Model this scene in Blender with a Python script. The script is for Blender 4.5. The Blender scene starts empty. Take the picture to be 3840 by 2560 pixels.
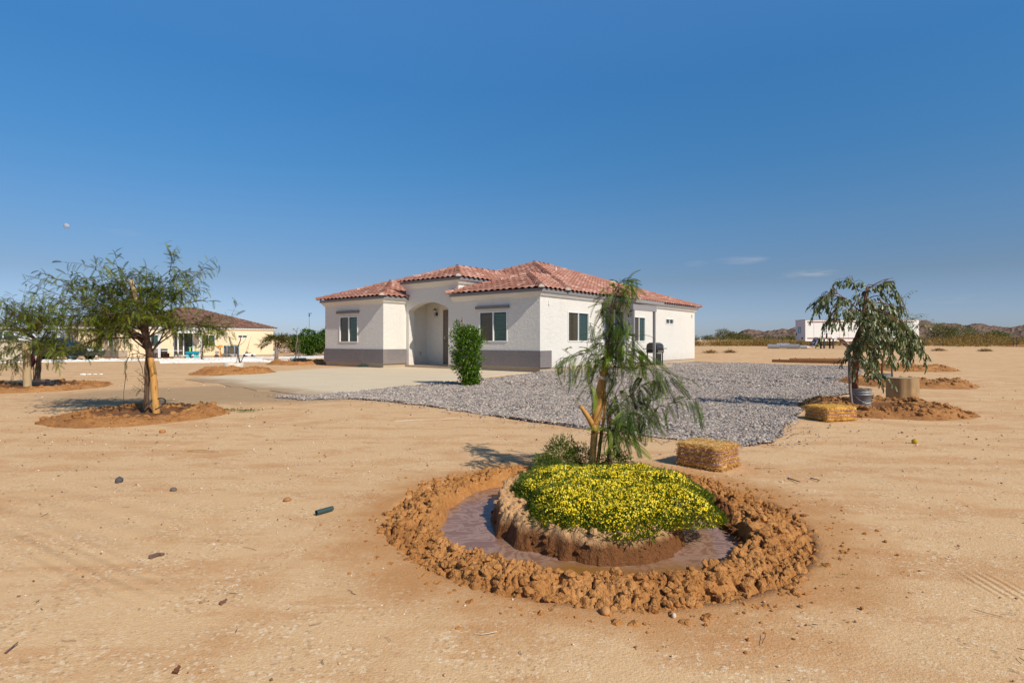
import bpy, bmesh, math, random
import numpy as np
from mathutils import Vector, Matrix
R = math.radians
random.seed(7)
rng = np.random.default_rng(7)
scene = bpy.context.scene
COL = scene.collection

# ------------------------------------------------------------------ camera, sky, sun, exposure
F, H, V0, U0 = 2133.0, 1.15, 1280.0, 1920.0          # focal length in photo pixels, eye height
cam_d = bpy.data.cameras.new('camera'); cam_d.lens = 36 * F / 3840; cam_d.sensor_width = 36
cam_d.clip_start = 0.05; cam_d.clip_end = 20000
cam = bpy.data.objects.new('camera', cam_d); COL.objects.link(cam)
cam.location = (0, 0, H); cam.rotation_euler = (R(90), 0, 0)
scene.camera = cam
SUN_EL = R(39.7); SUN_AZ = math.atan2(.674, -.739)    # azimuth from +Y towards +X
SUN = Vector((math.sin(SUN_AZ)*math.cos(SUN_EL), math.cos(SUN_AZ)*math.cos(SUN_EL), math.sin(SUN_EL)))
sun_d = bpy.data.lights.new('sun', 'SUN'); sun_d.energy = 4.6; sun_d.angle = R(.5); sun_d.color = (1, .925, .80)
sun_o = bpy.data.objects.new('sun', sun_d); COL.objects.link(sun_o)
sun_o.rotation_euler = SUN.to_track_quat('Z', 'Y').to_euler()
world = bpy.data.worlds.new('World'); scene.world = world; world.use_nodes = True
wn = world.node_tree.nodes; wl = world.node_tree.links; wn.clear()
wo = wn.new('ShaderNodeOutputWorld'); bg = wn.new('ShaderNodeBackground'); sky = wn.new('ShaderNodeTexSky')
sky.sky_type = 'NISHITA'; sky.sun_disc = False; sky.sun_elevation = SUN_EL; sky.sun_rotation = SUN_AZ
sky.altitude = 400; sky.air_density = 1.0; sky.dust_density = .6; sky.ozone_density = 3.0
bg.inputs['Strength'].default_value = .10
# a few faint cloud wisps low in the sky to the right
tc = wn.new('ShaderNodeTexCoord'); mp = wn.new('ShaderNodeMapping'); mp.inputs['Scale'].default_value = (14, 14, 95)
nz = wn.new('ShaderNodeTexNoise'); nz.inputs['Scale'].default_value = 1.0; nz.inputs['Detail'].default_value = 5; nz.inputs['Roughness'].default_value = .6
wl.new(tc.outputs['Generated'], mp.inputs['Vector']); wl.new(mp.outputs[0], nz.inputs['Vector'])
acc = None
def wmath(op, a, b=None, c=None):
    n = wn.new('ShaderNodeMath'); n.operation = op
    for i, v in enumerate((a, b, c)):
        if v is None: continue
        if isinstance(v, (int, float)): n.inputs[i].default_value = v
        else: wl.new(v, n.inputs[i])
    return n.outputs[0]
for (u, v, w, hh, k) in ((2610, 989, .022, .006, .5), (2780, 975, .045, .008, 1.), (3000, 1027, .06, .007, .85), (3075, 1023, .03, .007, .9), (3600, 1120, .05, .008, .5), (450, 872, .03, .006, .35)):
    d = Vector(((u-U0)/F, 1, (V0-v)/F)).normalized()
    sx = Vector((d.y, -d.x, 0)).normalized()
    v1 = wn.new('ShaderNodeVectorMath'); v1.operation = 'DOT_PRODUCT'; v1.inputs[1].default_value = sx; wl.new(tc.outputs['Generated'], v1.inputs[0])
    sz = wn.new('ShaderNodeSeparateXYZ'); wl.new(tc.outputs['Generated'], sz.inputs[0])
    front = wn.new('ShaderNodeVectorMath'); front.operation = 'DOT_PRODUCT'; front.inputs[1].default_value = d; wl.new(tc.outputs['Generated'], front.inputs[0])
    q = wmath('ADD', wmath('POWER', wmath('DIVIDE', v1.outputs['Value'], w), 2.0), wmath('POWER', wmath('ABSOLUTE', wmath('DIVIDE', wmath('SUBTRACT', sz.outputs['Z'], d.z), hh)), 2.0))
    g = wmath('MULTIPLY', wmath('MULTIPLY', wmath('MAXIMUM', wmath('SUBTRACT', 1.0, q), 0.0), k), wmath('GREATER_THAN', front.outputs['Value'], .9))
    acc = g if acc is None else wmath('ADD', acc, g)
msk = wmath('MULTIPLY', wmath('MULTIPLY', acc, wmath('MAXIMUM', wmath('MULTIPLY', wmath('SUBTRACT', nz.outputs['Fac'], .38), 3.0), 0.0)), .32)
mixw = wn.new('ShaderNodeMixRGB'); wl.new(msk, mixw.inputs['Fac']); mixw.inputs['Color2'].default_value = (6.6, 6.3, 6.2, 1)
hsv = wn.new('ShaderNodeHueSaturation'); hsv.inputs['Saturation'].default_value = 1.0; hsv.inputs['Value'].default_value = 1.0
# sky tint by height: bluer upwards, then dimmed overhead to cut blue fill light
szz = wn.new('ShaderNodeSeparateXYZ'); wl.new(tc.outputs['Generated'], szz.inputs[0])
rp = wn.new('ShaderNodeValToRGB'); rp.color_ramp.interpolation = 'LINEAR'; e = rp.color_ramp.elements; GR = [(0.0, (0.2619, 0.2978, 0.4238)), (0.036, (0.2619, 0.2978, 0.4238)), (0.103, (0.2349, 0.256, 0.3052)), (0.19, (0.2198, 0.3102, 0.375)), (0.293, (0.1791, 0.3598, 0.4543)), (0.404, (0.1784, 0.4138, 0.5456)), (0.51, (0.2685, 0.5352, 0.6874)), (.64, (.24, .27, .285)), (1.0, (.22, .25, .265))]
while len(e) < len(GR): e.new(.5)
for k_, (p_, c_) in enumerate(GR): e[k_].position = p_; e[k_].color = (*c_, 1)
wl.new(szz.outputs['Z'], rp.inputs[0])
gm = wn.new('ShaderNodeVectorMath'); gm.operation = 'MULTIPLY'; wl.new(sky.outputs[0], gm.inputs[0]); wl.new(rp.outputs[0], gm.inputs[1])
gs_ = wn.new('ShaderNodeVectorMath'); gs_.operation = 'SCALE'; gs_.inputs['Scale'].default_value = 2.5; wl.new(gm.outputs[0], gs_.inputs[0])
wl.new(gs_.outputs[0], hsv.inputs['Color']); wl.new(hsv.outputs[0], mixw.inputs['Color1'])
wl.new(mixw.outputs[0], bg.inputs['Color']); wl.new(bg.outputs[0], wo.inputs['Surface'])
scene.view_settings.view_transform = 'Standard'; scene.view_settings.look = 'None'
scene.view_settings.exposure = 0.0; scene.view_settings.gamma = 1.0
scene.cycles.max_bounces = 6; scene.cycles.transparent_max_bounces = 12
scene.cycles.use_denoising = True

# ------------------------------------------------------------------ ground shape and photo geometry
def smooth(a, b, x):
    t = np.clip((x-a)/(b-a), 0, 1); return t*t*(3-2*t)
def terr(x, y):
    r = np.asarray(x)/np.maximum(np.asarray(y), 1.0)
    side = -.5 + .95*smooth(-.35, .30, r)
    return smooth(32, 60, np.asarray(y, float))*side
def G(u, v, z=None):
    """ground point seen at photo pixel (u, v)"""
    zz = 0.0 if z is None else z
    for _ in range(30):
        y = F*(H-zz)/(v-V0); x = (u-U0)/F*y
        if z is not None: break
        zz = .5*zz + .5*float(terr(x, y))
    return Vector((x, y, zz))
def PX(u, v, Y): return np.array([(u-U0)/F*Y, Y, H+(V0-v)/F*Y])
D = 3840/2352.0
def GD(u, v, z=None): return G(u*D, v*D, z)

# ------------------------------------------------------------------ numpy noise
def _h(ix, iy, iz, s):
    n = (ix.astype(np.int64)*374761393 + iy.astype(np.int64)*668265263 + iz.astype(np.int64)*2147483647*3 + s*1274126177) & 0xffffffff
    n = ((n ^ (n >> 13))*1274126177) & 0xffffffff
    n = ((n ^ (n >> 15))*2246822519) & 0xffffffff
    return ((n ^ (n >> 16)) & 0xffffff)/float(0xffffff)
def vn(p, s=0):
    p = np.asarray(p, float); i = np.floor(p).astype(np.int64); f = p-i; f = f*f*(3-2*f)
    out = 0
    for dx in (0, 1):
        for dy in (0, 1):
            for dz in (0, 1):
                w = (f[:, 0] if dx else 1-f[:, 0])*(f[:, 1] if dy else 1-f[:, 1])*(f[:, 2] if dz else 1-f[:, 2])
                out = out + w*_h(i[:, 0]+dx, i[:, 1]+dy, i[:, 2]+dz, s)
    return out*2-1
def fbm(p, o=4, s=0):
    a, t, r = 1.0, 0, 0
    p = np.asarray(p, float)
    for k in range(o):
        r = r + a*vn(p*2**k + 17.3*k, s+k); t += a; a *= .5
    return r/t
def worley(p, s=0):
    """distance to the nearest jittered cell point, 2D"""
    p = np.asarray(p, float); i = np.floor(p).astype(np.int64); best = np.full(len(p), 9.0); z = np.zeros(len(p), np.int64)
    for dx in (-1, 0, 1):
        for dy in (-1, 0, 1):
            cx, cy = i[:, 0]+dx, i[:, 1]+dy
            qx = cx+_h(cx, cy, z, s); qy = cy+_h(cx, cy, z, s+9)
            best = np.minimum(best, np.hypot(p[:, 0]-qx, p[:, 1]-qy))
    return best
def P3(x, y, z=0.0): return np.stack([np.broadcast_to(x, np.shape(y)), y, np.full(np.shape(y), z)], 1) if np.ndim(y) else np.array([[x, y, z]])

# ------------------------------------------------------------------ objects, tags
def tag(o, label=None, cat=None, group=None, kind=None):
    if label: o['label'] = label
    if cat: o['category'] = cat
    if group: o['group'] = group
    if kind: o['kind'] = kind
    return o
def thing(name, label, cat, loc=(0, 0, 0), rz=0, group=None):
    o = bpy.data.objects.new(name, None); COL.objects.link(o); o.empty_display_size = .2
    o.location = loc; o.rotation_euler = (0, 0, rz)
    return tag(o, label, cat, group)
def dup(root, loc, rz, label, group=None):
    r = root.copy(); COL.objects.link(r); r.location = loc; r.rotation_euler = (0, 0, rz); r['label'] = label
    if group: r['group'] = group
    for ch in list(root.children):
        c = ch.copy(); COL.objects.link(c); c.parent = r
        for g in ch.children:
            d = g.copy(); COL.objects.link(d); d.parent = c
    return r
def mesh(name, V, Fs, mats, fm=None, smooth_=False, rnd=None, at=None):
    """V (n,3); Fs list of (m,k) index arrays; fm material index per face; rnd float attribute per face"""
    V = np.asarray(V, np.float32).reshape(-1, 3)
    if at is not None: V = V - np.asarray(at, np.float32)
    Fs = [np.asarray(f, np.int32) for f in Fs if len(f)]
    me = bpy.data.meshes.new(name)
    me.vertices.add(len(V)); me.vertices.foreach_set('co', V.ravel())
    lens = np.concatenate([np.full(len(f), f.shape[1], np.int32) for f in Fs]); idx = np.concatenate([f.ravel() for f in Fs])
    me.loops.add(len(idx)); me.loops.foreach_set('vertex_index', idx)
    me.polygons.add(len(lens)); st = np.concatenate([[0], np.cumsum(lens)[:-1]]).astype(np.int32)
    me.polygons.foreach_set('loop_start', st)
    if not isinstance(mats, (list, tuple)): mats = [mats]
    for m in mats: me.materials.append(m)
    if fm is not None: me.polygons.foreach_set('material_index', np.asarray(fm, np.int32))
    me.polygons.foreach_set('use_smooth', np.broadcast_to(np.asarray(smooth_, bool), (len(lens),)).copy())
    me.update(calc_edges=True)
    if rnd is not None:
        a = me.attributes.new('rnd', 'FLOAT', 'FACE'); a.data.foreach_set('value', np.asarray(rnd, np.float32))
    me.validate(clean_customdata=False)
    return me
def obj(name, me, parent=None):
    o = bpy.data.objects.new(name, me); COL.objects.link(o)
    if parent is not None: o.parent = parent
    return o
class MB:
    """collects shapes; build() links them as ONE mesh object"""
    def __init__(s): s.V = []; s.F = {}; s.n = 0; s.mi = {}; s.r = {}
    def add(s, V, Fs, mi=0, r=None):
        V = np.asarray(V, float).reshape(-1, 3)
        for f in Fs:
            f = np.asarray(f, np.int64)
            if f.ndim == 1: f = f[None]
            k = f.shape[1]
            s.F.setdefault(k, []).append(f+s.n); s.mi.setdefault(k, []).append(np.full(len(f), mi))
            s.r.setdefault(k, []).append(np.full(len(f), rng.random()) if r is None else np.broadcast_to(np.asarray(r, float), (len(f),)))
        s.V.append(V); s.n += len(V); return s
    def box(s, lo, hi, mi=0, rot=0, c=(0, 0, 0)):
        x0, y0, z0 = lo; x1, y1, z1 = hi
        V = np.array([[x0, y0, z0], [x1, y0, z0], [x1, y1, z0], [x0, y1, z0], [x0, y0, z1], [x1, y0, z1], [x1, y1, z1], [x0, y1, z1]], float)
        if rot:
            ca, sa = math.cos(rot), math.sin(rot); V = np.stack([V[:, 0]*ca-V[:, 1]*sa, V[:, 0]*sa+V[:, 1]*ca, V[:, 2]], 1)
        return s.add(V+np.array(c, float), [[[0, 3, 2, 1], [4, 5, 6, 7], [0, 1, 5, 4], [1, 2, 6, 5], [2, 3, 7, 6], [3, 0, 4, 7]]], mi)
    def tube(s, pts, rad, sides=8, mi=0, cap=True, r=None, noise=0.0):
        pts = np.asarray(pts, float); n = len(pts); rad = np.broadcast_to(np.asarray(rad, float), (n,))
        t = np.gradient(pts, axis=0); t /= np.linalg.norm(t, axis=1)[:, None]+1e-12
        up = np.array([0, 0, 1.0]) if abs(t[0, 2]) < .9 else np.array([1.0, 0, 0])
        a = np.cross(up, t[0]); a /= np.linalg.norm(a); A = []
        for i in range(n):
            a = a-np.dot(a, t[i])*t[i]; a /= np.linalg.norm(a)+1e-12; A.append(a.copy())
        A = np.array(A); B = np.cross(t, A); th = np.arange(sides)*2*math.pi/sides
        rr = np.repeat(rad[:, None], sides, 1)
        if noise: rr = rr*(1+noise*rng.standard_normal((n, sides)))
        V = pts[:, None]+rr[:, :, None]*(np.cos(th)[None, :, None]*A[:, None]+np.sin(th)[None, :, None]*B[:, None])
        i = np.arange(n-1)[:, None]*sides; j = np.arange(sides)[None]; j2 = (j+1) % sides
        q = np.stack([i+j, i+j2, i+sides+j2, i+sides+j], 2).reshape(-1, 4)
        fs = [q]
        if cap: fs += [np.arange(sides)[::-1], (n-1)*sides+np.arange(sides)]
        return s.add(V.reshape(-1, 3), fs, mi, r)
    def lathe(s, prof, c=(0, 0, 0), sides=24, mi=0):
        prof = np.asarray(prof, float); th = np.arange(sides)*2*math.pi/sides
        V = np.stack([prof[:, :1]*np.cos(th), prof[:, :1]*np.sin(th), np.repeat(prof[:, 1:2], sides, 1)], 2)+np.array(c, float)
        n = len(prof); i = np.arange(n-1)[:, None]*sides; j = np.arange(sides)[None]; j2 = (j+1) % sides
        return s.add(V.reshape(-1, 3), [np.stack([i+j, i+j2, i+sides+j2, i+sides+j], 2).reshape(-1, 4)], mi)
    def poly(s, pts, mi=0): return s.add(pts, [np.arange(len(pts))], mi)
    def prism(s, xz, y0, y1, mi=0):
        """outline in x,z swept along y"""
        n = len(xz); V = [(x, y0, z) for x, z in xz]+[(x, y1, z) for x, z in xz]
        j = np.arange(n); j2 = (j+1) % n
        return s.add(V, [np.stack([j, j2, n+j2, n+j], 1), np.arange(n)[::-1], n+np.arange(n)], mi)
    def build(s, name, mats, parent=None, smooth_=False, at=None, rnd=True):
        ks = sorted(s.F); Fs = [np.concatenate(s.F[k]) for k in ks]; fm = np.concatenate([np.concatenate(s.mi[k]) for k in ks])
        r = np.concatenate([np.concatenate(s.r[k]) for k in ks]) if rnd else None
        return obj(name, mesh(name, np.concatenate(s.V), Fs, mats, fm, smooth_, r, at), parent)

# ------------------------------------------------------------------ materials
class NT:
    def __init__(s, name):
        s.m = bpy.data.materials.new(name); s.m.use_nodes = True; s.t = s.m.node_tree; s.n = s.t.nodes; s.l = s.t.links
        s.b = s.n['Principled BSDF']; s.out = s.n['Material Output']; s.tc = s.n.new('ShaderNodeTexCoord')
    def lk(s, a, b): s.l.new(a, b)
    def val(s, sock, v):
        if isinstance(v, (int, float)): sock.default_value = v
        elif isinstance(v, tuple): sock.default_value = v if len(v) == 4 or sock.type == 'VECTOR' else (*v, 1)
        else: s.l.new(v, sock)
    def co(s, scale=(1, 1, 1), rot=0.0):
        m = s.n.new('ShaderNodeMapping'); m.inputs['Scale'].default_value = scale; m.inputs['Rotation'].default_value = (0, 0, rot)
        s.lk(s.tc.outputs['Object'], m.inputs['Vector']); return m.outputs[0]
    def noise(s, scale, detail=3, rough=.55, vec=None, dist=0.0):
        n = s.n.new('ShaderNodeTexNoise'); n.inputs['Scale'].default_value = scale; n.inputs['Detail'].default_value = detail
        n.inputs['Roughness'].default_value = rough; n.inputs['Distortion'].default_value = dist
        s.lk(vec if vec is not None else s.tc.outputs['Object'], n.inputs['Vector']); return n.outputs['Fac']
    def vor(s, scale, vec=None, out='Distance', feat='F1'):
        n = s.n.new('ShaderNodeTexVoronoi'); n.inputs['Scale'].default_value = scale; n.feature = feat
        s.lk(vec if vec is not None else s.tc.outputs['Object'], n.inputs['Vector']); return n.outputs[out]
    def ramp(s, fac, stops, interp='LINEAR'):
        n = s.n.new('ShaderNodeValToRGB'); e = n.color_ramp.elements; n.color_ramp.interpolation = interp
        while len(e) < len(stops): e.new(.5)
        for i, (p, c) in enumerate(stops):
            e[i].position = p; e[i].color = (c, c, c, 1) if isinstance(c, (int, float)) else (*c, 1)
        s.val(n.inputs[0], fac); return n.outputs[0]
    def mix(s, fac, a, b, mode='MIX'):
        n = s.n.new('ShaderNodeMixRGB'); n.blend_type = mode; s.val(n.inputs[0], fac); s.val(n.inputs[1], a); s.val(n.inputs[2], b); return n.outputs[0]
    def math(s, op, a, b=0.0):
        n = s.n.new('ShaderNodeMath'); n.operation = op; s.val(n.inputs[0], a); s.val(n.inputs[1], b); return n.outputs[0]
    def bump(s, h, strength=.5, dist=.01, prev=None):
        n = s.n.new('ShaderNodeBump'); n.inputs['Strength'].default_value = strength; n.inputs['Distance'].default_value = dist
        s.val(n.inputs['Height'], h)
        if prev is not None: s.lk(prev, n.inputs['Normal'])
        return n.outputs[0]
    def attr(s, name='rnd'):
        n = s.n.new('ShaderNodeAttribute'); n.attribute_name = name; return n.outputs['Fac']
    def fin(s, color=None, rough=None, metal=None, normal=None, spec=None):
        if color is not None: s.val(s.b.inputs['Base Color'], color)
        if rough is not None: s.val(s.b.inputs['Roughness'], rough)
        if metal is not None: s.b.inputs['Metallic'].default_value = metal
        if spec is not None: s.b.inputs['Specular IOR Level'].default_value = spec
        if normal is not None: s.lk(normal, s.b.inputs['Normal'])
        return s.m
def sc(c, k): return tuple(min(1, x*k) for x in c)
def plain(name, c, rough=.6, var=.12, scale=6, metal=0, bump=0.0, bscale=60, spec=None):
    t = NT(name); n = t.noise(scale, 4)
    col = t.mix(n, sc(c, 1-var), sc(c, 1+var))
    return t.fin(col, rough, metal, t.bump(t.noise(bscale, 3), .5, bump) if bump else None, spec)
def stucco(name, c, marks=.5, dust=.30):
    t = NT(name)
    big = t.noise(.9, 3); fine = t.noise(45, 4, .6)
    v = t.co((1, 1, 1))
    tr = t.noise(6.5, 3, .55, dist=1.2)
    ridge = t.ramp(tr, [(.40, 0), (.5, 1), (.62, .2)])
    knife = t.noise(13, 2, .5, dist=2.0)
    edge = t.ramp(knife, [(.60, 0), (.66, 1), (.70, .1)])
    col = t.mix(big, sc(c, .95), sc(c, 1.04)); col = t.mix(t.math('MULTIPLY', edge, .16), col, sc(c, .62))
    sz = t.n.new('ShaderNodeSeparateXYZ'); t.lk(t.tc.outputs['Object'], sz.inputs[0])
    ds = t.ramp(t.math('ADD', sz.outputs['Z'], t.math('MULTIPLY', t.math('SUBTRACT', t.noise(3, 5, .7), .5), 1.1)), [(.12, 1), (.62, 0)])
    col = t.mix(t.math('MULTIPLY', ds, dust), col, (.52, .40, .28)); col = t.mix(t.ramp(t.noise(1.6, 5, .7, vec=t.co((1.5, 1.5, .35))), [(.55, 0), (.75, .14)]), col, (.45, .38, .32))
    h = t.math('ADD', t.math('MULTIPLY', ridge, .5), t.math('ADD', t.math('MULTIPLY', fine, .18), t.math('MULTIPLY', edge, .35)))
    return t.fin(col, .92, 0, t.bump(h, marks, .03), .2)
def tile_mat(name, lo, hi, pale, amt=.5):
    t = NT(name); r = t.attr(); n = t.noise(7, 4, .6); f = t.noise(38, 3)
    col = t.mix(r, lo, hi); col = t.mix(t.math('MULTIPLY', n, .35), col, sc(lo, .55))
    w = t.ramp(t.math('ADD', t.math('MULTIPLY', t.noise(4.2, 4, .7), .8), t.math('MULTIPLY', r, .28)), [(.60, 0), (.74, 1)])
    col = t.mix(t.math('MULTIPLY', w, amt), col, pale)
    return t.fin(col, .85, 0, t.bump(f, .3, .006), .25)
def leaf_mat(name, dark, mid, lite, trans=.35, rough=.5):
    t = NT(name); r = t.attr(); col = t.ramp(r, [(0, dark), (.55, mid), (1, lite)])
    t.n.remove(t.b)
    d = t.n.new('ShaderNodeBsdfDiffuse'); tr = t.n.new('ShaderNodeBsdfTranslucent'); g = t.n.new('ShaderNodeBsdfGlossy')
    t.lk(col, d.inputs['Color']); t.lk(t.mix(1.0, col, (1.25, 1.3, .6), 'MULTIPLY'), tr.inputs['Color']); g.inputs['Roughness'].default_value = rough
    g.inputs['Color'].default_value = (.8, .85, .8, 1)
    a = t.n.new('ShaderNodeMixShader'); a.inputs[0].default_value = trans; t.lk(d.outputs[0], a.inputs[1]); t.lk(tr.outputs[0], a.inputs[2])
    b = t.n.new('ShaderNodeMixShader'); b.inputs[0].default_value = .022; t.lk(a.outputs[0], b.inputs[1]); t.lk(g.outputs[0], b.inputs[2])
    t.lk(b.outputs[0], t.out.inputs['Surface']); return t.m
def glass_mat(name, tint, dirt, amount):
    """window glass: tinted see-through with mirror reflection, a share of it a fine screen or dust"""
    t = NT(name); t.n.remove(t.b)
    tr = t.n.new('ShaderNodeBsdfTransparent'); tr.inputs[0].default_value = (*tint, 1)
    gl = t.n.new('ShaderNodeBsdfGlossy'); gl.inputs['Roughness'].default_value = .02
    df = t.n.new('ShaderNodeBsdfDiffuse'); df.inputs[0].default_value = (*dirt, 1)
    fr = t.n.new('ShaderNodeFresnel'); fr.inputs[0].default_value = 1.6
    a = t.n.new('ShaderNodeMixShader'); a.inputs[0].default_value = amount; t.lk(tr.outputs[0], a.inputs[1]); t.lk(df.outputs[0], a.inputs[2])
    b = t.n.new('ShaderNodeMixShader'); t.lk(fr.outputs[0], b.inputs[0]); t.lk(a.outputs[0], b.inputs[1]); t.lk(gl.outputs[0], b.inputs[2])
    t.lk(b.outputs[0], t.out.inputs['Surface']); return t.m
def soil_mat(name, pale, mid, dark, wetline=None, scale=1.0):
    t = NT(name); n1 = t.noise(2.2*scale, 4, .6); n2 = t.noise(24*scale, 5, .65); n3 = t.noise(130*scale, 2)
    col = t.ramp(t.math('ADD', t.math('MULTIPLY', n1, .55), t.math('MULTIPLY', n2, .45)), [(.32, dark), (.5, mid), (.66, pale)])
    rough = .95
    if wetline is not None:
        sz = t.n.new('ShaderNodeSeparateXYZ'); t.lk(t.tc.outputs['Object'], sz.inputs[0])
        w = t.ramp(t.math('ADD', t.math('MULTIPLY', sz.outputs['Z'], 1.0), t.math('MULTIPLY', t.noise(9, 4), .05)), [(.0, 1), (1, 0)])
        mr = t.n.new('ShaderNodeMapRange'); mr.inputs['From Min'].default_value = wetline[0]; mr.inputs['From Max'].default_value = wetline[1]
        mr.inputs['To Min'].default_value = 1; mr.inputs['To Max'].default_value = 0
        t.lk(t.math('ADD', sz.outputs['Z'], t.math('MULTIPLY', t.math('SUBTRACT', t.noise(9, 4), .5), .07)), mr.inputs['Value'])
        cd = t.n.new('ShaderNodeVectorMath'); cd.operation = 'SUBTRACT'; cd.inputs[1].default_value = (.55, 3.87, 0); t.lk(t.tc.outputs['Object'], cd.inputs[0])
        cx = t.n.new('ShaderNodeVectorMath'); cx.operation = 'MULTIPLY'; cx.inputs[1].default_value = (1.08, .92, 0); t.lk(cd.outputs[0], cx.inputs[0])
        rl = t.n.new('ShaderNodeVectorMath'); rl.operation = 'LENGTH'; t.lk(cx.outputs[0], rl.inputs[0])
        wet = t.math('MULTIPLY', mr.outputs[0], t.ramp(t.math('ADD', rl.outputs['Value'], t.math('MULTIPLY', t.math('SUBTRACT', t.noise(4, 4), .5), .25)), [(.98, 1), (1.0, 0)]))
        isl = t.math('MULTIPLY', t.ramp(t.math('ADD', rl.outputs['Value'], t.math('MULTIPLY', t.math('SUBTRACT', t.noise(7, 4), .5), .12)), [(.84, 1), (.86, 0)]), .8)
        col = t.mix(isl, col, t.mix(n2, (.52, .30, .14), (.70, .44, .23)))
        col = t.mix(wet, col, t.mix(n2, (.10, .038, .011), (.26, .10, .030)))
        rough = t.mix(wet, (.95,)*3, (.5,)*3)
    h = t.math('ADD', t.math('MULTIPLY', n2, .7), t.math('ADD', t.math('MULTIPLY', n3, .35), t.math('MULTIPLY', t.noise(62*scale, 4, .7), .5)))
    return t.fin(col, rough, 0, t.bump(h, .9, .026/scale), .25)

M = {}
def ground_material():
    t = NT('sandy_soil'); O = t.tc.outputs['Object']
    big = t.noise(.35, 4, .6); mid = t.noise(1.5, 5, .62, dist=.6); strk = t.noise(1.0, 5, .65, vec=t.co((.55, 2.4, 1), R(14)), dist=.5)
    patch = t.ramp(t.math('ADD', t.math('MULTIPLY', strk, .55), t.math('MULTIPLY', mid, .45)), [(.485, 0), (.575, 1)])
    sand = t.mix(big, (.65, .39, .185), (.76, .495, .255))
    crust = t.mix(mid, (.52, .235, .08), (.60, .305, .115))
    col = t.mix(t.math('MULTIPLY', patch, .80), sand, crust)
    p2 = t.ramp(t.math('ADD', t.math('MULTIPLY', t.noise(1.9, 5, .7, vec=t.co((.8, 2.0, 1), R(20)), dist=.3), .75), t.math('MULTIPLY', t.noise(.45, 2), .25)), [(.545, 0), (.585, 1)])
    col = t.mix(t.math('MULTIPLY', p2, .55), col, (.54, .235, .075))
    # tyre tread prints pressed into the sand at both sides
    sx = t.n.new('ShaderNodeSeparateXYZ'); t.lk(O, sx.inputs[0])
    def tread(cx, cy, rx, ry, rot, sc_, k):
        m = t.n.new('ShaderNodeMapping'); m.vector_type = 'TEXTURE'; m.inputs['Location'].default_value = (cx, cy, 0); m.inputs['Rotation'].default_value = (0, 0, rot); m.inputs['Scale'].default_value = (rx, ry, 1); t.lk(O, m.inputs['Vector'])
        q = t.n.new('ShaderNodeVectorMath'); q.operation = 'LENGTH'; q2 = t.n.new('ShaderNodeVectorMath'); q2.operation = 'MULTIPLY'; q2.inputs[1].default_value = (1, 1, 0); t.lk(m.outputs[0], q2.inputs[0]); t.lk(q2.outputs[0], q.inputs[0])
        w = t.n.new('ShaderNodeTexWave'); w.inputs['Scale'].default_value = sc_; w.inputs['Distortion'].default_value = 1.2; w.inputs['Detail'].default_value = 2; t.lk(m.outputs[0], w.inputs['Vector'])
        return t.math('MULTIPLY', t.math('MULTIPLY', t.ramp(q.outputs['Value'], [(.6, 1), (1, 0)]), w.outputs['Fac']), k)
    tr = t.math('ADD', t.math('ADD', tread(2.28, 2.68, .13, .20, R(-8), .95, .55), tread(-3.0, 3.7, .9, 1.5, R(62), 1.3, .7)), tread(-2.3, 3.0, .22, 1.0, R(58), .8, .8))
    col = t.mix(t.math('MULTIPLY', tr, .16), col, (.50, .24, .09))
    # grains: pale and dark specks
    gv = t.vor(78, out='Color'); gs = t.n.new('ShaderNodeSeparateColor'); t.lk(gv, gs.inputs[0])
    pale = t.ramp(gs.outputs[0], [(.80, 0), (.92, 1)]); dk = t.ramp(gs.outputs[1], [(.84, 0), (.95, 1)])
    gate = t.ramp(t.noise(3.2, 4, .6), [(.40, .15), (.62, 1)])
    col = t.mix(t.math('MULTIPLY', t.math('MULTIPLY', pale, gate), .85), col, (.86, .70, .50))
    col = t.mix(t.math('MULTIPLY', t.math('MULTIPLY', dk, gate), .65), col, (.27, .14, .06))
    fine = t.noise(260, 2); col = t.mix(.30, col, t.mix(t.ramp(fine, [(.3, 0), (.7, 1)]), (.30, .17, .08), (.86, .66, .44)))
    # grey compacted apron in front of the slab
    sp = t.n.new('ShaderNodeVectorMath'); sp.operation = 'SUBTRACT'; t.lk(O, sp.inputs[0]); sp.inputs[1].default_value = (-6.2, 12.6, 0)
    sp2 = t.n.new('ShaderNodeVectorMath'); sp2.operation = 'MULTIPLY'; t.lk(sp.outputs[0], sp2.inputs[0]); sp2.inputs[1].default_value = (.24, .38, 0)
    ln = t.n.new('ShaderNodeVectorMath'); ln.operation = 'LENGTH'; t.lk(sp2.outputs[0], ln.inputs[0])
    ap = t.ramp(t.math('ADD', ln.outputs['Value'], t.math('MULTIPLY', t.math('SUBTRACT', mid, .5), .9)), [(.72, 1), (.98, 0)])
    col = t.mix(t.math('MULTIPLY', ap, .75), col, (.37, .25, .145))
    h = t.math('ADD', t.math('ADD', t.math('MULTIPLY', t.noise(5, 6, .72), .42), tr), t.math('ADD', t.math('MULTIPLY', t.noise(95, 3), .42), t.math('MULTIPLY', gs.outputs[2], .12)))
    rg = t.n.new('ShaderNodeVectorMath'); rg.operation = 'SUBTRACT'; t.lk(O, rg.inputs[0]); rg.inputs[1].default_value = (.55, 3.85, 0); rl = t.n.new('ShaderNodeVectorMath'); rl.operation = 'LENGTH'; t.lk(rg.outputs[0], rl.inputs[0])
    st = t.ramp(t.math('ADD', rl.outputs['Value'], t.math('MULTIPLY', t.math('SUBTRACT', t.noise(2.6, 5, .7), .5), 1.1)), [(.0, 1), (1, 0)])
    sm = t.n.new('ShaderNodeMapRange'); sm.inputs['From Min'].default_value = 1.45; sm.inputs['From Max'].default_value = 1.85; sm.inputs['To Min'].default_value = .75; sm.inputs['To Max'].default_value = 0
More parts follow.
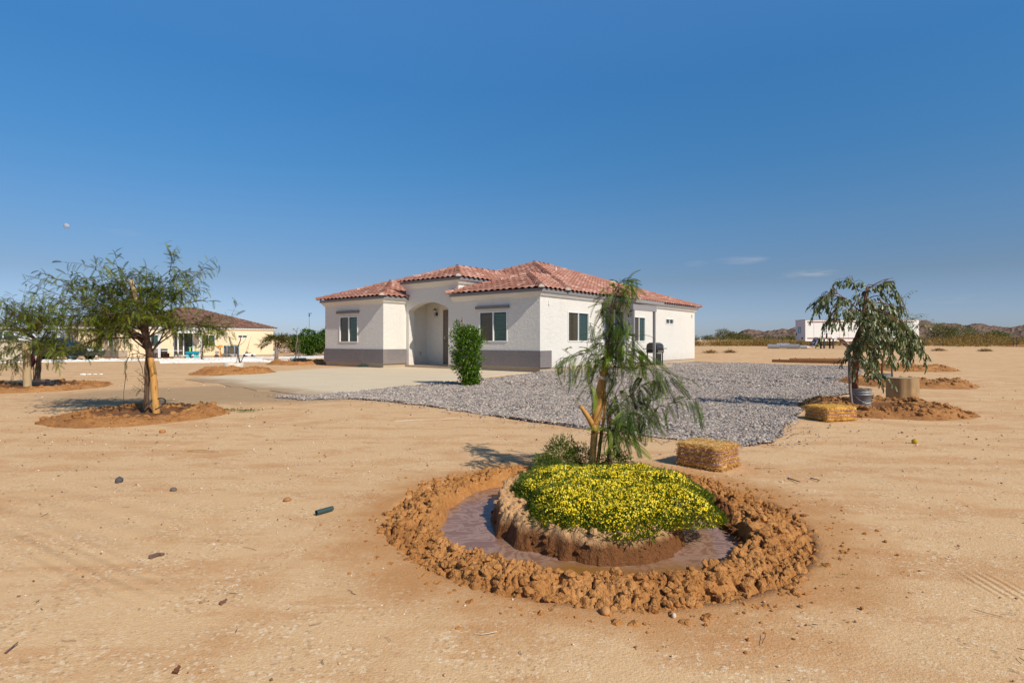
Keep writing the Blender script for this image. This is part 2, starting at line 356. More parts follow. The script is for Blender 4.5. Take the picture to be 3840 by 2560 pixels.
    t.lk(t.math('ADD', rl.outputs['Value'], t.math('MULTIPLY', t.math('SUBTRACT', t.noise(2.6, 5, .7), .5), 1.0)), sm.inputs['Value']); col = t.mix(sm.outputs[0], col, (.48, .225, .08))
    return t.fin(col, .97, 0, t.bump(h, .5, .02), .15)
M['ground'] = ground_material()
M['berm'] = soil_mat('berm_soil', (.60, .295, .105), (.46, .205, .062), (.28, .11, .032), (.035, .085))
M['mound'] = soil_mat('mound_soil', (.50, .255, .095), (.40, .18, .06), (.25, .105, .035))
M['damp'] = soil_mat('damp_soil', (.30, .135, .05), (.20, .085, .03), (.12, .05, .02))
M['stucco'] = stucco('white_stucco', (.72, .68, .615)); M['greystucco'] = stucco('grey_stucco', (.20, .178, .178), .5, .10)
M['trim'] = plain('grey_trim', (.27, .25, .25), .7, .06); M['lintel'] = plain('dark_grey_trim', (.20, .175, .175), .75, .08, bump=.004)
M['concrete'] = plain('stem_concrete', (.42, .33, .235), .9, .15, 3, bump=.004)
M['tile'] = tile_mat('terracotta_tile', (.34, .145, .10), (.47, .235, .175), (.64, .45, .385), .6)
M['mortar'] = plain('pale_mortar', (.66, .58, .5), .9)
M['white'] = plain('white_vinyl', (.80, .79, .75), .4, .03); M['cream'] = plain('cream_frame', (.66, .60, .50), .6, .05)
M['blind'] = plain('blind_slats', (.66, .66, .58), .6, .04)
M['glass'] = glass_mat('green_glass', (.62, .88, .78), (.12, .22, .20), .18); M['screen'] = glass_mat('screened_glass', (.80, .70, .50), (.15, .115, .07), .34)
M['dglass'] = glass_mat('dark_glass', (.25, .34, .34), (.03, .04, .04), .25)
M['black'] = plain('black_metal', (.012, .012, .013), .4, .1); M['door'] = plain('taupe_door', (.16, .125, .105), .5, .06)
M['lampglass'] = plain('lamp_glass', (.7, .7, .68), .25, .02); M['steel'] = plain('brushed_steel', (.45, .45, .44), .35, .08, metal=.9)
M['interior'] = plain('interior_wall', (.3, .27, .23), .9, .05)

# ------------------------------------------------------------------ ground sheet
BC = np.array([.55, 3.85])                                            # centre of the watered basin
def ring_r(th):
    """inner bank, outer water edge, crest and outer foot radii of the basin at angle th"""
    c, s = np.cos(th), np.sin(th); r, l = np.maximum(c, 0)**2, np.maximum(-c, 0)**2; b, f = np.maximum(s, 0)**2, np.maximum(-s, 0)**2
    w = np.stack([th*7/6.2832, th*0, th*0+3], 1); w = 0
    return tuple(r*a+l*d+b*e+f*g for a, d, e, g in ((.63, .69, .98, .84), (.78, 1.00, 1.08, 1.08), (1.00, 1.15, 1.20, 1.22), (1.40, 1.44, 1.44, 1.49)))
def axis(fine_lo, fine_hi, step, lo, hi, k=1.12):
    a = list(np.arange(fine_lo, fine_hi, step)); d = step; x = fine_hi
    while x < hi: a.append(x); d *= k; x += d
    a.append(hi); d = step*k; x = fine_lo-d
    while x > lo: a.insert(0, x); d *= k; x -= d
    a.insert(0, lo); return np.array(a)
gx = axis(-2.6, 3.6, .05, -6000, 6000, 1.07); gy = axis(1.6, 6.2, .05, -40, 9000, 1.055)
X, Y = np.meshgrid(gx, gy); x, y = X.ravel(), Y.ravel()
z = terr(x, y) + .010*fbm(np.stack([x*1.3, y*1.3, 0*x], 1), 4, 3)*(np.hypot(x, y) < 60)
rb = np.hypot(x-BC[0], y-BC[1]); ro = ring_r(np.arctan2(y-BC[1], x-BC[0]))[3]
z = z - .35*(1-smooth(ro-.22, ro-.10, rb))
nx = len(gx); i = np.arange(len(gy)-1)[:, None]*nx; j = np.arange(nx-1)[None]
ground = obj('ground', mesh('ground', np.stack([x, y, z], 1), [np.stack([i+j, i+j+1, i+nx+j+1, i+nx+j], 2).reshape(-1, 4)], M['ground'], smooth_=True))
tag(ground, kind='structure')

# ------------------------------------------------------------------ watered basin: berm, island, muddy water
_ico = None
def ico(sub=1):
    bm = bmesh.new(); bmesh.ops.create_icosphere(bm, subdivisions=sub, radius=1)
    V = np.array([v.co[:] for v in bm.verts]); Fc = np.array([[v.index for v in f.verts] for f in bm.faces]); bm.free(); return V, Fc
ICO1, ICO2 = ico(1), ico(2)
def rot_rand(n, flat=False):
    if flat:
        a = rng.random(n)*6.2832; c, s = np.cos(a), np.sin(a); o = np.zeros((n, 3, 3)); o[:, 0, 0] = c; o[:, 0, 1] = -s; o[:, 1, 0] = s; o[:, 1, 1] = c; o[:, 2, 2] = 1; return o
    q = rng.standard_normal((n, 4)); q /= np.linalg.norm(q, axis=1)[:, None]; w, x, y, z = q.T
    return np.stack([np.stack([1-2*(y*y+z*z), 2*(x*y-z*w), 2*(x*z+y*w)], 1), np.stack([2*(x*y+z*w), 1-2*(x*x+z*z), 2*(y*z-x*w)], 1), np.stack([2*(x*z-y*w), 2*(y*z+x*w), 1-2*(x*x+y*y)], 1)], 1)
def scatter(T, P, Rm, S):
    """copies of template T=(V,F) at points P with rotations Rm and scales S (n,) or (n,3)"""
    V, Fc = T; n = len(P); S = np.asarray(S, float); S = S[:, None] if S.ndim == 1 else S
    W = np.einsum('nij,nkj->nki', Rm, V[None]*S[:, None, :])+P[:, None]
    Fo = (Fc[None]+(np.arange(n)*len(V))[:, None, None]).reshape(-1, Fc.shape[1])
    return W.reshape(-1, 3), Fo
def lumps(P, S, T=ICO1, amp=.35, flat=.75):
    """irregular clods or stones at P of size S"""
    n = len(P); W, Fo = scatter(T, P*0, rot_rand(n), S[:, None]*(.65+.6*rng.random((n, 3))))
    k = len(T[0]); W = W*(1+amp*(rng.random((len(W), 1))-.5)); W[:, 2] *= flat
    return W+np.repeat(P, k, 0), Fo
def worley2(p, s=0):
    """distances to the nearest and second nearest cell points, 2D"""
    p = np.asarray(p, float); i = np.floor(p).astype(np.int64); f1 = np.full(len(p), 9.0); f2 = f1.copy(); z = np.zeros(len(p), np.int64)
    for dx in (-1, 0, 1):
        for dy in (-1, 0, 1):
            cx, cy = i[:, 0]+dx, i[:, 1]+dy; d = np.hypot(p[:, 0]-cx-_h(cx, cy, z, s), p[:, 1]-cy-_h(cx, cy, z, s+9))
            f2 = np.minimum(f2, np.maximum(f1, d)); f1 = np.minimum(f1, d)
    return f1, f2
def basin_z(x, y):
    dx, dy = x-BC[0], y-BC[1]; r = np.hypot(dx, dy); th = np.arctan2(dy, dx); ri, rw, rc, rf = ring_r(th)
    p = np.stack([x, y, 0*x], 1)
    wob = .075*fbm(p*2.1, 2, 5)+.050*fbm(p*5.5, 3, 15); r = r+wob
    isl = .095+.02*fbm(p*4, 3, 8); bank = smooth(ri-.10, ri+.01, r); zi = isl*(1-bank)-.11*bank
    up = smooth(rw-.04, rc-.06, r); dn = 1-smooth(rc-.02, rf+.03, r)**.85
    hb = .040*(1+.75*fbm(p*2.3, 3, 2))
    zo = np.where(r > rc-.02, -.03+(.03+hb)*dn, -.11+(.11+hb)*up)
    zb = np.where(r < .5*(ri+rw), zi, zo)
    on = smooth(rw-.02, rw+.12, r)*(1-smooth(rf-.08, rf+.06, r))
    wp = np.stack([fbm(p*6, 3, 31), fbm(p*6, 3, 32)], 1)
    a1, a2 = worley2(p[:, :2]*8.5+.55*wp, 1); c1, c2 = worley2(p[:, :2]*21+.9*wp, 4)
    tilt = np.sin(a1*5+p[:, 0]*9)*.008
    big = np.clip(fbm(p*2.6, 2, 51)*1.6+.5, 0, 1); sm = np.clip(fbm(p*3.7, 2, 61)*1.6+.45, 0, 1)
    d1, d2 = worley2(p[:, :2]*5.2+.8*wp, 17)
    zb = zb+on*(.034*(smooth(0, .16, d2-d1)-.72)*(1-big)+.046*(smooth(0, .20, a2-a1)-.68)*(.25+.9*big)+.026*(smooth(0, .30, c2-c1)-.6)*sm+.030*(.5-a1)*big+.030*fbm(p*17, 4, 6)+.014*fbm(p*52, 2, 9)+tilt)
    w2 = np.minimum(c1, 1)
    zb = zb+(1-on)*(.016*fbm(p*12, 4, 12)+.030*fbm(p*15, 4, 14)*smooth(ri-.16, ri-.05, r)*(r < ri+.03)+(.030*(.5-w2)+.022*fbm(p*24, 3, 44))*smooth(ri-.30, ri-.14, r)*(r < ri+.02))
    return zb
nr, nt = 250, 1150
rr = np.linspace(0, 1.58, nr); tt = np.arange(nt)*2*math.pi/nt; RR, TT = np.meshgrid(rr, tt, indexing='ij')
x = (BC[0]+RR*np.cos(TT)).ravel(); y = (BC[1]+RR*np.sin(TT)).ravel(); z = basin_z(x, y); z[RR.ravel() > 1.56] = -.06
i = np.arange(nr-1)[:, None]*nt; j = np.arange(nt)[None]; j2 = (j+1) % nt
bV = [np.stack([x, y, z], 1)]; bF4 = np.stack([i+j, i+nt+j, i+nt+j2, i+j2], 2).reshape(-1, 4)
n = 5200; th = rng.random(n)*6.2832; ri, rw, rc, rf = ring_r(th); r = rw+.02+(rf-rw+.06)*rng.beta(1.6, 1.5, n)
px_, py_ = BC[0]+r*np.cos(th), BC[1]+r*np.sin(th); s = .004+.024*rng.random(n)**5
cV, cF = lumps(np.stack([px_, py_, np.maximum(basin_z(px_, py_), -.01)+s*.1], 1), s, ICO2, .5)
n3_ = 700; th = rng.random(n3_)*6.2832; ri_ = ring_r(th)[0]; r = ri_-.01-.20*rng.random(n3_)**1.4; ax_, ay_ = BC[0]+r*np.cos(th), BC[1]+r*np.sin(th); s3 = .004+.020*rng.random(n3_)**4
eV, eF = lumps(np.stack([ax_, ay_, basin_z(ax_, ay_)+s3*.15], 1), s3, ICO1, .5); cF = np.concatenate([cF, eF+len(cV)]); cV = np.concatenate([cV, eV])
n2 = 500; th = rng.random(n2)*6.2832; r = ring_r(th)[3]+.02+.35*rng.random(n2)**2; s2 = .003+.012*rng.random(n2)**3
dV, dF = lumps(np.stack([BC[0]+r*np.cos(th), BC[1]+r*np.sin(th), s2*.2], 1), s2, ICO1, .4)
o1 = len(bV[0]); o2 = o1+len(cV)
berm = obj('earth_basin', mesh('earth_basin', np.concatenate([bV[0], cV, dV]), [np.concatenate([cF+o1, dF+o2]), bF4], M['berm'], smooth_=np.concatenate([np.zeros(len(cF)+len(dF), bool), np.ones(len(bF4), bool)])))
tag(berm, 'round basin of clumpy red earth with a trench round the flower island', 'earth basin', kind='structure')
def water_mat():
    t = NT('muddy_water'); sw = t.noise(5, 5, .6, dist=2.6)
    swirl = t.ramp(sw, [(.40, 0), (.5, 1), (.58, 0)])
    foam = t.mix(swirl, (.235, .125, .085), (.36, .225, .165)); clear = t.mix(t.noise(3, 3), (.24, .105, .022), (.31, .15, .036))
    sp = t.n.new('ShaderNodeSeparateXYZ'); t.lk(t.tc.outputs['Object'], sp.inputs[0])
    k = t.ramp(t.math('ADD', t.math('ADD', sp.outputs['Y'], t.math('MULTIPLY', sp.outputs['X'], .25)), t.math('MULTIPLY', t.math('SUBTRACT', t.noise(2, 3), .5), .5)), [(.0, 0), (1, 1)])
    mr = t.n.new('ShaderNodeMapRange'); mr.inputs['From Min'].default_value = -.92; mr.inputs['From Max'].default_value = -.74
    t.lk(t.math('ADD', sp.outputs['Y'], t.math('MULTIPLY', t.math('SUBTRACT', t.noise(2.5, 3), .5), .4)), mr.inputs['Value'])
    col = t.mix(mr.outputs[0], clear, foam)
    t.fin(col, .18, 0, t.bump(t.noise(30, 3), .08, .004), .12); return t.m
M['water'] = water_mat()
th = np.arange(96)*2*math.pi/96; w = MB(); w.add(np.concatenate([np.stack([1.16*np.cos(th), 1.16*np.sin(th), 0*th], 1), np.stack([.3*np.cos(th), .3*np.sin(th), 0*th], 1)]), [np.stack([np.arange(96), (np.arange(96)+1) % 96, 96+(np.arange(96)+1) % 96, 96+np.arange(96)], 1)])
wat = w.build('water', M['water'], rnd=False); wat.location = (BC[0], BC[1], -.045); tag(wat, kind='structure')

# ------------------------------------------------------------------ other planting mounds (rings of loose earth)
def mound(cx, cy, rad, hgt, name, seed, clods=500, hollow=.5, damp=True, sy=1.0, csz=1.0):
    nr, nt = 46, 150; rr = np.linspace(0, 1.12, nr); tt = np.arange(nt)*2*math.pi/nt; RR, TT = np.meshgrid(rr, tt, indexing='ij'); RR = RR.ravel(); TT = TT.ravel()
    x = RR*rad*np.cos(TT); y = RR*rad*sy*np.sin(TT); p = np.stack([x+seed*7, y, 0*x], 1)
    def zf(x, y):
        p = np.stack([x+seed*7, y, 0*x], 1); r = np.hypot(x/rad, y/(rad*sy))+.10*fbm(p*1.4, 3, seed)
        prof = smooth(hollow-.25, hollow+.15, r)*(1-smooth(hollow+.2, 1.02, r)); inn = .35*(1-smooth(hollow-.1, hollow+.1, r))
        return hgt*(prof*(1+.7*fbm(p*2.2, 3, seed+3))+inn)+(.05*hgt/.12)*(prof+.15)*(.5-np.minimum(worley(p[:, :2]*7, seed), 1)) + .012*fbm(p*9, 3, seed+5) - .03*smooth(.95, 1.08, r)
    z = zf(x, y); z[RR > 1.11] = -.08
    i = np.arange(nr-1)[:, None]*nt; j = np.arange(nt)[None]; j2 = (j+1) % nt
    q = np.stack([i+j, i+nt+j, i+nt+j2, i+j2], 2).reshape(-1, 4)
    rf = np.repeat(RR.reshape(nr, nt)[:-1].ravel(), 1)
    fm = (rf < hollow+.06*np.sin(TT.reshape(nr, nt)[:-1].ravel()*5)).astype(int) if damp else np.zeros(len(q), int)
    th = rng.random(clods)*6.2832; r = hollow-.1+(1.12-hollow)*rng.beta(1.7, 1.8, clods); cx_, cy_ = r*rad*np.cos(th), r*rad*sy*np.sin(th)
    s = csz*(.012+.045*rng.random(clods)**3); cV, cF = lumps(np.stack([cx_, cy_, zf(cx_, cy_)+s*.15], 1), s, ICO1, .45)
    o = obj(name, mesh(name, np.concatenate([np.stack([x, y, z], 1), cV]), [cF+len(x), q], [M['mound'], M['damp']], np.concatenate([np.zeros(len(cF), int), fm]), np.concatenate([np.zeros(len(cF), bool), np.ones(len(q), bool)])))
    o.location = (cx, cy, float(terr(cx, cy))); return tag(o, kind='structure')
mound(-5.75, 8.75, 1.22, .085, 'earth_mound', 1, 420, hollow=.62)
mound(-11.9, 14.1, 1.65, .085, 'earth_mound', 2, 450, hollow=.66)
mound(-10.1, 20.6, 1.45, .17, 'earth_mound', 3, 450, damp=False)
mound(-10.9, 29.0, 1.6, .16, 'earth_mound', 4, 300, damp=False)
mound(6.15, 9.55, 1.30, .115, 'earth_mound', 5, 800)
mound(10.5, 15.3, 1.6, .13, 'earth_mound', 6, 500, damp=False)
mound(16.0, 23.4, 1.9, .17, 'earth_mound', 7, 400, damp=False)
mound(71.5, 72, 7.5, .95, 'earth_mound', 8, 200, hollow=.05, damp=False, csz=2)

# ------------------------------------------------------------------ driveway slab and river-stone gravel
def conc_mat():
    t = NT('driveway_concrete'); n1 = t.noise(.7, 4, .6); n2 = t.noise(14, 4); st = t.noise(.8, 4, .6, vec=t.co((.5, 2.5, 1), R(-20)))
    col = t.mix(n1, (.64, .51, .345), (.73, .60, .42)); col = t.mix(t.ramp(st, [(.56, 0), (.75, .6)]), col, (.48, .35, .21)); col = t.mix(t.math('MULTIPLY', n2, .2), col, (.62, .54, .43))
    sx = t.n.new('ShaderNodeSeparateXYZ'); t.lk(t.tc.outputs['Object'], sx.inputs[0])
    d = t.math('ADD', t.math('ADD', sx.outputs['X'], sx.outputs['Y']), t.math('MULTIPLY', t.math('SUBTRACT', t.noise(.8, 5, .65), .5), 3.2))
    mr = t.n.new('ShaderNodeMapRange'); mr.inputs['From Min'].default_value = 7.7; mr.inputs['From Max'].default_value = 8.9; mr.inputs['To Min'].default_value = 1; mr.inputs['To Max'].default_value = 0; t.lk(d, mr.inputs['Value'])
    col = t.mix(mr.outputs[0], col, (.42, .285, .165))
    return t.fin(col, .85, 0, t.bump(n2, .2, .004), .25)
M['drive'] = conc_mat()
def sheet(name, pts, z0, thick, mat, kind='structure'):
    n = len(pts); V = [(p.x, p.y, p.z+z0) for p in pts]+[(p.x, p.y, p.z+z0-thick) for p in pts]; j = np.arange(n); j2 = (j+1) % n
    b = MB(); b.add(V, [np.arange(n)[::-1], np.stack([j, j2, n+j2, n+j], 1)]); o = b.build(name, mat, rnd=False)
    me = o.data; bm = bmesh.new(); bm.from_mesh(me); bmesh.ops.recalc_face_normals(bm, faces=bm.faces); bm.to_mesh(me); bm.free()
    return tag(o, kind=kind)
sheet('driveway', [GD(u, v, 0) for u, v in [(425, 872), (520, 862), (640, 853), (745, 846.5), (880, 842), (1000, 838), (1180, 840), (1240, 853.5), (705, 910), (655, 903), (620, 897), (590, 898), (560, 890), (530, 889), (500, 880), (470, 879)]], .014, .10, M['drive'])
GP = [(1236, 857), (1280, 849), (1420, 842), (1600, 830.5), (1720, 835), (1840, 839), (1980, 843), (1975, 870), (1950, 905), (1900, 917), (1860, 930), (1838, 950), (1810, 975), (1795, 990), (1800, 1003), (1735, 1024), (1640, 1018), (1500, 1005), (1330, 984), (1180, 962), (1060, 944), (960, 930), (860, 920), (780, 915), (700, 919), (630, 914), (645, 907), (705, 911)]
gpoly = [GD(u, v, 0) for u, v in GP]
def gravel_base():
    t = NT('gravel_bed'); c = t.vor(17, out='Color'); s = t.n.new('ShaderNodeSeparateColor'); t.lk(c, s.inputs[0]); d = t.vor(17)
    col = t.ramp(s.outputs[0], [(0, (.06, .052, .05)), (.25, (.19, .165, .15)), (.5, (.36, .27, .21)), (.7, (.27, .22, .20)), (.85, (.50, .40, .32)), (1, (.66, .56, .47))])
    col = t.mix(t.ramp(d, [(.3, 0), (.75, .8)]), col, (.05, .04, .035))
    return t.fin(col, .8, 0, t.bump(t.math('SUBTRACT', 1.0, d), 1.0, .05), .3)
M['gravelbed'] = gravel_base()
sheet('gravel_bed', gpoly, .012, .05, M['gravelbed'])
def inside(px, py, poly):
    c = np.zeros(len(px), bool); n = len(poly); j = n-1
    for i in range(n):
        xi, yi, xj, yj = poly[i].x, poly[i].y, poly[j].x, poly[j].y
        c ^= ((yi > py) != (yj > py)) & (px < (xj-xi)*(py-yi)/(yj-yi+1e-12)+xi); j = i
    return c
def stone_mat():
    t = NT('river_stones'); r = t.attr()
    col = t.ramp(r, [(0, (.08, .072, .075)), (.18, (.17, .15, .145)), (.32, (.34, .265, .215)), (.46, (.27, .155, .11)), (.6, (.52, .385, .28)), (.72, (.33, .285, .27)), (.87, (.56, .455, .36)), (1, (.72, .64, .55))])
    return t.fin(t.mix(.3, col, t.mix(t.noise(40, 3), sc((.3, .27, .25), .6), (.5, .46, .42))), .7, 0, None, .35)
M['stone'] = stone_mat()
xs = np.array([p.x for p in gpoly]); ys = np.array([p.y for p in gpoly])
area = (xs.max()-xs.min())*(ys.max()-ys.min())
def gravel_pts(dens, ymin, ymax, poly):
    a = (xs.max()-xs.min())*(ymax-ymin); n = int(a*dens); px = xs.min()+rng.random(n)*(xs.max()-xs.min()); py = ymin+rng.random(n)*(ymax-ymin)
    jx = .10*vn(np.stack([px*3, py*3, 0*px], 1), 77); jy = .10*vn(np.stack([px*3, py*3, 0*px+9], 1), 78)
    k = inside(px+jx, py+jy, poly); return px[k], py[k]
A = gravel_pts(1700, 5.5, 9.5, gpoly); B = gravel_pts(1000, 9.5, 14.5, gpoly); C_ = gravel_pts(330, 14.5, 30, gpoly)
px_ = np.concatenate([A[0], B[0], C_[0]]); py_ = np.concatenate([A[1], B[1], C_[1]])
ssz = np.concatenate([.009+.014*rng.random(len(A[0]))**1.6, .011+.016*rng.random(len(B[0]))**1.5, .017+.022*rng.random(len(C_[0]))**1.5])
# strays along the near edge
ex, ey, es = [], [], []
for k in range(12, len(gpoly)-2):
    a, b = gpoly[k], gpoly[k+1]; L = (b-a).length; m = int(L*46); tpar = rng.random(m); off = rng.random(m)**2.2*.45
    nrm = Vector((b.y-a.y, a.x-b.x)).normalized()
    for sgn in (1, -1):
        ex += list(a.x+(b.x-a.x)*tpar+nrm.x*off*sgn); ey += list(a.y+(b.y-a.y)*tpar+nrm.y*off*sgn); es += list(.006+.013*rng.random(m))
px_ = np.concatenate([px_, ex]); py_ = np.concatenate([py_, ey]); ssz = np.concatenate([ssz, es])
sV, sF = lumps(np.stack([px_, py_, .012+ssz*.25+.022*(vn(np.stack([px_*1.7, py_*1.7, 0*px_], 1), 5)+.3)*(ssz > .001)], 1), ssz, ICO1 if False else (ICO1[0], ICO1[1]), .25, .62)
kf = len(ICO1[1])
gravel = obj('gravel', mesh('gravel', sV, [sF], M['stone'], smooth_=False, rnd=np.repeat(rng.random(len(px_)), kf)))
tag(gravel, 'grey and pink river stones spread beside the white house and driveway', 'gravel', kind='stuff')

# grit, pebbles and twigs on the sand
n = 9000; yy = 1.7*np.exp(rng.random(n)*math.log(16/1.7)); xx = (rng.random(n)*2-1)*yy*1.0; cl = vn(np.stack([xx*.9, yy*.9, 0*xx], 1), 41)+.35*rng.standard_normal(n)
k = (cl > -.15) & ~inside(xx, yy, gpoly) & (np.hypot(xx-BC[0], yy-BC[1]) > 1.4); xx, yy = xx[k], yy[k]; s = (.0018+.0075*rng.random(len(xx))**4)*np.clip(yy/4, .8, 2.2)
gV, gF = lumps(np.stack([xx, yy, s*.3+.004], 1), s, (ICO1[0], ICO1[1]), .35, .7)
def grit_mat():
    t = NT('grit'); return t.fin(t.ramp(t.attr(), [(0, (.16, .09, .05)), (.3, (.36, .19, .09)), (.55, (.55, .38, .23)), (.8, (.64, .50, .35)), (1, (.74, .62, .48))]), .9)
M['grit'] = grit_mat()
grit = obj('grit', mesh('grit', gV, [gF], M['grit'], smooth_=True, rnd=np.repeat(rng.random(len(xx)), len(ICO1[1])))); tag(grit, 'pale grit and pebbles strewn over the sandy yard', 'pebbles', kind='stuff')
lit = MB(); n = 170; yy = 2.0*np.exp(rng.random(n)*math.log(16/2.0)); xx = (rng.random(n)*2-1)*yy*.95
for x, y in zip(xx, yy):
    if math.hypot(x-BC[0], y-BC[1]) < 1.35: continue
    a = rng.random()*6.28; L = .012+.09*rng.random()**3; q = [np.array([x, y, .008])]
    for _ in range(3):
        a += rng.standard_normal()*.3; q.append(q[-1]+np.array([math.cos(a)*L/3, math.sin(a)*L/3, .003*rng.random()]))
    lit.tube(q, [.0008+.0010*rng.random()]*4, 4)
def twig_mat():
    t = NT('dry_twigs'); return t.fin(t.ramp(t.attr(), [(0, (.06, .035, .02)), (.5, (.16, .085, .045)), (.85, (.30, .19, .11)), (1, (.7, .6, .45))]), .9)
M['twig'] = twig_mat()
tag(lit.build('twig_litter', M['twig']), 'dry twigs and leaf stalks littering the sandy yard', 'twigs', kind='stuff')

# ------------------------------------------------------------------ houses (local x = -a along the front, y = b towards the back)
HR = math.atan2(-.6244, .7811)
def roof_face(bmall, lay, org, sdir, udir, width, run, pitch, cuts, per=.30, amp=.062, course=.36):
    """a slope of barrel tiles: org = outer eave corner, sdir along the eave, udir inward; cuts = vertical planes to keep"""
    sdir, udir, org = np.array(sdir, float), np.array(udir, float), np.array(org, float)
    off = float(np.dot(org[:2], sdir[:2]))                             # same tile phase on every slope
    ns = int(width/per*8)+2; s = np.arange(ns)*per/8; nc = int(run*math.sqrt(1+pitch*pitch)/course)+1
    ck = course/math.sqrt(1+pitch*pitch)
    wave = amp*(.5+.5*np.cos(2*math.pi*(s+off)/per))**.75
    V, Q, Rn = [], [], []; cid = np.floor((s+off)/per+.5).astype(np.int64)
    for c in range(nc):
        for (t, lift) in ((c*ck, .026), (c*ck, .048), ((c+1)*ck+.04, .010)):
            P = org[None]+s[:, None]*np.array([*sdir[:2], 0])+np.array([*(udir[:2]*t), t*pitch])
            P = P+np.array([0, 0, 1])*(wave*(1.0 if t != (c+1)*ck+.04 else .92)+lift)[:, None]; V.append(P)
        b0 = c*3*ns; k = np.arange(ns-1)
        for r in (0, 1): Q.append(np.stack([b0+r*ns+k, b0+r*ns+k+1, b0+(r+1)*ns+k+1, b0+(r+1)*ns+k], 1))
        rid = _h(cid[:-1], np.full(ns-1, c), np.full(ns-1, int(abs(off*31)+run*100)), 3); Rn += [rid, rid]
    V = np.concatenate(V); Q = np.concatenate(Q); Rn = np.concatenate(Rn)
    if np.cross(sdir, udir)[2] < 0: Q = Q[:, ::-1]
    bm = bmesh.new(); l2 = bm.faces.layers.float.new('rnd'); vs = [bm.verts.new(p) for p in V]
    for f, r in zip(Q, Rn):
        bf = bm.faces.new([vs[i] for i in f]); bf[l2] = r; bf.smooth = True
    for (co, no) in cuts:
        bmesh.ops.bisect_plane(bm, geom=bm.verts[:]+bm.edges[:]+bm.faces[:], plane_co=co, plane_no=no, clear_outer=True, dist=1e-5)
    me = bpy.data.meshes.new('t'); bm.to_mesh(me); bm.free(); bmall.from_mesh(me); bpy.data.meshes.remove(me)
def caps(rows, p0, p1, r=.125, ln=.40):
    """barrel cap tiles from the low end p0 to the high end p1"""
    mb = MB(); rows.append(mb); p0, p1 = np.array(p0, float), np.array(p1, float); L = np.linalg.norm(p1-p0); n = max(1, int(round(L/ln))); d = (p1-p0)/L
    side = np.cross(d, [0, 0, 1.0]); side /= np.linalg.norm(side); up = np.cross(side, d); th = np.linspace(-.25, math.pi+.25, 11)
    for k in range(n):
        a = p0+d*(L*k/n-.03); b = p0+d*(L*(k+1)/n+.03)
        V = []
        for c, rr, lf in ((a, r-.022, .03), (a, r+.006, .03), (b, r-.018, .0)):
            V += [c+side*rr*math.cos(q)+up*(rr*math.sin(q)*.92+lf-.02) for q in th]
        m = len(th); i = np.arange(m-1); q1 = np.stack([i, i+1, m+i+1, m+i], 1)
        mb.add(V, [q1, q1+m], 0, rng.random())
    V = [p0-d*.025+side*(r-.02)*math.cos(q)+up*((r-.02)*math.sin(q)*.92+.01) for q in th]
    mb.add(V, [np.arange(len(th))], 1)
def wall_grid(mb, o, sd, nrm, s0, s1, z0, z1, holes, depth=.09, mi=0):
    """vertical wall with openings (s0,s1,z0,z1) and their reveals"""
    o, sd, nrm = np.array(o, float), np.array(sd, float), np.array(nrm, float)
    S = sorted({s0, s1, *[h[0] for h in holes], *[h[1] for h in holes]}); Z = sorted({z0, z1, *[h[2] for h in holes], *[h[3] for h in holes]})
    P = lambda s, z, d=0: o+sd*s+np.array([0, 0, z])-nrm*d
    for a, b in zip(S, S[1:]):
        for c, e in zip(Z, Z[1:]):
            if any(h[0]-1e-6 <= a and b <= h[1]+1e-6 and h[2]-1e-6 <= c and e <= h[3]+1e-6 for h in holes): continue
            mb.add([P(a, c), P(b, c), P(b, e), P(a, e)], [[[0, 1, 2, 3]]], mi)
    for h in holes:
        c = [(h[0], h[2]), (h[1], h[2]), (h[1], h[3]), (h[0], h[3])]
        for (p, q) in zip(c, c[1:]+c[:1]): mb.add([P(*p), P(*p, depth), P(*q, depth), P(*q)], [[[0, 1, 2, 3]]], mi)
def orient(sd, nrm):
    m = Matrix.Identity(4); 
    for i, v in enumerate((sd, nrm, (0, 0, 1))):
        for j in range(3): m[j][i] = v[j]
    return m
def place(o, org, sd, nrm): o.matrix_local = Matrix.Translation(Vector(org)) @ orient(sd, nrm); return o
def window(parent, org, sd, nrm, w, h, K, blinds=True, ratio=.5, open_frac=1.0, name='window'):
    """sliding window: local x along the wall, y outward; frame, two panes, blinds"""
    f = MB(); t = .042; fw = .045
    f.box((0, -.075, 0), (t, .022, h)); f.box((w-t, -.075, 0), (w, .022, h)); f.box((t, -.075, h-t), (w-t, .022, h)); f.box((t, -.075, 0), (w-t, .022, t))
    f.box((w*ratio-fw/2, -.06, t), (w*ratio+fw/2, .012, h-t))
    f.box((-.012, -.004, -.012), (0, .006, h+.012), 1); f.box((w, -.004, -.012), (w+.012, .006, h+.012), 1); f.box((0, -.004, h), (w, .006, h+.012), 1); f.box((0, -.004, -.012), (w, .006, 0), 1)
    win = place(f.build(name, [K['frame'], K['frametrim']], parent), org, sd, nrm)
    p = MB(); p.poly([(w*ratio+fw/2, -.04, t), (w*ratio+fw/2, -.04, h-t), (w-t, -.04, h-t), (w-t, -.04, t)]); p.build('pane', K['glass'], win)
    p = MB(); p.poly([(t, -.03, t), (t, -.03, h-t), (w*ratio-fw/2, -.03, h-t), (w*ratio-fw/2, -.03, t)]); p.build('screened_pane', K['screen'], win)
    if blinds:
        b = MB(); nsl = int((h-2*t)/.062)
        for k in range(nsl):
            z = t+.03+k*.062; b.add([(t, -.09, z+.016), (w-t, -.09, z+.016), (w-t, -.125, z-.022), (t, -.125, z-.022)], [[[0, 1, 2, 3]]])
        for q in (.22, .72): b.box((w*q, -.129, t), (w*q+.012, -.127, h-t))
        b.build('blinds', K['blind'], win, rnd=False)
    return win
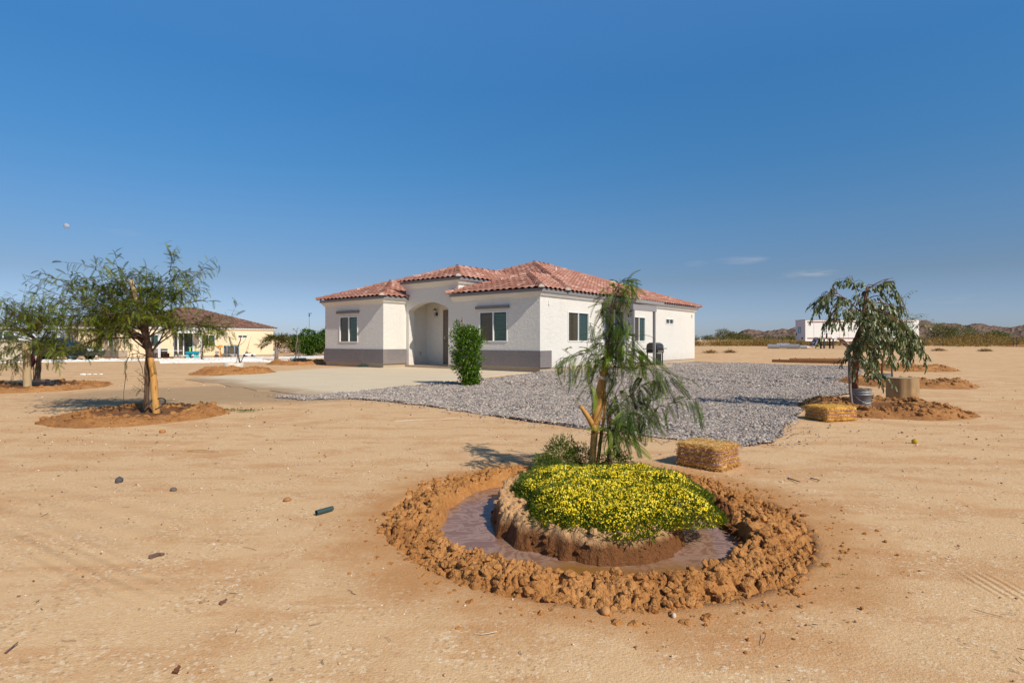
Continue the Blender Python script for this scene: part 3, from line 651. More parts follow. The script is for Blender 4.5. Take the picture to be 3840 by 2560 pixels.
def wall_lamp(parent, org, sd, nrm, mats):
    m = MB(); m.lathe([(0, -.03), (.055, -.03), (.055, 0), (0, 0)], (0, 0, 0), 12); 
    V = m.V[-1]; m.V[-1] = np.stack([V[:, 0], V[:, 2]+.03, V[:, 1]*1.6], 1)
    m.tube([(0, .03, -.02), (0, .09, -.08), (0, .14, -.04), (0, .14, .02)], .010, 6); m.tube([(0, .14, -.02), (0, .14, -.16)], [.012, .006], 6)
    m.lathe([(.02, .0), (.045, .01), (.05, .02), (.02, .02)], (0, .14, 0), 10); m.lathe([(.08, .17), (.085, .175), (.055, .215), (.02, .235), (.012, .26), (0, .27)], (0, .14, 0), 10)
    for k in range(5):
        a = k*6.283/5; m.tube([(.045*math.cos(a), .14+.045*math.sin(a), .02), (.075*math.cos(a), .14+.075*math.sin(a), .17)], .005, 4)
    l = place(m.build('wall_lamp', mats[0], parent, rnd=False), org, sd, nrm)
    g = MB(); g.lathe([(.038, .02), (.068, .17)], (0, .14, 0), 12); g.build('lamp_shade', mats[1], l, rnd=False)
    return l
XR, YB = (1, 0, 0), (0, 1, 0)
def build_house(root, K, full=True):
    LW, TB = 11.76, 7.41                                               # left end, left wing corner
    zb, zw = .17, 2.80
    # ---- walls
    w = MB()
    fr = (-1, 0, 0)                                                    # front walls run along -x (a grows), facing -y
    wall_grid(w, (0, 0, 0), fr, (0, -1, 0), 0, 4.74, zb, zw+.3, [(1.54, 3.0, 1.14, 2.33)])
    wall_grid(w, (0, -1.27, 0), fr, (0, -1, 0), TB, LW, zb, zw+.3, [(9.2, 10.6, 1.11, 2.30)])
    wall_grid(w, (0, 0, 0), YB, (1, 0, 0), 0, 15.2, zb, zw+.3, [(1.86, 3.44, 1.14, 2.335), (4.72, 6.56, .20, 2.56), (7.43, 8.74, 1.14, 2.335), (11.16, 12.17, 2.055, 2.35)])
    wall_grid(w, (-TB, -1.27, 0), YB, (1, 0, 0), 0, 1.27, zb, zw+.3, [])
    wall_grid(w, (-LW, -1.27, 0), YB, (-1, 0, 0), 0, 16.47, zb, zw+.3, [])
    wall_grid(w, (0, 15.2, 0), fr, (0, 1, 0), 0, LW, zb, zw+.3, [])
    # arch wall: spandrel strips over the opening from a=4.74 to 7.22, then the pier to 7.41
    a0, a1, zs, za = 4.74, 7.22, 2.53, 2.86; n = 36; aa = np.linspace(a0, a1, n+1); ca = (a0+a1)/2
    hh = za-zs; half = (a1-a0)/2; rad = (half*half+hh*hh)/(2*hh); zz = za-rad+np.sqrt(rad*rad-(aa-ca)**2)
    zt = 3.72
    for k in range(n):
        w.add([(-aa[k], 0, zz[k]), (-aa[k+1], 0, zz[k+1]), (-aa[k+1], 0, zt), (-aa[k], 0, zt)], [[[0, 1, 2, 3]]])
        w.add([(-aa[k], 0, zz[k]), (-aa[k], .33, zz[k]), (-aa[k+1], .33, zz[k+1]), (-aa[k+1], 0, zz[k+1])], [[[0, 1, 2, 3]]])
    w.add([(-a1, 0, .08), (-TB, 0, .08), (-TB, 0, zt), (-a1, 0, zt)], [[[0, 1, 2, 3]]]); w.add([(-4.15, 0, zw+.3), (-a0, 0, zw+.3), (-a0, 0, zt), (-4.15, 0, zt)], [[[0, 1, 2, 3]]])
    for a in (a0, a1): w.add([(-a, 0, .08), (-a, .33, .08), (-a, .33, zs), (-a, 0, zs)], [[[0, 1, 2, 3]]])
    w.add([(-4.15, 0, 2.7), (-4.15, 4.6, 2.7), (-4.15, 4.6, zt), (-4.15, 0, zt)], [[[0, 1, 2, 3]]]); w.add([(-TB, 0, 2.7), (-TB, 4.6, 2.7), (-TB, 4.6, zt), (-TB, 0, zt)], [[[0, 1, 2, 3]]])
    # porch room behind the arch
    pb, pl, pr, pz = 1.24, 7.40, 4.5, 2.95
    w.add([(-pl, .33, .08), (-pl, pb, .08), (-pl, pb, pz), (-pl, .33, pz)], [[[0, 1, 2, 3]]]); w.add([(-pr, .33, .08), (-pr, pb, .08), (-pr, pb, pz), (-pr, .33, pz)], [[[0, 1, 2, 3]]])
    w.add([(-pl, .33, pz), (-pr, .33, pz), (-pr, pb, pz), (-pl, pb, pz)], [[[0, 1, 2, 3]]])
    wall_grid(w, (0, pb, 0), fr, (0, -1, 0), pr, pl, .08, pz, [(5.36, 6.30, .12, 2.60)])
    w.add([(-a1, .33, .08), (-pl, .33, .08), (-pl, .33, pz), (-a1, .33, pz)], [[[0, 1, 2, 3]]])
    # slanted stucco cornice under the eaves: profile from the wall (0, zw) out to (oc, zc)
    def cornice(pts, zw, zc, oc=.16):
        for (p, q, n0, n1) in pts:
            p, q, n0, n1 = (np.array(v, float) for v in (p, q, n0, n1))
            P = lambda b, n, o, z: (b[0]+n[0]*o, b[1]+n[1]*o, z)
            for (o0, z0, o1, z1) in ((0, zw, oc*.35, zw+(zc-zw)*.2), (oc*.35, zw+(zc-zw)*.2, oc, zc), (oc, zc, oc, zc+.05)):
                w.add([P(p, n0, o0, z0), P(q, n1, o0, z0), P(q, n1, o1, z1), P(p, n0, o1, z1)], [[[0, 1, 2, 3]]])
    oc = .16
    d = (1, -1)
    cornice([((0, 0), (-4.47, 0), (1, -1), (0, -1)), ((0, 0), (0, 15.2), (1, -1), (1, 1)), ((0, 15.2), (-LW, 15.2), (1, 1), (-1, 1)),
             ((-TB, -1.27), (-LW, -1.27), (1, -1), (-1, -1)), ((-TB, -1.27), (-TB, 0), (1, -1), (1, 0)), ((-LW, -1.27), (-LW, 15.2), (-1, -1), (-1, 1))], zw, 3.0)
    w.add([(-4.47, 0, zw), (-4.47, -.056, zw+.04), (-4.47, -.16, 3.0), (-4.47, -.16, 3.05), (-4.47, 0, 3.05)], [[0, 1, 2, 3, 4]])
    cornice([((-4.15, 0), (-TB, 0), (1, -1), (-1, -1)), ((-4.15, 0), (-4.15, 4.6), (1, -1), (1, 0)), ((-TB, 0), (-TB, 4.6), (-1, -1), (-1, 0))], 3.49, 3.70)
    w.build('wall', K['wall'], root, rnd=False)
    # ---- foundation, wainscot
    f = MB()
    for (x0, y0, x1, y1) in ((-4.74, .03, -.03, 15.17), (-LW+.03, -1.24, -TB-.03, 15.17), (-TB-.03, 1.3, -4.74, 15.17)): f.box((x0, y0, -.5), (x1, y1, zb+.03))
    f.build('foundation', K['stem'], root, rnd=False)
    wc = MB(); zt0, zt1 = .185, .81; p = .045
    wc.box((-4.30, -p, zt0), (p, .02, zt1)); wc.box((.001-.02, .02, zt0), (p, .69, zt1))
    wc.build('wainscot', K['wains'], root, rnd=False); wc = MB()
    wc.box((-LW-p, -1.27-p, zt0), (-TB+p, -1.25, zt1)); wc.box((-TB-.02, -1.25, zt0), (-TB+p, -.003, zt1)); wc.box((-LW-p, -1.25, zt0), (-LW+.02, -.5, zt1))
    wc.build('wainscot', K['wains'], root, rnd=False)
    # ---- fascia boards
    fa = MB()
    def fas(x0, y0, x1, y1, z0, z1): fa.box((min(x0, x1), min(y0, y1), z0), (max(x0, x1), max(y0, y1), z1))
    fas(-4.50, -.185, .185, -.150, 2.985, 3.10); fas(.150, -.150, .185, 15.38, 2.985, 3.10); fas(-LW-.185, 15.35, .150, 15.38, 2.985, 3.10)
    fas(-LW-.185, -1.455, -TB+.185, -1.42, 2.985, 3.10); fas(-TB+.150, -1.42, -TB+.185, -.003, 2.985, 3.10); fas(-LW-.185, -1.42, -LW-.15, 15.35, 2.985, 3.10)
    fas(-TB-.185, -.186, -4.15+.185, -.150, 3.685, 3.80); fas(-4.15+.150, -.150, -4.15+.185, 4.6, 3.685, 3.80); fas(-TB-.185, -.150, -TB-.15, 4.6, 3.685, 3.80)
    fa.build('fascia', K['fascia'], root, rnd=False)
    # ---- tiled roof: slopes cut at hips by vertical planes
    ze, oe, pt = 3.085, .27, .36; bm = bmesh.new(); lay = bm.faces.layers.float.new('rnd')
    xr, xl = oe, -LW-oe; xm = (xr+xl)/2; run = (xr-xl)/2; yf, yb = 1.48, 15.2+oe
    hp = lambda co, no: (Vector((*co, 0)), Vector((*no, 0)).normalized())
    roof_face(bm, lay, (xr, yf, ze), (0, 1, 0), (-1, 0, 0), yb-yf, run, pt, [hp((xr, yf), (-1, -1)), hp((xr, yb), (-1, 1)), hp((xm, 0), (-1, 0))])
    roof_face(bm, lay, (xl, yf, ze), (0, 1, 0), (1, 0, 0), yb-yf, run, pt, [hp((xl, yf), (1, -1)), hp((xl, yb), (1, 1)), hp((xm, 0), (1, 0))])
    roof_face(bm, lay, (xl, yf, ze), (1, 0, 0), (0, 1, 0), xr-xl, run, pt, [hp((xr, yf), (1, 1)), hp((xl, yf), (-1, 1))])
    roof_face(bm, lay, (xl, yb, ze), (1, 0, 0), (0, -1, 0), xr-xl, run, pt, [hp((xr, yb), (1, -1)), hp((xl, yb), (-1, -1))])
    cp = []; pk = ze+run*pt+.03; yp0, yp1 = yf+run, yb-run
    caps(cp, (xr, yf, ze+.05), (xm, yp0, pk)); caps(cp, (xl, yf, ze+.05), (xm, yp0, pk)); caps(cp, (xr, yb, ze+.05), (xm, yp1, pk)); caps(cp, (xl, yb, ze+.05), (xm, yp1, pk)); caps(cp, (xm, yp0, pk+.03), (xm, yp1, pk+.03))
    def wing(x1, x0, y0, ze, yend, rs, ls, rsend=None):
        """hip-ended wing between x0 < x1 with its front eave at y0 and ridge running back to yend"""
        xm = (x0+x1)/2; rn = (x1-x0)/2
        roof_face(bm, lay, (x0, y0, ze), (1, 0, 0), (0, 1, 0), x1-x0, rn, pt, [hp((x1, y0), (1, 1)), hp((x0, y0), (-1, 1))])
        if rs: roof_face(bm, lay, (x1, y0, ze), (0, 1, 0), (-1, 0, 0), rs, rn, pt, [hp((x1, y0), (-1, -1))[:1]+(Vector((-1, -1, 0)).normalized(),), hp((xm, 0), (-1, 0))]+(rsend or []))
        if ls: roof_face(bm, lay, (x0, y0, ze), (0, 1, 0), (1, 0, 0), ls, rn, pt, [(Vector((x0, y0, 0)), Vector((1, -1, 0)).normalized()), hp((xm, 0), (1, 0))])
        caps(cp, (x1, y0, ze+.05), (xm, y0+rn, ze+rn*pt+.03)); caps(cp, (x0, y0, ze+.05), (xm, y0+rn, ze+rn*pt+.03)); caps(cp, (xm, y0+rn, ze+rn*pt+.05), (xm, yend, ze+rn*pt+.05))
    wing(xr, -4.58, -oe, ze, 4.1, 7.0, 4.0, [(Vector((xr, yf, 0)), Vector((-1*-1, 1, 0)).normalized())])
    wing(-3.88, -TB-oe, -oe, ze+.69, 5.4, 6.0, 6.0)
    wing(-TB+oe, xl, -1.27-oe, ze, 4.2, 4.6, 4.6)
    me = bpy.data.meshes.new('roof'); bm.to_mesh(me); bm.free(); me.materials.append(K['tile']); rf = obj('roof', me, root)
    for row in cp: row.build('ridge_cap_row', [K['tile'], K['mortar']], rf)
    dk = MB(); z = ze-.035
    def deck(pts): dk.add(pts, [np.arange(len(pts))])
    i = .07
    deck([(xr-i, yf, z), (xr-i, yb-i, z), (xm, yp1, z+run*pt), (xm, yp0, z+run*pt)]); deck([(xl+i, yf, z), (xm, yp0, z+run*pt), (xm, yp1, z+run*pt), (xl+i, yb-i, z)]); deck([(xl+i, yf, z), (xr-i, yf, z), (xm, yp0, z+run*pt)]); deck([(xl+i, yb-i, z), (xm, yp1, z+run*pt), (xr-i, yb-i, z)])
    def wdeck(x1, x0, y0, ze, ye):
        xm = (x0+x1)/2; rn = (x1-x0)/2; zr = ze+rn*pt-.035; z = ze-.035
        deck([(x0+i, y0+i, z), (x1-i, y0+i, z), (xm, y0+rn, zr)]); deck([(x1-i, y0+i, z), (x1-i, ye, z), (xm, ye, zr), (xm, y0+rn, zr)]); deck([(x0+i, y0+i, z), (xm, y0+rn, zr), (xm, ye, zr), (x0+i, ye, z)])
    wdeck(xr, -4.58, -oe, ze, 5); wdeck(-3.88, -TB-oe, -oe, ze+.69, 6); wdeck(-TB+oe, xl, -1.27-oe, ze, 5)
    dk.build('roof_deck', K['deck'], rf, rnd=False)
    # ---- windows
    window(root, (-3.0, 0, 1.14), XR, (0, -1, 0), 1.46, 1.19, K); window(root, (-10.6, -1.27, 1.11), XR, (0, -1, 0), 1.4, 1.19, K)
    window(root, (0, 1.86, 1.14), YB, (1, 0, 0), 1.58, 1.195, K); window(root, (0, 7.43, 1.14), YB, (1, 0, 0), 1.31, 1.195, K); window(root, (0, 11.16, 2.055), YB, (1, 0, 0), 1.01, .295, K, False)
    if full:
        for (x0, x1, y) in ((-3.15, -1.43, 0), (-10.76, -9.09, -1.27)):
            l = MB(); l.box((x0, y-.10, 2.435), (x1, y, 2.55)); o = l.build('lintel', M['lintel'], root, rnd=False); bv = o.modifiers.new('b', 'BEVEL'); bv.width = .02; bv.segments = 2
    # ---- sliding patio door
    s = MB(); W, Hh, t = 1.84, 2.36, .06
    s.box((0, -.08, 0), (t, .02, Hh)); s.box((W-t, -.08, 0), (W, .02, Hh)); s.box((t, -.08, Hh-t), (W-t, .02, Hh)); s.box((t, -.08, 0), (W-t, .02, t)); s.box((W/2-.05, -.07, t), (W/2+.05, .01, Hh-t))
    sd = place(s.build('sliding_door', K['frame'], root, rnd=False), (0, 4.72, .20), YB, (1, 0, 0))
    for a, b, m in ((W/2+.05, W-t, K['dglass']), (t, W/2-.05, K['screen'])):
        q = MB(); q.poly([(a, -.04, t), (a, -.04, Hh-t), (b, -.04, Hh-t), (b, -.04, t)]); q.build('pane', m, sd, rnd=False)
    q = MB()
    for k in range(17): q.box((t+.02+k*.1, -.22, t), (t+.105+k*.1, -.215, Hh-t))
    q.build('vertical_blinds', K['blind'], sd, rnd=False)
    # ---- patio: slab, two posts, beam, flat cover
    pm = 1.62
    q = MB(); q.box((.03, 4.0, -.5), (1.95, 7.4, .13)); q.build('patio_slab', K['stem'], root, rnd=False)
    for b in (4.50, 6.52):
        q = MB(); q.box((pm-.20, b, .13), (pm-.10, b+.10, 2.46)); q.build('patio_post', K['post'], root, rnd=False)
    q = MB(); q.box((pm-.215, 4.42, 2.46), (pm-.085, 6.68, 2.70)); q.build('patio_beam', K['post'], root, rnd=False)
    q = MB(); q.add([(.19, 4.47, 2.88), (pm, 4.47, 2.76), (pm, 7.3, 2.76), (.19, 7.3, 2.88), (.19, 4.47, 3.02), (pm, 4.47, 2.90), (pm, 7.3, 2.90), (.19, 7.3, 3.02)], [[[0, 3, 2, 1], [4, 5, 6, 7], [0, 1, 5, 4], [1, 2, 6, 5], [2, 3, 7, 6], [3, 0, 4, 7]]]); q.build('patio_roof', K['fascia'], root, rnd=False)
    # ---- porch slab, front door, lamps and small fittings
    q = MB(); q.box((-7.45, -.04, -.3), (-4.3, 1.30, .10)); q.build('porch_slab', K['stem'], root, rnd=False)
    d = MB(); d.box((0, -.06, 0), (.94, -.02, 2.46))
    for (x, z, ww, h) in ((.14, .25, .28, .75), (.52, .25, .28, .75), (.14, 1.2, .28, 1.0), (.52, 1.2, .28, 1.0)): d.box((x, -.021, z), (x+ww, -.008, z+h))
    dd = place(d.build('front_door', K['door'], root, rnd=False), (-6.30, 1.24, .12), XR, (0, -1, 0))
    q = MB(); q.tube([(.09, 0, 1.0), (.09, .05, 1.0)], .012, 8); q.lathe([(0, -.03), (.03, 0), (0, .03)], (.09, .06, 1.0), 10); q.build('door_handle', M['steel'], dd, rnd=False)
    q = MB(); q.box((.06, -.02, 1.14), (.12, .005, 1.26)); q.build('deadbolt', M['steel'], dd, rnd=False)
    q = MB(); q.box((-.05, -.06, 0), (.0, .014, 2.53)); q.box((.94, -.06, 0), (.99, .014, 2.53)); q.box((0, -.06, 2.46), (.94, .014, 2.53)); q.build('door_frame', K['frametrim'], dd, rnd=False)
    if full:
        wall_lamp(root, (-6.70, 1.24, 2.40), XR, (0, -1, 0), (M['black'], M['lampglass']))
        wall_lamp(root, (0, 4.50, 2.36), YB, (1, 0, 0), (M['black'], M['lampglass'])); wall_lamp(root, (0, 6.97, 2.36), YB, (1, 0, 0), (M['black'], M['lampglass']))
        q = MB(); q.box((-7.40, .82, .54), (-7.375, .90, .67)); q.box((-7.376, .84, .57), (-7.368, .88, .64), 1); q.build('outlet_cover', [M['trim'], M['white']], root, rnd=False)
        q = MB(); q.box((0, .52, 2.52), (.045, .58, 2.68)); q.build('sensor_box', M['white'], root, rnd=False)
        q = MB(); q.box((0, 14.72, 2.50), (.03, 14.76, 2.66)); q.build('vent_slot', M['trim'], root, rnd=False)
        q = MB(); q.tube([(-4.2, 7.2, 4.3), (-4.2, 7.2, 4.95)], .05, 10); q.build('vent_pipe', M['mortar'], root, rnd=False)
K1 = dict(wall=M['stucco'], stem=M['concrete'], wains=M['greystucco'], fascia=M['trim'], tile=M['tile'], mortar=M['mortar'], deck=plain('roof_felt', (.07, .045, .035), .95), frame=M['white'], frametrim=M['cream'], glass=M['glass'], screen=M['screen'], dglass=M['dglass'], blind=M['blind'], post=M['trim'], door=M['door'])
h1 = thing('house', 'white stucco house with red barrel tile roof and arched entry', 'house', (1.03, 20.9, 0), HR)
build_house(h1, K1)
K2 = dict(K1, wall=plain('cream_stucco', (.80, .63, .42), .9, .06, 1.2, bump=.006), wains=plain('taupe_stucco', (.36, .29, .21), .9, .06), fascia=plain('white_fascia', (.82, .80, .76), .6, .03), post=M['white'], tile=tile_mat('brown_tile', (.15, .075, .055), (.25, .14, .10), (.4, .27, .2), .35), mortar=plain('brown_mortar', (.2, .12, .09)), frametrim=M['white'], blind=plain('pale_blinds', (.55, .66, .60)))
h2 = thing('house', 'cream stucco house with brown tile roof behind the mesquite', 'house', (-36.9, 53.4, -.5), HR)
build_house(h2, K2, False)
K3 = dict(K2, tile=tile_mat('tan_tile', (.27, .15, .10), (.36, .21, .15), (.5, .36, .28), .4), wall=plain('beige_stucco', (.60, .49, .34), .9, .06, 1.2))
h3 = thing('house', 'beige house with tan tile roof at the far left edge', 'house', (-85.5, 78, -.5), HR)
build_house(h3, K3, False)

# ------------------------------------------------------------------ trees and plants
def bark(name, lo, hi, scale=(30, 30, 5), rough=.85, b=.006):
    t = NT(name); v = t.co(scale); n = t.noise(1.0, 5, .65, vec=v, dist=.4); m = t.noise(7, 3)
    return t.fin(t.mix(t.math('ADD', t.math('MULTIPLY', n, .7), t.math('MULTIPLY', m, .3)), lo, hi), rough, 0, t.bump(n, .8, b), .3)
def peeled():
    t = NT('peeled_wood'); n = t.noise(1, 5, .65, vec=t.co((18, 18, 3)), dist=.5); k = t.noise(1, 4, .6, vec=t.co((26, 26, 2.2)), dist=.8); m = t.noise(6, 3)
    col = t.mix(n, (.36, .16, .035), (.68, .38, .12)); col = t.mix(t.ramp(k, [(.60, 0), (.68, .85)]), col, (.13, .06, .025)); col = t.mix(t.ramp(m, [(.55, 0), (.75, .5)]), col, (.50, .24, .06))
    return t.fin(col, .65, 0, t.bump(t.math('SUBTRACT', n, t.ramp(k, [(.58, 0), (.7, 1)])), .9, .008), .25)
M['bark'] = bark('mesquite_bark', (.045, .025, .016), (.20, .12, .075)); M['peeled'] = peeled()
M['palelog'] = bark('pale_log', (.30, .20, .10), (.58, .43, .24), (9, 9, 3)); M['redbark'] = bark('red_bark', (.075, .028, .014), (.27, .10, .045), (22, 22, 4)); M['greystem'] = bark('grey_stem', (.14, .10, .075), (.33, .25, .19))
M['cut'] = plain('cut_wood', (.62, .42, .20), .8, .2, 25)
M['mesq'] = leaf_mat('mesquite_leaf', (.035, .060, .005), (.11, .15, .012), (.27, .31, .03), .45)
M['mesq2'] = leaf_mat('fresh_leaf', (.026, .060, .005), (.09, .155, .012), (.25, .32, .028), .42)
M['euc'] = leaf_mat('eucalyptus_leaf', (.055, .078, .026), (.145, .180, .080), (.34, .36, .20), .26, .35)
M['ficus'] = leaf_mat('ficus_leaf', (.022, .065, .006), (.085, .17, .010), (.23, .34, .03), .34, .3)
M['dkleaf'] = leaf_mat('dark_leaf', (.014, .040, .004), (.045, .10, .008), (.13, .21, .018), .3)
M['brush'] = leaf_mat('dry_brush', (.11, .075, .022), (.25, .16, .045), (.42, .27, .08), .15); M['green_brush'] = leaf_mat('green_brush', (.05, .052, .014), (.125, .115, .028), (.22, .185, .045), .2)
M['paloverde'] = leaf_mat('palo_verde_leaf', (.045, .062, .012), (.10, .135, .022), (.18, .21, .035), .25)

def rot_to(d, up=None, roll=None):
    """rotation matrices whose first column is the direction d (n,3); second column sideways"""
    d = d/(np.linalg.norm(d, axis=1)[:, None]+1e-12); n = len(d)
    ref = np.tile([0, 0, 1.0], (n, 1)); ref[np.abs(d[:, 2]) > .95] = [1, 0, 0]
    s = np.cross(ref, d); s /= np.linalg.norm(s, axis=1)[:, None]; u = np.cross(d, s)
    if roll is not None:
        c, q = np.cos(roll)[:, None], np.sin(roll)[:, None]; s, u = c*s+q*u, -q*s+c*u
    return np.stack([d, s, u], 2)
def frond(pairs, ll, lw, droop=.35):
    """feathery compound leaf of unit length along +x; leaflets are narrow diamonds"""
    V, Q = [], []
    def pt(t): return np.array([t*(1-.12*droop*t), 0, -droop*t*t])
    for k in range(pairs):
        t = .12+.88*k/(pairs-1); p = pt(t); f = ll*(1-.55*abs(2*t-1.05)**2.2)
        for sgn in (1, -1):
            d = np.array([.55, sgn*.83, -.10]); d /= np.linalg.norm(d); w = np.array([.83, -sgn*.55, 0])*lw
            b = len(V); V += [p, p+d*f*.5+w, p+d*f, p+d*f*.5-w]; Q.append([b, b+1, b+2, b+3])
    b = len(V)
    for k in range(4):
        p = pt(k/4); q = pt((k+1)/4); n = len(V); V += [p+[0, lw*.7, 0], p-[0, lw*.7, 0], q-[0, lw*.7, 0], q+[0, lw*.7, 0]]; Q.append([n, n+1, n+2, n+3])
    return np.array(V), np.array(Q)
def blade(w, bend=.2):
    V = np.array([[0, 0, 0], [.3, w, -.02], [.3, -w, -.02], [.68, w*.8, -bend*.45], [.68, -w*.8, -bend*.45], [1, 0, -bend]]); return V, np.array([[0, 2, 1, 1], [1, 2, 4, 3], [3, 4, 5, 5]])
def blade4(w): return np.array([[0, 0, 0], [.45, w, .03], [1, 0, -.05], [.45, -w, .03]]), np.array([[0, 1, 2, 3]])
def curve(a, b, sag=0.0, n=8, wob=.0):
    a, b = np.array(a, float), np.array(b, float); t = np.linspace(0, 1, n)[:, None]
    p = a+(b-a)*t; p[:, 2] += sag*4*(t*(1-t))[:, 0]
    if wob:
        L = np.linalg.norm(b-a); o = rng.standard_normal((n, 3))*wob*L; o[0] = o[-1] = 0; p = p+o
    return p
def along(P, ts):
    seg = np.linalg.norm(np.diff(P, axis=0), axis=1); c = np.concatenate([[0], np.cumsum(seg)]); s = np.asarray(ts)*c[-1]
    pos = np.stack([np.interp(s, c, P[:, k]) for k in range(3)], 1); i = np.clip(np.searchsorted(c, s)-1, 0, len(seg)-1)
    return pos, np.diff(P, axis=0)[i]/seg[i][:, None]
class Leaves:
    def __init__(s): s.V = []; s.F = []; s.r = []; s.n = 0; s.keep = None
    def add(s, T, P, Rm, S, r=None):
        if s.keep is not None:
            k = s.keep(np.asarray(P)); P, Rm, S = np.asarray(P)[k], Rm[k], np.asarray(S)[k]; r = None
            if not len(P): return
        W, Fo = scatter(T, np.asarray(P), Rm, S); s.V.append(W); s.F.append(Fo+s.n); s.n += len(W)
        s.r.append(np.repeat(rng.random(len(P)) if r is None else r, len(T[1])))
    def build(s, name, mat, parent, at):
        return obj(name, mesh(name, np.concatenate(s.V), [np.concatenate(s.F)], mat, None, False, np.concatenate(s.r), at), parent)
def twig_leaves(L, P, T, step, size, spread=.9, down=.3, t0=.25, both=True, rb=None):
    """leaves along a twig P: alternate sides, spread outwards and hanging a little"""
    ln = np.linalg.norm(np.diff(P, axis=0), axis=1).sum(); n = max(2, int(ln/step)); ts = t0+(1-t0)*(np.arange(n)+rng.random(n)*.6)/n; ts = np.clip(ts, 0, 1)
    pos, d = along(P, ts); up = np.array([0, 0, 1.0]); side = np.cross(d, up); side /= np.linalg.norm(side, axis=1)[:, None]+1e-9
    a = rng.random(n)*6.2832; other = np.cross(side, d); o = side*np.cos(a)[:, None]+other*np.sin(a)[:, None]
    dirs = d*(1-.5*spread)+o*spread+np.array([0, 0, -down])+.18*rng.standard_normal((n, 3))
    L.add(T, pos, rot_to(dirs, roll=rng.standard_normal(n)*.5), size*(.65+.6*rng.random(n)), None if rb is None else np.clip(rb+.25*rng.standard_normal(n), 0, 1))
def sub_twigs(P, n, length, t0=.25, lift=.1, spread=.8):
    ts = t0+(1-t0)*rng.random(n)**.8; pos, d = along(P, ts); out = []
    for p, q in zip(pos, d):
        v = q*(1-spread*.5)+spread*rng.standard_normal(3)*np.array([1, 1, .55])+np.array([0, 0, lift]); v /= np.linalg.norm(v); l = length*(.5+.8*rng.random())
        out.append(curve(p, p+v*l, rng.standard_normal()*.05*l, 5, .03))
    return out
Z3 = lambda x, y: (x*.45917, 920+y*.45917)
Z6 = lambda x, y: (2000+x*.472, 1020+y*.472)
Z5 = lambda x, y: (2900+x*.39966, 1000+y*.39966)
def path(zf, pts, Y): return np.array([PX(*zf(x, y), Y+dy) for x, y, dy in pts])
def resample(P, n):
    P = np.asarray(P); return along(P, np.linspace(0, 1, n))[0]

# --- big mesquite at the left, with its thick peeled support log
Y = 8.95; b0 = PX(*Z3(1200, 1380), Y); b0[2] = 0
tr = thing('mesquite_tree', 'wide feathery mesquite with yellow peeled lower trunk and a cut stub on top', 'tree', b0)
tk = MB(); main = path(Z3, [(1195, 1400, .02), (1200, 1180, .02), (1205, 1000, .03), (1215, 900, .04), (1205, 800, .06), (1190, 700, .08), (1185, 620, .1)], Y)
tk.tube(resample(main, 18), np.linspace(.035, .045, 18), 8, noise=.05)
tk.tube(path(Z3, [(1170, 1340, -.1), (1190, 1180, -.1), (1185, 1000, -.06), (1200, 880, 0)], Y), .014, 6)
nodes = [(1230, 880, .03), (1195, 780, .06), (1190, 700, .08), (1185, 640, .1)]
Lm = Leaves(); FR = frond(9, .20, .030, .35); brs = []
st0, st1 = PX(*Z3(1140, 480), Y), PX(*Z3(1070, 285), Y)                # keep the cut stub clear of leaves in front
Lm.keep = lambda P: ~((P[:, 1] < Y+.02) & (P[:, 2] > st0[2]) & (np.abs(P[:, 0]/P[:, 1]*Y-(st0[0]+(st1[0]-st0[0])*(P[:, 2]-st0[2])/(st1[2]-st0[2]))) < .075))
ends = [(350, 305, -.3, 0), (470, 240, .3, 0), (560, 330, -.5, 0), (640, 215, .4, 0), (780, 160, 0, 1), (860, 160, -.4, 1), (980, 190, .3, 2), (1080, 260, -.3, 2), (1190, 250, .4, 2), (1260, 220, -.2, 2), (1330, 270, .3, 2), (1460, 220, 0, 2), (1620, 220, -.3, 2), (1560, 330, .3, 2), (1540, 430, -.4, 1),
        (1590, 560, .2, 0), (1480, 600, -.4, 0), (1680, 640, .25, 0), (470, 430, -.6, 1), (560, 500, .5, 1), (480, 600, -.2, 1), (600, 640, .5, 1), (700, 700, -.6, 1), (640, 830, -.5, 1), (450, 900, -.35, 1), (800, 760, .4, 2), (930, 820, -.6, 1), (960, 640, -.9, 2), (760, 560, -.8, 2), (720, 420, .8, 2), (900, 380, -.9, 2), (1080, 400, .9, 2), (1300, 420, -.8, 2), (1380, 520, .8, 2), (1100, 560, -1.0, 2), (1280, 600, -.9, 2), (880, 500, .2, 2), (1000, 300, .1, 3), (1200, 480, .1, 3), (1420, 380, .1, 3), (640, 380, .1, 1), (560, 700, .1, 1), (860, 650, .6, 1), (1350, 640, .5, 1), (700, 250, -.2, 2), (800, 320, .5, 3), (900, 260, -.1, 3), (620, 290, .2, 2), (1120, 330, -.5, 3), (1250, 330, .5, 3), (1440, 300, -.2, 3), (1340, 350, .2, 3), (760, 640, .9, 2), (520, 550, .2, 1), (680, 520, -.3, 1), (1000, 440, .5, 3), (1020, 680, .8, 3), (1160, 600, .7, 3)]
for (x, y, dy, k) in ends:
    x = 1150+(x-1150)*1.07; y = y+18
    a = PX(*Z3(*nodes[min(k, 3)][:2]), Y+nodes[min(k, 3)][2]); e = PX(*Z3(x, y), Y+dy)
    m = a*.5+e*.5+np.array([0, 0, .10+.12*rng.random()]); brs.append(resample(np.array([a, a*.7+m*.3+[0, 0, .02], m, e*.75+m*.25+[0, 0, .03], e])+.02*rng.standard_normal((5, 3))*np.array([[0], [1], [1], [1], [0]]), 14))
brs.append(path(Z3, [(1215, 880, .04), (1250, 790, .04), (1250, 730, .04), (1330, 690, 0), (1430, 660, -.1), (1560, 640, -.2), (1690, 660, -.25), (1790, 700, -.25), (1880, 760, -.25)], Y))
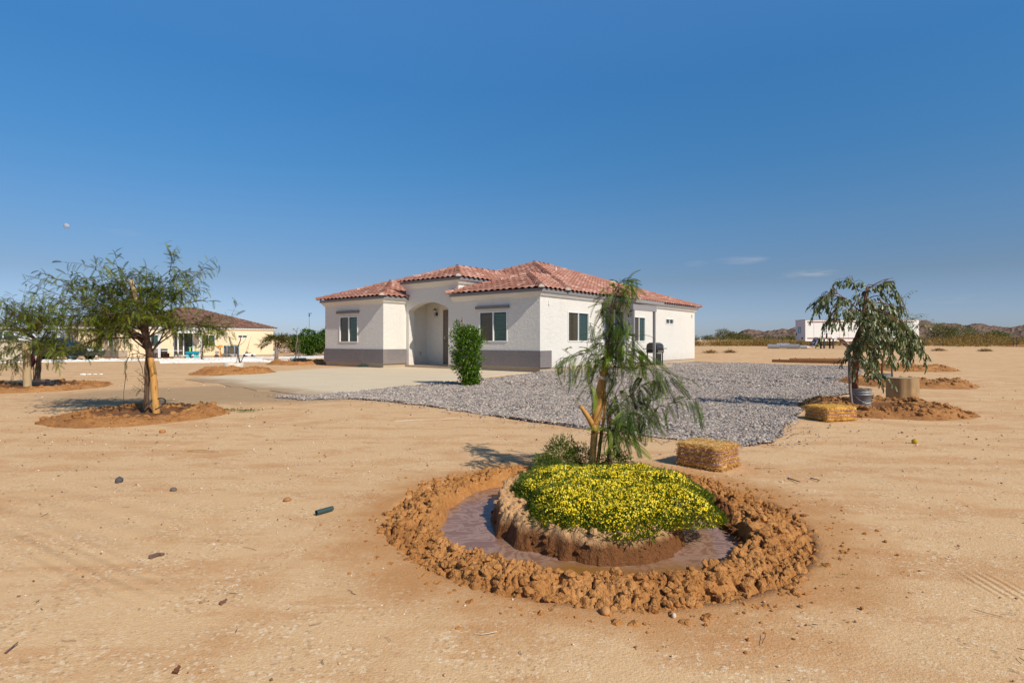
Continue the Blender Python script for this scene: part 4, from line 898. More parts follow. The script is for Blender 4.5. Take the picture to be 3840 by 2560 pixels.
brs.append(path(Z3, [(1380, 240, .1), (1395, 170, .1), (1400, 110, .1), (1410, 50, .1)], Y)); brs.append(path(Z3, [(1270, 300, .2), (1330, 250, .1), (1390, 200, .1), (1500, 210, -.1), (1660, 225, -.2)], Y))
for q in ((1780, 640), (1850, 700), (1720, 720)): brs.append(path(Z3, [(1560, 640, -.2), (q[0]-60, q[1]-10, -.25), (*q, -.3)], Y))
for P in brs:
    r = .014 if len(P) > 6 else .006
    tk.tube(P, np.linspace(r, .0025, len(P)), 5)
    n = 8 if len(P) > 8 else 4
    for S in sub_twigs(P, n, .36, .38, -.10):
        tk.tube(S, np.linspace(.004, .0012, 5), 3, cap=False); twig_leaves(Lm, S, FR, .042, .13, .8, .25, .05)
    twig_leaves(Lm, P, FR, .045, .115, .85, .25, .35)
for pts in ([(1215, 900, .04), (1130, 880, -.1), (1060, 890, -.15), (1020, 980, -.2), (1025, 1080, -.2), (1010, 1200, -.2), (1010, 1310, -.2)], [(1200, 900, 0), (1120, 900, -.1), (1160, 1000, -.15), (1175, 1100, -.1)]):
    P = path(Z3, pts, Y); tk.tube(P, np.linspace(.008, .003, len(P)), 5); twig_leaves(Lm, P[:len(P)-2], FR, .05, .10, .9, .6, .2)
for q in ((1100, 1020), (1120, 1080), (1150, 1140), (1090, 1140)):
    P = path(Z3, [(1180, q[1]+60, -.05), (*q, -.12)], Y); tk.tube(P, [.004, .002], 4); twig_leaves(Lm, P, FR, .03, .09, .9, .5, .3)
tk.build('trunk', M['bark'], tr, True, b0); Lm.build('crown', M['mesq'], tr, b0)
lg = MB(); P = resample(path(Z3, [(1280, 1400, -.05), (1264, 1230, -.04), (1256, 1100, -.03), (1240, 980, -.03), (1218, 860, -.03), (1195, 740, 0), (1165, 620, .02), (1130, 480, .02), (1095, 370, .03), (1070, 285, .03)], Y), 34)
for (a, b, r0, r1, mi) in ((0, 15, .054, .047, 0), (14, 23, .054, .045, 1), (22, 34, .038, .036, 2)): lg.tube(P[a:b], np.linspace(r0, r1, b-a), 12, mi, noise=.07)
lg.build('peeled_trunk', [M['peeled'], M['bark'], M['palelog']], tr, True, b0)
hs = MB(); c = PX(*Z3(1270, 1290), Y-.15); c2 = c.copy(); th = np.linspace(-1.2, 3.6, 26)
hs.tube(np.stack([c[0]+.14*np.cos(th), c[1]+.10*np.sin(th), c[2]-.02+.09*np.sin(th*.9+.3)], 1), .010, 6)
o = hs.build('irrigation_hose', M['black'], None, True, c); o.location = c; tag(o, 'black drip hose looped round the yellow trunk of the wide mesquite', 'hose')

# --- second mesquite beside a pale log post, far left
Y = 14.6; b0 = PX(*Z3(305, 1140), Y); b0[2] = .05
tr = thing('mesquite_tree', 'smaller spreading mesquite beside a pale log post at the left edge', 'tree', b0); tk = MB(); Lm = Leaves()
main = path(Z3, [(305, 1150, 0), (308, 1050, 0), (315, 950, .02), (335, 850, .05), (325, 780, .05)], Y); tk.tube(resample(main, 12), np.linspace(.066, .05, 12), 8, noise=.06)
nd = [(330, 840, .05), (325, 790, .05), (318, 720, .05)]
for (x, y, dy, k) in [(-120, 480, -.4, 2), (-20, 450, .3, 2), (90, 470, -.3, 2), (170, 500, .3, 2), (240, 540, -.4, 2), (320, 500, .2, 2), (400, 470, -.2, 2), (455, 490, .3, 2), (510, 570, -.4, 1), (550, 640, .3, 1), (500, 720, -.6, 1), (430, 890, -.5, 1), (560, 860, -.3, 1), (330, 900, -.6, 1), (60, 640, .5, 1), (-20, 700, -.5, 1), (70, 860, -.7, 0), (-40, 920, -.4, 0), (-90, 620, .2, 1), (150, 600, -.8, 2), (250, 640, -.9, 2), (380, 600, .8, 2), (440, 640, -.8, 2), (150, 740, -.8, 1), (-60, 790, .3, 1), (40, 560, .1, 2), (300, 610, .9, 2), (200, 700, .8, 2), (20, 1010, -.5, 0), (-150, 560, .1, 1), (440, 780, .5, 0), (270, 820, -.8, 0)]:
    a = PX(*Z3(*nd[k][:2]), Y+nd[k][2]); e = PX(*Z3(x, y), Y+dy); m = (a+e)/2+[0, 0, .15]
    P = resample(np.array([a, a*.6+m*.4, m, m*.4+e*.6+[0, 0, .04], e]), 12); tk.tube(P, np.linspace(.018, .004, 12), 5)
    for S in sub_twigs(P, 8, .5, .35, .02):
        tk.tube(S, np.linspace(.005, .002, 5), 3, cap=False); twig_leaves(Lm, S, FR, .055, .16, .8, .25, .05)
    twig_leaves(Lm, P, FR, .06, .16, .85, .25, .35)
tk.build('trunk', M['bark'], tr, True, b0); Lm.build('crown', M['mesq'], tr, b0)
lg = MB(); P = path(Z3, [(225, 1175, -.4), (222, 1060, -.4), (218, 940, -.4), (212, 800, -.4)], Y); lg.tube(resample(P, 14), np.linspace(.090, .078, 14), 12, noise=.05)
o = lg.build('log_post', M['palelog'], None, True, P[0]*[1, 1, 0]); o.location = P[0]*[1, 1, 0]; tag(o, 'pale upright log post in front of the left edge mesquite', 'post')
b = MB(); c = G(145, 1449); b.box((-.42, -.12, 0), (.42, .12, .05)); b.box((-.30, -.14, .05), (.40, .05, .09))
o = b.build('flat_block', plain('dark_block', (.05, .05, .055), .7)); o.location = c+Vector((0, 0, .06)); tag(o, 'dark flat block lying in the earth ring at the left tree', 'block')
b = MB(); P = path(Z3, [(275, 1140, .1), (276, 1000, .1), (274, 960, .1)], Y); b.tube(P, .012, 5); b.tube(path(Z3, [(250, 1010, .05), (276, 1012, .1), (300, 1005, .05)], Y), .008, 5)
o = b.build('tree_stake', M['black'], None, False, P[0]); o.location = P[0]; tag(o, 'thin black stake between the pale log post and the trunk', 'stake')
b = MB(); c = PX(*Z3(252, 945), Y-.05); vv, ff = ICO2; vv = vv*np.array([.10, .08, .19])*(1+.35*fbm(vv*2.3, 3, 4))[:, None]; b.add(vv, [ff])
o = b.build('hanging_cloth', plain('maroon_cloth', (.09, .012, .03), .85, .3, 14), None, True); o.location = c; tag(o, 'dark maroon cloth tied to the stake by the left tree', 'cloth')

# --- centre tree: cut back trunk with fresh drooping shoots
Y = 4.68; b0 = PX(*Z6(465, 1560), Y); b0[2] = .10
tr = thing('mesquite_tree', 'pruned mesquite with golden cut trunk and drooping shoots above the yellow flowers', 'tree', b0); tk = MB(); Lm = Leaves()
P = path(Z6, [(462, 1600, 0), (470, 1480, 0), (478, 1370, 0), (487, 1250, .01), (500, 1160, .01), (512, 1070, .01), (522, 990, .01), (536, 900, .0), (556, 820, -.01), (576, 728, -.01)], Y)
tk.tube(resample(P, 30), np.interp(np.linspace(0, 1, 30), [0, .2, .38, .5, .6, .7, .8, 1], [.026, .026, .030, .038, .046, .038, .030, .028]), 14, noise=.04)
P = path(Z6, [(488, 1260, -.01), (462, 1200, -.04), (435, 1150, -.06), (405, 1105, -.07), (374, 1060, -.08)], Y); tk.tube(resample(P, 12), np.linspace(.026, .0165, 12), 10, noise=.04)
P = path(Z6, [(500, 1600, .02), (520, 1450, .02), (540, 1280, .02), (562, 1150, 0), (572, 1060, -.02), (566, 960, -.02), (556, 850, -.02)], Y); tk.tube(resample(P, 20), np.linspace(.016, .011, 20), 8, noise=.08)
tk.build('trunk', M['peeled'], tr, True, b0)
tie = MB(); c = PX(*Z6(541, 838), Y-.01)
for dz, r in ((.0, .036), (.012, .037), (-.014, .036)): th = np.linspace(0, 6.2832, 18); tie.tube(np.stack([c[0]+r*np.cos(th), c[1]+r*np.sin(th), c[2]+dz+.008*np.sin(th*2+dz*90)], 1), .004, 5, cap=False)
tie.tube(np.array([c+[.02, -.035, 0], c+[.045, -.05, -.02], c+[.05, -.05, -.045]]), .0035, 5)
tie.build('tie_strap', M['white'], tr, True, b0)
tk2 = MB(); FC = frond(18, .16, .0185, .5)
def shoot(pts, r0, r1, fl, step=.045, spread=.85, down=.45, t0=.08, twigs=0):
    P = resample(path(Z6, pts, Y), 16); tk2.tube(P, np.linspace(r0, r1, 16), 6); twig_leaves(Lm, P, FC, step, fl, spread, down, t0)
    for S in sub_twigs(P, twigs, .16, .2, 0, .9): tk2.tube(S, np.linspace(.0025, .001, 5), 4, cap=False); twig_leaves(Lm, S, FC, .032, fl, .8, down, .05)
shoot([(575, 740, 0), (585, 660, .02), (600, 560, .02), (605, 450, .02), (615, 330, .02), (628, 220, .02), (650, 140, .02), (690, 85, .02)], .009, .002, .15, .020, .9, .5, .05, 14)
shoot([(690, 85, .02), (730, 68, .01), (760, 62, 0), (785, 90, -.01)], .002, .001, .13, .018, .8, .6, 0, 2)
for pts, tw in (([(640, 190, .02), (690, 120, 0), (730, 140, 0)], 2), ([(612, 300, .02), (560, 250, -.05), (530, 330, -.05)], 2), ([(606, 430, .02), (680, 400, -.08), (740, 470, -.1)], 4), ([(604, 520, .0), (690, 480, .1), (780, 530, .1), (840, 600, .1)], 6), ([(600, 580, 0), (700, 560, -.12), (790, 620, -.15)], 6),
                ([(595, 620, 0), (520, 560, -.1), (470, 580, -.12)], 3), ([(590, 640, 0), (500, 660, -.1), (400, 640, -.15), (330, 660, -.15)], 7), ([(400, 645, -.15), (300, 680, -.17), (220, 680, -.18), (170, 720, -.18)], 4), ([(590, 660, 0), (520, 700, .1), (450, 690, .15), (400, 740, .15)], 5), ([(590, 680, 0), (500, 760, -.15), (470, 850, -.16)], 4),
                ([(590, 640, 0), (700, 620, .1), (830, 640, .12), (930, 700, .12)], 8), ([(590, 670, 0), (700, 690, -.1), (830, 720, -.12), (960, 760, -.1), (1080, 790, -.1)], 8), ([(600, 700, 0), (680, 740, .0), (760, 790, 0)], 5), ([(585, 700, 0), (640, 790, -.1), (690, 860, -.12)], 4), ([(600, 600, 0), (650, 640, -.15), (720, 660, -.15)], 6), ([(595, 560, 0), (560, 480, .1), (540, 420, .12)], 4), ([(600, 500, 0), (650, 520, -.1), (700, 590, -.12)], 5)):
    shoot(pts, .005, .0015, .175, .036, .85, .6, .1, max(1, int(tw*.5)))
# low sprout growing from the base
shoot([(585, 1600, .05), (590, 1480, .05), (600, 1400, .05), (590, 1250, .06), (585, 1120, .06), (600, 1000, .08)], .007, .003, .13, .06, .8, .5, .4, 2)
for pts, tw in (([(600, 1330, .05), (680, 1270, .02), (780, 1200, 0), (880, 1120, -.02), (990, 1070, -.04), (1120, 1030, -.05), (1250, 1000, -.05)], 8), ([(590, 1160, .05), (680, 1060, .02), (790, 960, 0), (900, 880, 0), (1010, 850, 0)], 9), ([(590, 1100, .05), (660, 990, .05), (740, 920, .06), (840, 880, .08)], 7), ([(600, 1300, .05), (660, 1220, .12), (740, 1120, .16), (850, 1050, .18)], 9), ([(595, 1220, .05), (700, 1130, -.1), (800, 1070, -.12)], 9), ([(600, 1420, .05), (660, 1330, .0), (720, 1270, -.03), (740, 1340, -.04)], 5), ([(598, 1200, .05), (640, 1100, .15), (660, 1000, .18)], 6), ([(600, 1360, .06), (640, 1260, -.05), (680, 1180, -.08)], 5)):
    shoot(pts, .004, .0012, .185, .040, .9, .65, .12, int(tw*.65))
tk2.build('shoots', M['bark'], tr, True, b0); Lm.build('crown', M['mesq2'], tr, b0)
st = MB(); P = path(Z6, [(608, 1600, -.06), (612, 1400, -.06), (617, 1135, -.06)], Y); w = .010
for k in range(2): st.box((P[0, 0]-w, P[0, 1]-w+.016*k, P[0, 2]-.05), (P[0, 0]+w*(1 if k == 0 else .1), P[0, 1]-w+.016*k+.005 if k == 0 else P[0, 1]+w*2, P[2, 2]))
o = st.build('metal_stake', bark('rusty_metal', (.06, .025, .018), (.17, .07, .045)), None, False, P[0]); o.location = P[0]; tag(o, 'rusty brown metal stake standing beside the pruned golden trunk', 'stake')

# --- eucalyptus in its grey bucket
Y = 9.5; b0 = PX(*Z5(775, 1250), Y)
tr = thing('eucalyptus_tree', 'weeping eucalyptus with red brown trunk standing in the grey bucket', 'tree', b0); tk = MB(); Le = Leaves()
EB = blade(.068, .22)
tkp = path(Z5, [(778, 1260, 0), (768, 1150, 0), (764, 1030, 0), (770, 920, 0), (772, 800, .0), (780, 700, .02), (800, 620, .03), (830, 560, .04), (840, 480, .05), (848, 400, .05), (855, 320, .05), (868, 250, .05)], Y); tk.tube(resample(tkp, 30), np.concatenate([np.linspace(.052, .046, 18), np.linspace(.040, .016, 12)]), 9, noise=.07)
tk.tube(path(Z5, [(800, 1250, -.03), (790, 1100, -.02), (775, 980, 0), (770, 900, 0)], Y), .015, 6)
def drape(P, n, ln, down=1.15, sz=.165):
    for S in sub_twigs(P, n, ln, .15, -.25, .7):
        S[:, 2] -= np.linspace(0, 1, 5)**2*ln*.45; tk.tube(S, np.linspace(.004, .0015, 5), 3, cap=False); twig_leaves(Le, S, EB, .0125, sz, .55, down, .0)
    twig_leaves(Le, P, EB, .022, sz, .45, down, .1)
for pts, n in (([(840, 470, .05), (810, 380, 0), (790, 280, -.05), (765, 180, -.05), (735, 80, -.05)], 6), ([(868, 250, .05), (900, 200, .05), (960, 160, 0), (1040, 120, 0), (1130, 105, 0)], 7), ([(855, 320, .05), (930, 280, .2), (1040, 260, .2), (1110, 220, .2)], 5), ([(840, 440, .05), (760, 370, -.1), (680, 300, -.2), (600, 250, -.25), (530, 200, -.25)], 8), ([(680, 300, -.2), (570, 270, -.1), (490, 230, -.05), (450, 260, 0)], 5), ([(840, 500, .05), (740, 420, -.3), (640, 350, -.35), (560, 350, -.35), (490, 380, -.3)], 9),
               ([(850, 400, .05), (940, 340, .1), (1040, 340, .15), (1130, 370, .15), (1200, 420, .15)], 12), ([(840, 470, .05), (930, 400, -.3), (1030, 420, -.4), (1120, 480, -.4), (1180, 560, -.4)], 13), ([(835, 540, .04), (930, 480, .3), (1060, 470, .4), (1180, 500, .4), (1260, 600, .4)], 13), ([(830, 560, .04), (900, 560, -.4), (990, 620, -.5), (1060, 720, -.5)], 12), ([(830, 580, .04), (920, 600, .2), (1040, 640, .3), (1150, 720, .3)], 12), ([(800, 620, .03), (880, 680, -.3), (960, 780, -.35), (990, 860, -.35)], 10), ([(790, 660, .03), (870, 750, .2), (940, 880, .15), (980, 980, .1)], 9), ([(780, 740, 0), (860, 860, .2), (910, 960, .2)], 6),
               ([(780, 700, .02), (720, 740, -.15), (690, 820, -.2)], 2), ([(868, 250, .05), (890, 330, -.2), (930, 400, -.3)], 6), ([(850, 380, .05), (900, 420, .3), (980, 520, .5), (1040, 580, .5)], 9), ([(838, 500, .05), (870, 440, -.4), (960, 500, -.6)], 9), ([(868, 250, .05), (880, 180, .05), (900, 160, .1)], 3), ([(1180, 500, .4), (1260, 560, .4), (1310, 640, .4), (1340, 730, .4)], 7), ([(1180, 560, .1), (1240, 640, .1), (1270, 720, .1)], 7), ([(600, 250, -.25), (520, 260, -.2), (500, 330, -.2)], 5), ([(640, 350, -.35), (560, 420, -.35), (520, 470, -.35)], 6)):
    P = resample(path(Z5, pts, Y), 12); tk.tube(P, np.linspace(.013, .003, 12), 5); drape(P, n, .30)
tk.build('trunk', M['redbark'], tr, True, b0); Le.build('crown', M['euc'], tr, b0)
for pts, lab in (([(742, 1335, -.12), (722, 1180, -.1), (712, 1000, -.1), (716, 820, -.05)], 'grey weathered tree stake left of the eucalyptus bucket'),):
    q = MB(); P = path(Z5, pts, Y); q.tube(resample(P, 10), .022, 7, noise=.06); o = q.build('tree_stake', M['greystem'], None, True, P[0]); o.location = P[0]; tag(o, lab, 'stake')
bc = G((3196+3264)/2, 1541, 0); bc.y = 9.5; bc.x = (3230-U0)/F*9.5
q = MB(); q.lathe([(0, .02), (.132, .02), (.135, .0), (.139, .05), (.148, .26), (.156, .262), (.156, .275), (.149, .277), (.150, .300), (.158, .302), (.158, .315), (.151, .317), (.152, .345), (.160, .347), (.160, .362), (.146, .362), (.140, .30)], (0, 0, 0), 36)
bk = q.build('bucket', plain('grey_plastic', (.27, .255, .245), .45, .12, 9), None, True, None, False); bk.location = (bc.x, bc.y, .0); tag(bk, 'grey plastic bucket holding the eucalyptus trunk', 'bucket')
q = MB(); th = np.linspace(0, math.pi, 20); q.tube(np.stack([.163*np.cos(th), -.05-.13*np.sin(th), .30-.16*np.sin(th)], 1), .003, 5); q.build('handle', M['steel'], bk, True, None, False)
q = MB(); q.lathe([(0, .285), (.146, .285)], (0, 0, 0), 24); q.build('soil', M['damp'], bk, False, None, False)

# --- column shaped ficus beside the driveway
def cloud(n, c, r, T, size, seed, lump=.28, shell=.55, updn=.0, keep=None):
    """leaves through the outer volume of a lumpy ellipsoid"""
    d = rng.standard_normal((n, 3)); d /= np.linalg.norm(d, axis=1)[:, None]
    rad = (shell+(1-shell)*rng.random(n)**.6)*(1+lump*fbm(d*2.2+seed, 3, seed)+.35*lump*fbm(d*6+seed, 2, seed+3))
    P = np.asarray(c)+d*rad[:, None]*np.asarray(r); k = np.ones(n, bool) if keep is None else keep(P)
    P, d = P[k], d[k]
    v = d*.8+rng.standard_normal((len(P), 3))*.7+np.array([0, 0, updn]); return P, rot_to(v, roll=rng.random(len(P))*6.28), size*(.6+.8*rng.random(len(P)))
fb = G(1755, 1446, 0); FL = blade4(.22)
tr = thing('ficus_shrub', 'bright green columnar shrub at the edge of the driveway gravel', 'shrub', fb); Lf = Leaves(); fx, fy = fb.x, fb.y
prof = [(0.06, .20, .02), (.25, .30, .0), (.48, .36, .01), (.72, .40, .0), (.95, .42, -.03), (1.15, .43, -.04), (1.32, .36, -.05)]
for (z, r, ox) in prof: Lf.add(FL, *cloud(1000, (fx+ox+.05*math.sin(z*7), fy, z+.02), (r*.96, r*.96, .20), FL, .066, int(z*99), .75, .5, .25, lambda P: P[:, 2] > .03))
Lf.add(FL, *cloud(260, (fx-.28, fy, 1.50), (.10, .10, .22), FL, .05, 5, .3, .2, .5)); Lf.add(FL, *cloud(260, (fx+.02, fy, 1.45), (.22, .2, .13), FL, .05, 6, .4, .3, .5))
for k in range(60):
    a = rng.random()*6.28; z = .5+.95*rng.random(); P = curve((fx+.25*math.cos(a), fy+.25*math.sin(a), z), (fx+(.36+.12*rng.random())*math.cos(a), fy+.46*math.sin(a), z+.14), 0, 4); twig_leaves(Lf, P, FL, .014, .05, .7, 0, 0)
Lf.build('foliage', M['ficus'], tr, fb)
tk = MB()
for k in range(5): tk.tube(curve((fx+.06*k-.12, fy, 0), (fx+.14*k-.3, fy+.05*k, 1.1), 0, 6, .03), np.linspace(.018, .008, 6), 5)
tk.build('stem', M['bark'], tr, True, fb)
q = MB(); q.tube(np.array([(fx-.10, fy+.05, .0), (fx-.12, fy+.05, 1.5), (fx-.15, fy+.05, 1.72)]), [.017, .015, .012], 7); q.tube(np.array([(fx-.17, fy+.05, 1.66), (fx-.15, fy+.04, 1.74), (fx-.155, fy+.03, 1.79)]), .016, 6)
o = q.build('plant_stake', M['greystem'], None, True, fb); o.location = fb; tag(o, 'pale stake poking out of the top of the columnar shrub', 'stake')

# --- yellow flower bed on the basin island
def bed_r(th): c, s = np.cos(th), np.sin(th); return np.where(c > 0, .60, .62)*c*c+np.where(s > 0, .95, .66)*s*s+.07*np.sin(th*3+1.2)+.035*np.sin(th*7)+.15*np.exp(-((np.mod(th, 6.2832)-5.5)/.42)**2)
BX, BY = .645, 3.80
def bed_top(x, y):
    th = np.arctan2(y-BY, x-BX); q = np.clip(np.hypot(x-BX, y-BY)/bed_r(th), 0, 1.2); p = np.stack([x*3.2, y*3.2, 0*x], 1)
    return .085+(.175-.085*smooth(4.05, 4.5, y))*np.clip(1-q**2.2, 0, 1)**.60*(1+.45*fbm(p, 3, 21))+.034*fbm(p*3, 2, 22), q
fbm_root = (BX, BY, .1)
fl = thing('flower_bed', 'dense mound of yellow button flowers round the pruned tree', 'flowers', fbm_root); fl['kind'] = 'stuff'
n = 30000; th = rng.random(n)*6.2832; q = np.sqrt(rng.random(n))*1.03; x = BX+q*bed_r(th)*np.cos(th); y = BY+q*bed_r(th)*np.sin(th); zt, qq = bed_top(x, y); z = .10+(zt-.10)*(1-.62*rng.random(n)**1.7)
Lb = Leaves(); v = np.stack([(x-BX)*.5, (y-BY)*.5, .55+0*x], 1)+.55*rng.standard_normal((n, 3)); Lb.add(blade4(.10), np.stack([x, y, z], 1), rot_to(v), .026+.022*rng.random(n)); 
M['flfol'] = leaf_mat('flower_foliage', (.045, .075, .005), (.11, .16, .010), (.22, .26, .02), .4)
for (cx_, cy_, rr_, hh_, m_) in ((.42, 4.78, .17, .24, 1500), (.60, 4.86, .14, .16, 700), (.86, 4.70, .15, .15, 800), (.27, 4.62, .12, .13, 600)): Lb.add(blade4(.10), *cloud(m_, (cx_, cy_, .09+hh_*.5), (rr_, rr_, hh_*.6), None, .034, 3, .4, .2, .6, lambda P: P[:, 2] > .07))
Lb.build('foliage', M['flfol'], fl, fbm_root)['kind'] = 'stuff'
n = 27000; th = rng.random(n)*6.2832; q = np.sqrt(rng.random(n))*1.0; x = BX+q*bed_r(th)*np.cos(th); y = BY+q*bed_r(th)*np.sin(th); zt, qq = bed_top(x, y)
shade = (np.hypot(x-.42, y-4.72) < .30)|(vn(np.stack([x*5, y*5, 0*x], 1), 3) < -.62); k = ~(shade & (rng.random(n) < .75)); x, y, zt, qq = x[k], y[k], zt[k], qq[k]
z = zt+.010-.075*rng.random(len(x))**2.6-.03*(qq > .92)*rng.random(len(x)); z = np.maximum(z, .085)
oc = np.array([[1, 0, 0], [0, 1, 0], [-1, 0, 0], [0, -1, 0], [0, 0, .8], [0, 0, -.6]]); of = np.array([[0, 1, 4], [1, 2, 4], [2, 3, 4], [3, 0, 4], [1, 0, 5], [2, 1, 5], [3, 2, 5], [0, 3, 5]])
Lb = Leaves(); Lb.add((oc, of), np.stack([x, y, z], 1), rot_rand(len(x)), .0046+.0044*rng.random(len(x)))
def flower_mat():
    t = NT('yellow_petals'); return t.fin(t.ramp(t.attr(), [(0, (.62, .40, .004)), (.4, (.84, .63, .006)), (.8, (.90, .74, .015)), (1, (.90, .80, .20))]), .7)
M['flower'] = flower_mat(); Lb.build('blossoms', M['flower'], fl, fbm_root)['kind'] = 'stuff'

# ------------------------------------------------------------------ straw bales, stump, hose stand, barbecue
def straw_mat(name, a, b, c):
    t = NT(name); n = t.noise(1, 4, .6, vec=t.co((60, 60, 20))); return t.fin(t.mix(.55, t.ramp(t.attr(), [(0, a), (.5, b), (1, c)]), t.ramp(n, [(.3, a), (.55, b), (.75, c)])), .8, 0, t.bump(n, .9, .01))
M['straw'] = straw_mat('straw', (.30, .145, .028), (.66, .37, .10), (.88, .62, .28)); M['straw2'] = straw_mat('gold_straw', (.36, .165, .02), (.70, .38, .06), (.92, .60, .16))
M['twine'] = plain('purple_twine', (.40, .20, .36), .7)
def bale(loc, rz, L, W, Hh, mat, label, fuzz=1.0, flare=0.0):
    t = thing('straw_bale', label, 'straw bale', loc, rz, 'small straw bales on the sand'); b = MB()
    n = 9; g = np.linspace(-1, 1, n); V = []; Q = []
    bm = bmesh.new(); bmesh.ops.create_cube(bm, size=2); bmesh.ops.subdivide_edges(bm, edges=bm.edges[:], cuts=9, use_grid_fill=True)
    V = np.array([v.co[:] for v in bm.verts]); Q = np.array([[v.index for v in f.verts] for f in bm.faces]); bm.free()
    r = .10; P = V*np.array([L/2, W/2, Hh/2]); sgn = np.sign(V)*np.maximum(np.abs(V)-.86, 0)/.14
    rr = np.linalg.norm(sgn, axis=1)[:, None]; P = P-np.sign(V)*np.maximum(rr-1, 0)*.02*(np.abs(V) > .86)
    P = P+.012*fbm(P*14, 3, int(L*100))[:, None]*V; z = (P[:, 2]+Hh/2)/Hh
    for zz in (.27, .50, .73): P[:, :2] *= (1-.035*np.exp(-((z-zz)/.05)**2))[:, None]
    P[:, :2] *= (1+flare*(1-z)**2)[:, None]; P[:, 2] += Hh/2
    b.add(P, [Q], 0, rng.random(len(Q)))
    # loose stalks standing out of every face
    m = int(3800*fuzz); f = rng.integers(0, len(Q), m); c = P[Q[f]]; w = rng.dirichlet(np.ones(4), m); pos = (c*w[:, :, None]).sum(1)
    nr = np.cross(c[:, 1]-c[:, 0], c[:, 3]-c[:, 0]); nr /= np.linalg.norm(nr, axis=1)[:, None]+1e-9; nr *= np.sign((nr*(pos-[0, 0, Hh/2])).sum(1))[:, None]
    top = nr[:, 2] > .7; d = nr*np.where(top, .10, .45)[:, None]+rng.standard_normal((m, 3))*np.where(top[:, None], [1, .5, .08], [.55, .55, .45])+np.array([0, 0, -.12])
    k = rng.random(m) < np.where(top, .5, 1); W_, F_ = scatter((np.array([[0, .0016, 0], [0, -.0016, 0], [1, -.0012, 0], [1, .0012, 0]])*[1, 1, 1], np.array([[0, 1, 2, 3]])), pos[k], rot_to(d[k], roll=rng.random(k.sum())*6.28), np.stack([.02+.028*rng.random(k.sum())]+[np.full(k.sum(), 1.0)]*2, 1))
    b.add(W_, [F_], 0, rng.random(k.sum())); b.build('straw', mat, t)
    for zz in (.27, .50, .73):
        q = MB(); s = 1+flare*(1-zz)**2; a, c2 = L/2*s+.004, W/2*s+.004; z = zz*Hh; pts = []
        for (x0, y0, x1, y1) in ((-a, -c2, a, -c2), (a, -c2, a, c2), (a, c2, -a, c2), (-a, c2, -a, -c2)): pts += [(x0+(x1-x0)*u, y0+(y1-y0)*u, z+.004*math.sin(9*u+zz*20)) for u in (.04, .28, .5, .72, .96)]
        q.tube(np.array(pts+pts[:1]), .0040, 5, cap=False); q.build('twine', M['twine'], t, True)
    return t
# nearest corner, left corner and right corner of each bale on the ground give its size and turn
def bale_from(c, l, r, Hh, mat, label, fuzz, flare):
    c, l, r = (GD(*p, 0) for p in (c, l, r)); L = (l-c).length; W = (r-c).length; d = (c-l).normalized(); s = Vector((-d.y, d.x, 0)); mid = (c+l)/2+s*W/2
    return bale((mid.x, mid.y, .005), math.atan2(d.y, d.x), L, W, Hh, mat, label, fuzz, flare)
bale_from((1652, 1084), (1556, 1067), (1712, 1073), .215, M['straw'], 'shaggy straw bale with purple twine next to the yellow flower bed', 1.6, .07)
bale_from((1901, 969), (1849, 960), (1950, 963.5), .205, M['straw2'], 'golden straw bale in front of the grey eucalyptus bucket', 1.2, .03)

sp = GD(2073, 925.5, 0); tr = thing('tree_stump', 'upright sawn log stump standing beside the eucalyptus earth ring', 'stump', (sp.x*(sp.y+.22)/sp.y, sp.y+.22, 0))
q = MB(); nz_ = 14; th = np.arange(40)*2*math.pi/40; zz = np.linspace(-.02, .46, nz_); V = []
for z in zz:
    r = .262*(1+.025*np.sin(3*th+1)+.015*np.sin(7*th)+.02*fbm(np.stack([np.cos(th)*2, np.sin(th)*2, 0*th+z*.6], 1), 3, 3))*(1+.03*(.46-z))-.03*np.exp(-((th-4.35)/.06)**2)-.02*np.exp(-((th-5.1)/.05)**2)
    V.append(np.stack([r*np.cos(th), r*np.sin(th), 0*th+z], 1))
V = np.concatenate(V); i = np.arange(nz_-1)[:, None]*40; j = np.arange(40)[None]; j2 = (j+1) % 40
q.add(V, [np.stack([i+j, i+j2, i+40+j2, i+40+j], 2).reshape(-1, 4)]); q.build('trunk', bark('stump_wood', (.07, .028, .01), (.60, .40, .20), (9, 9, .9), .8, .012), tr, True)
t = NT('cut_face'); v = t.noise(2, 3); wv = t.n.new('ShaderNodeTexWave'); wv.wave_type = 'RINGS'; wv.rings_direction = 'Z'; wv.inputs['Scale'].default_value = 14; wv.inputs['Distortion'].default_value = 2.5; t.lk(t.tc.outputs['Object'], wv.inputs['Vector'])
M['cutface'] = t.fin(t.mix(wv.outputs['Fac'], (.30, .20, .11), (.50, .36, .21)), .9)
q = MB(); e = V[-40:]; q.add(np.concatenate([e+[0, 0, .001], e*[.5, .5, 1]+[0, 0, .004], [[0, 0, .462]]]), [np.stack([np.arange(40), (np.arange(40)+1) % 40, 40+(np.arange(40)+1) % 40, 40+np.arange(40)], 1), np.stack([40+np.arange(40), 40+(np.arange(40)+1) % 40, np.full(40, 80)], 1)]); q.build('cut_top', M['cutface'], tr)

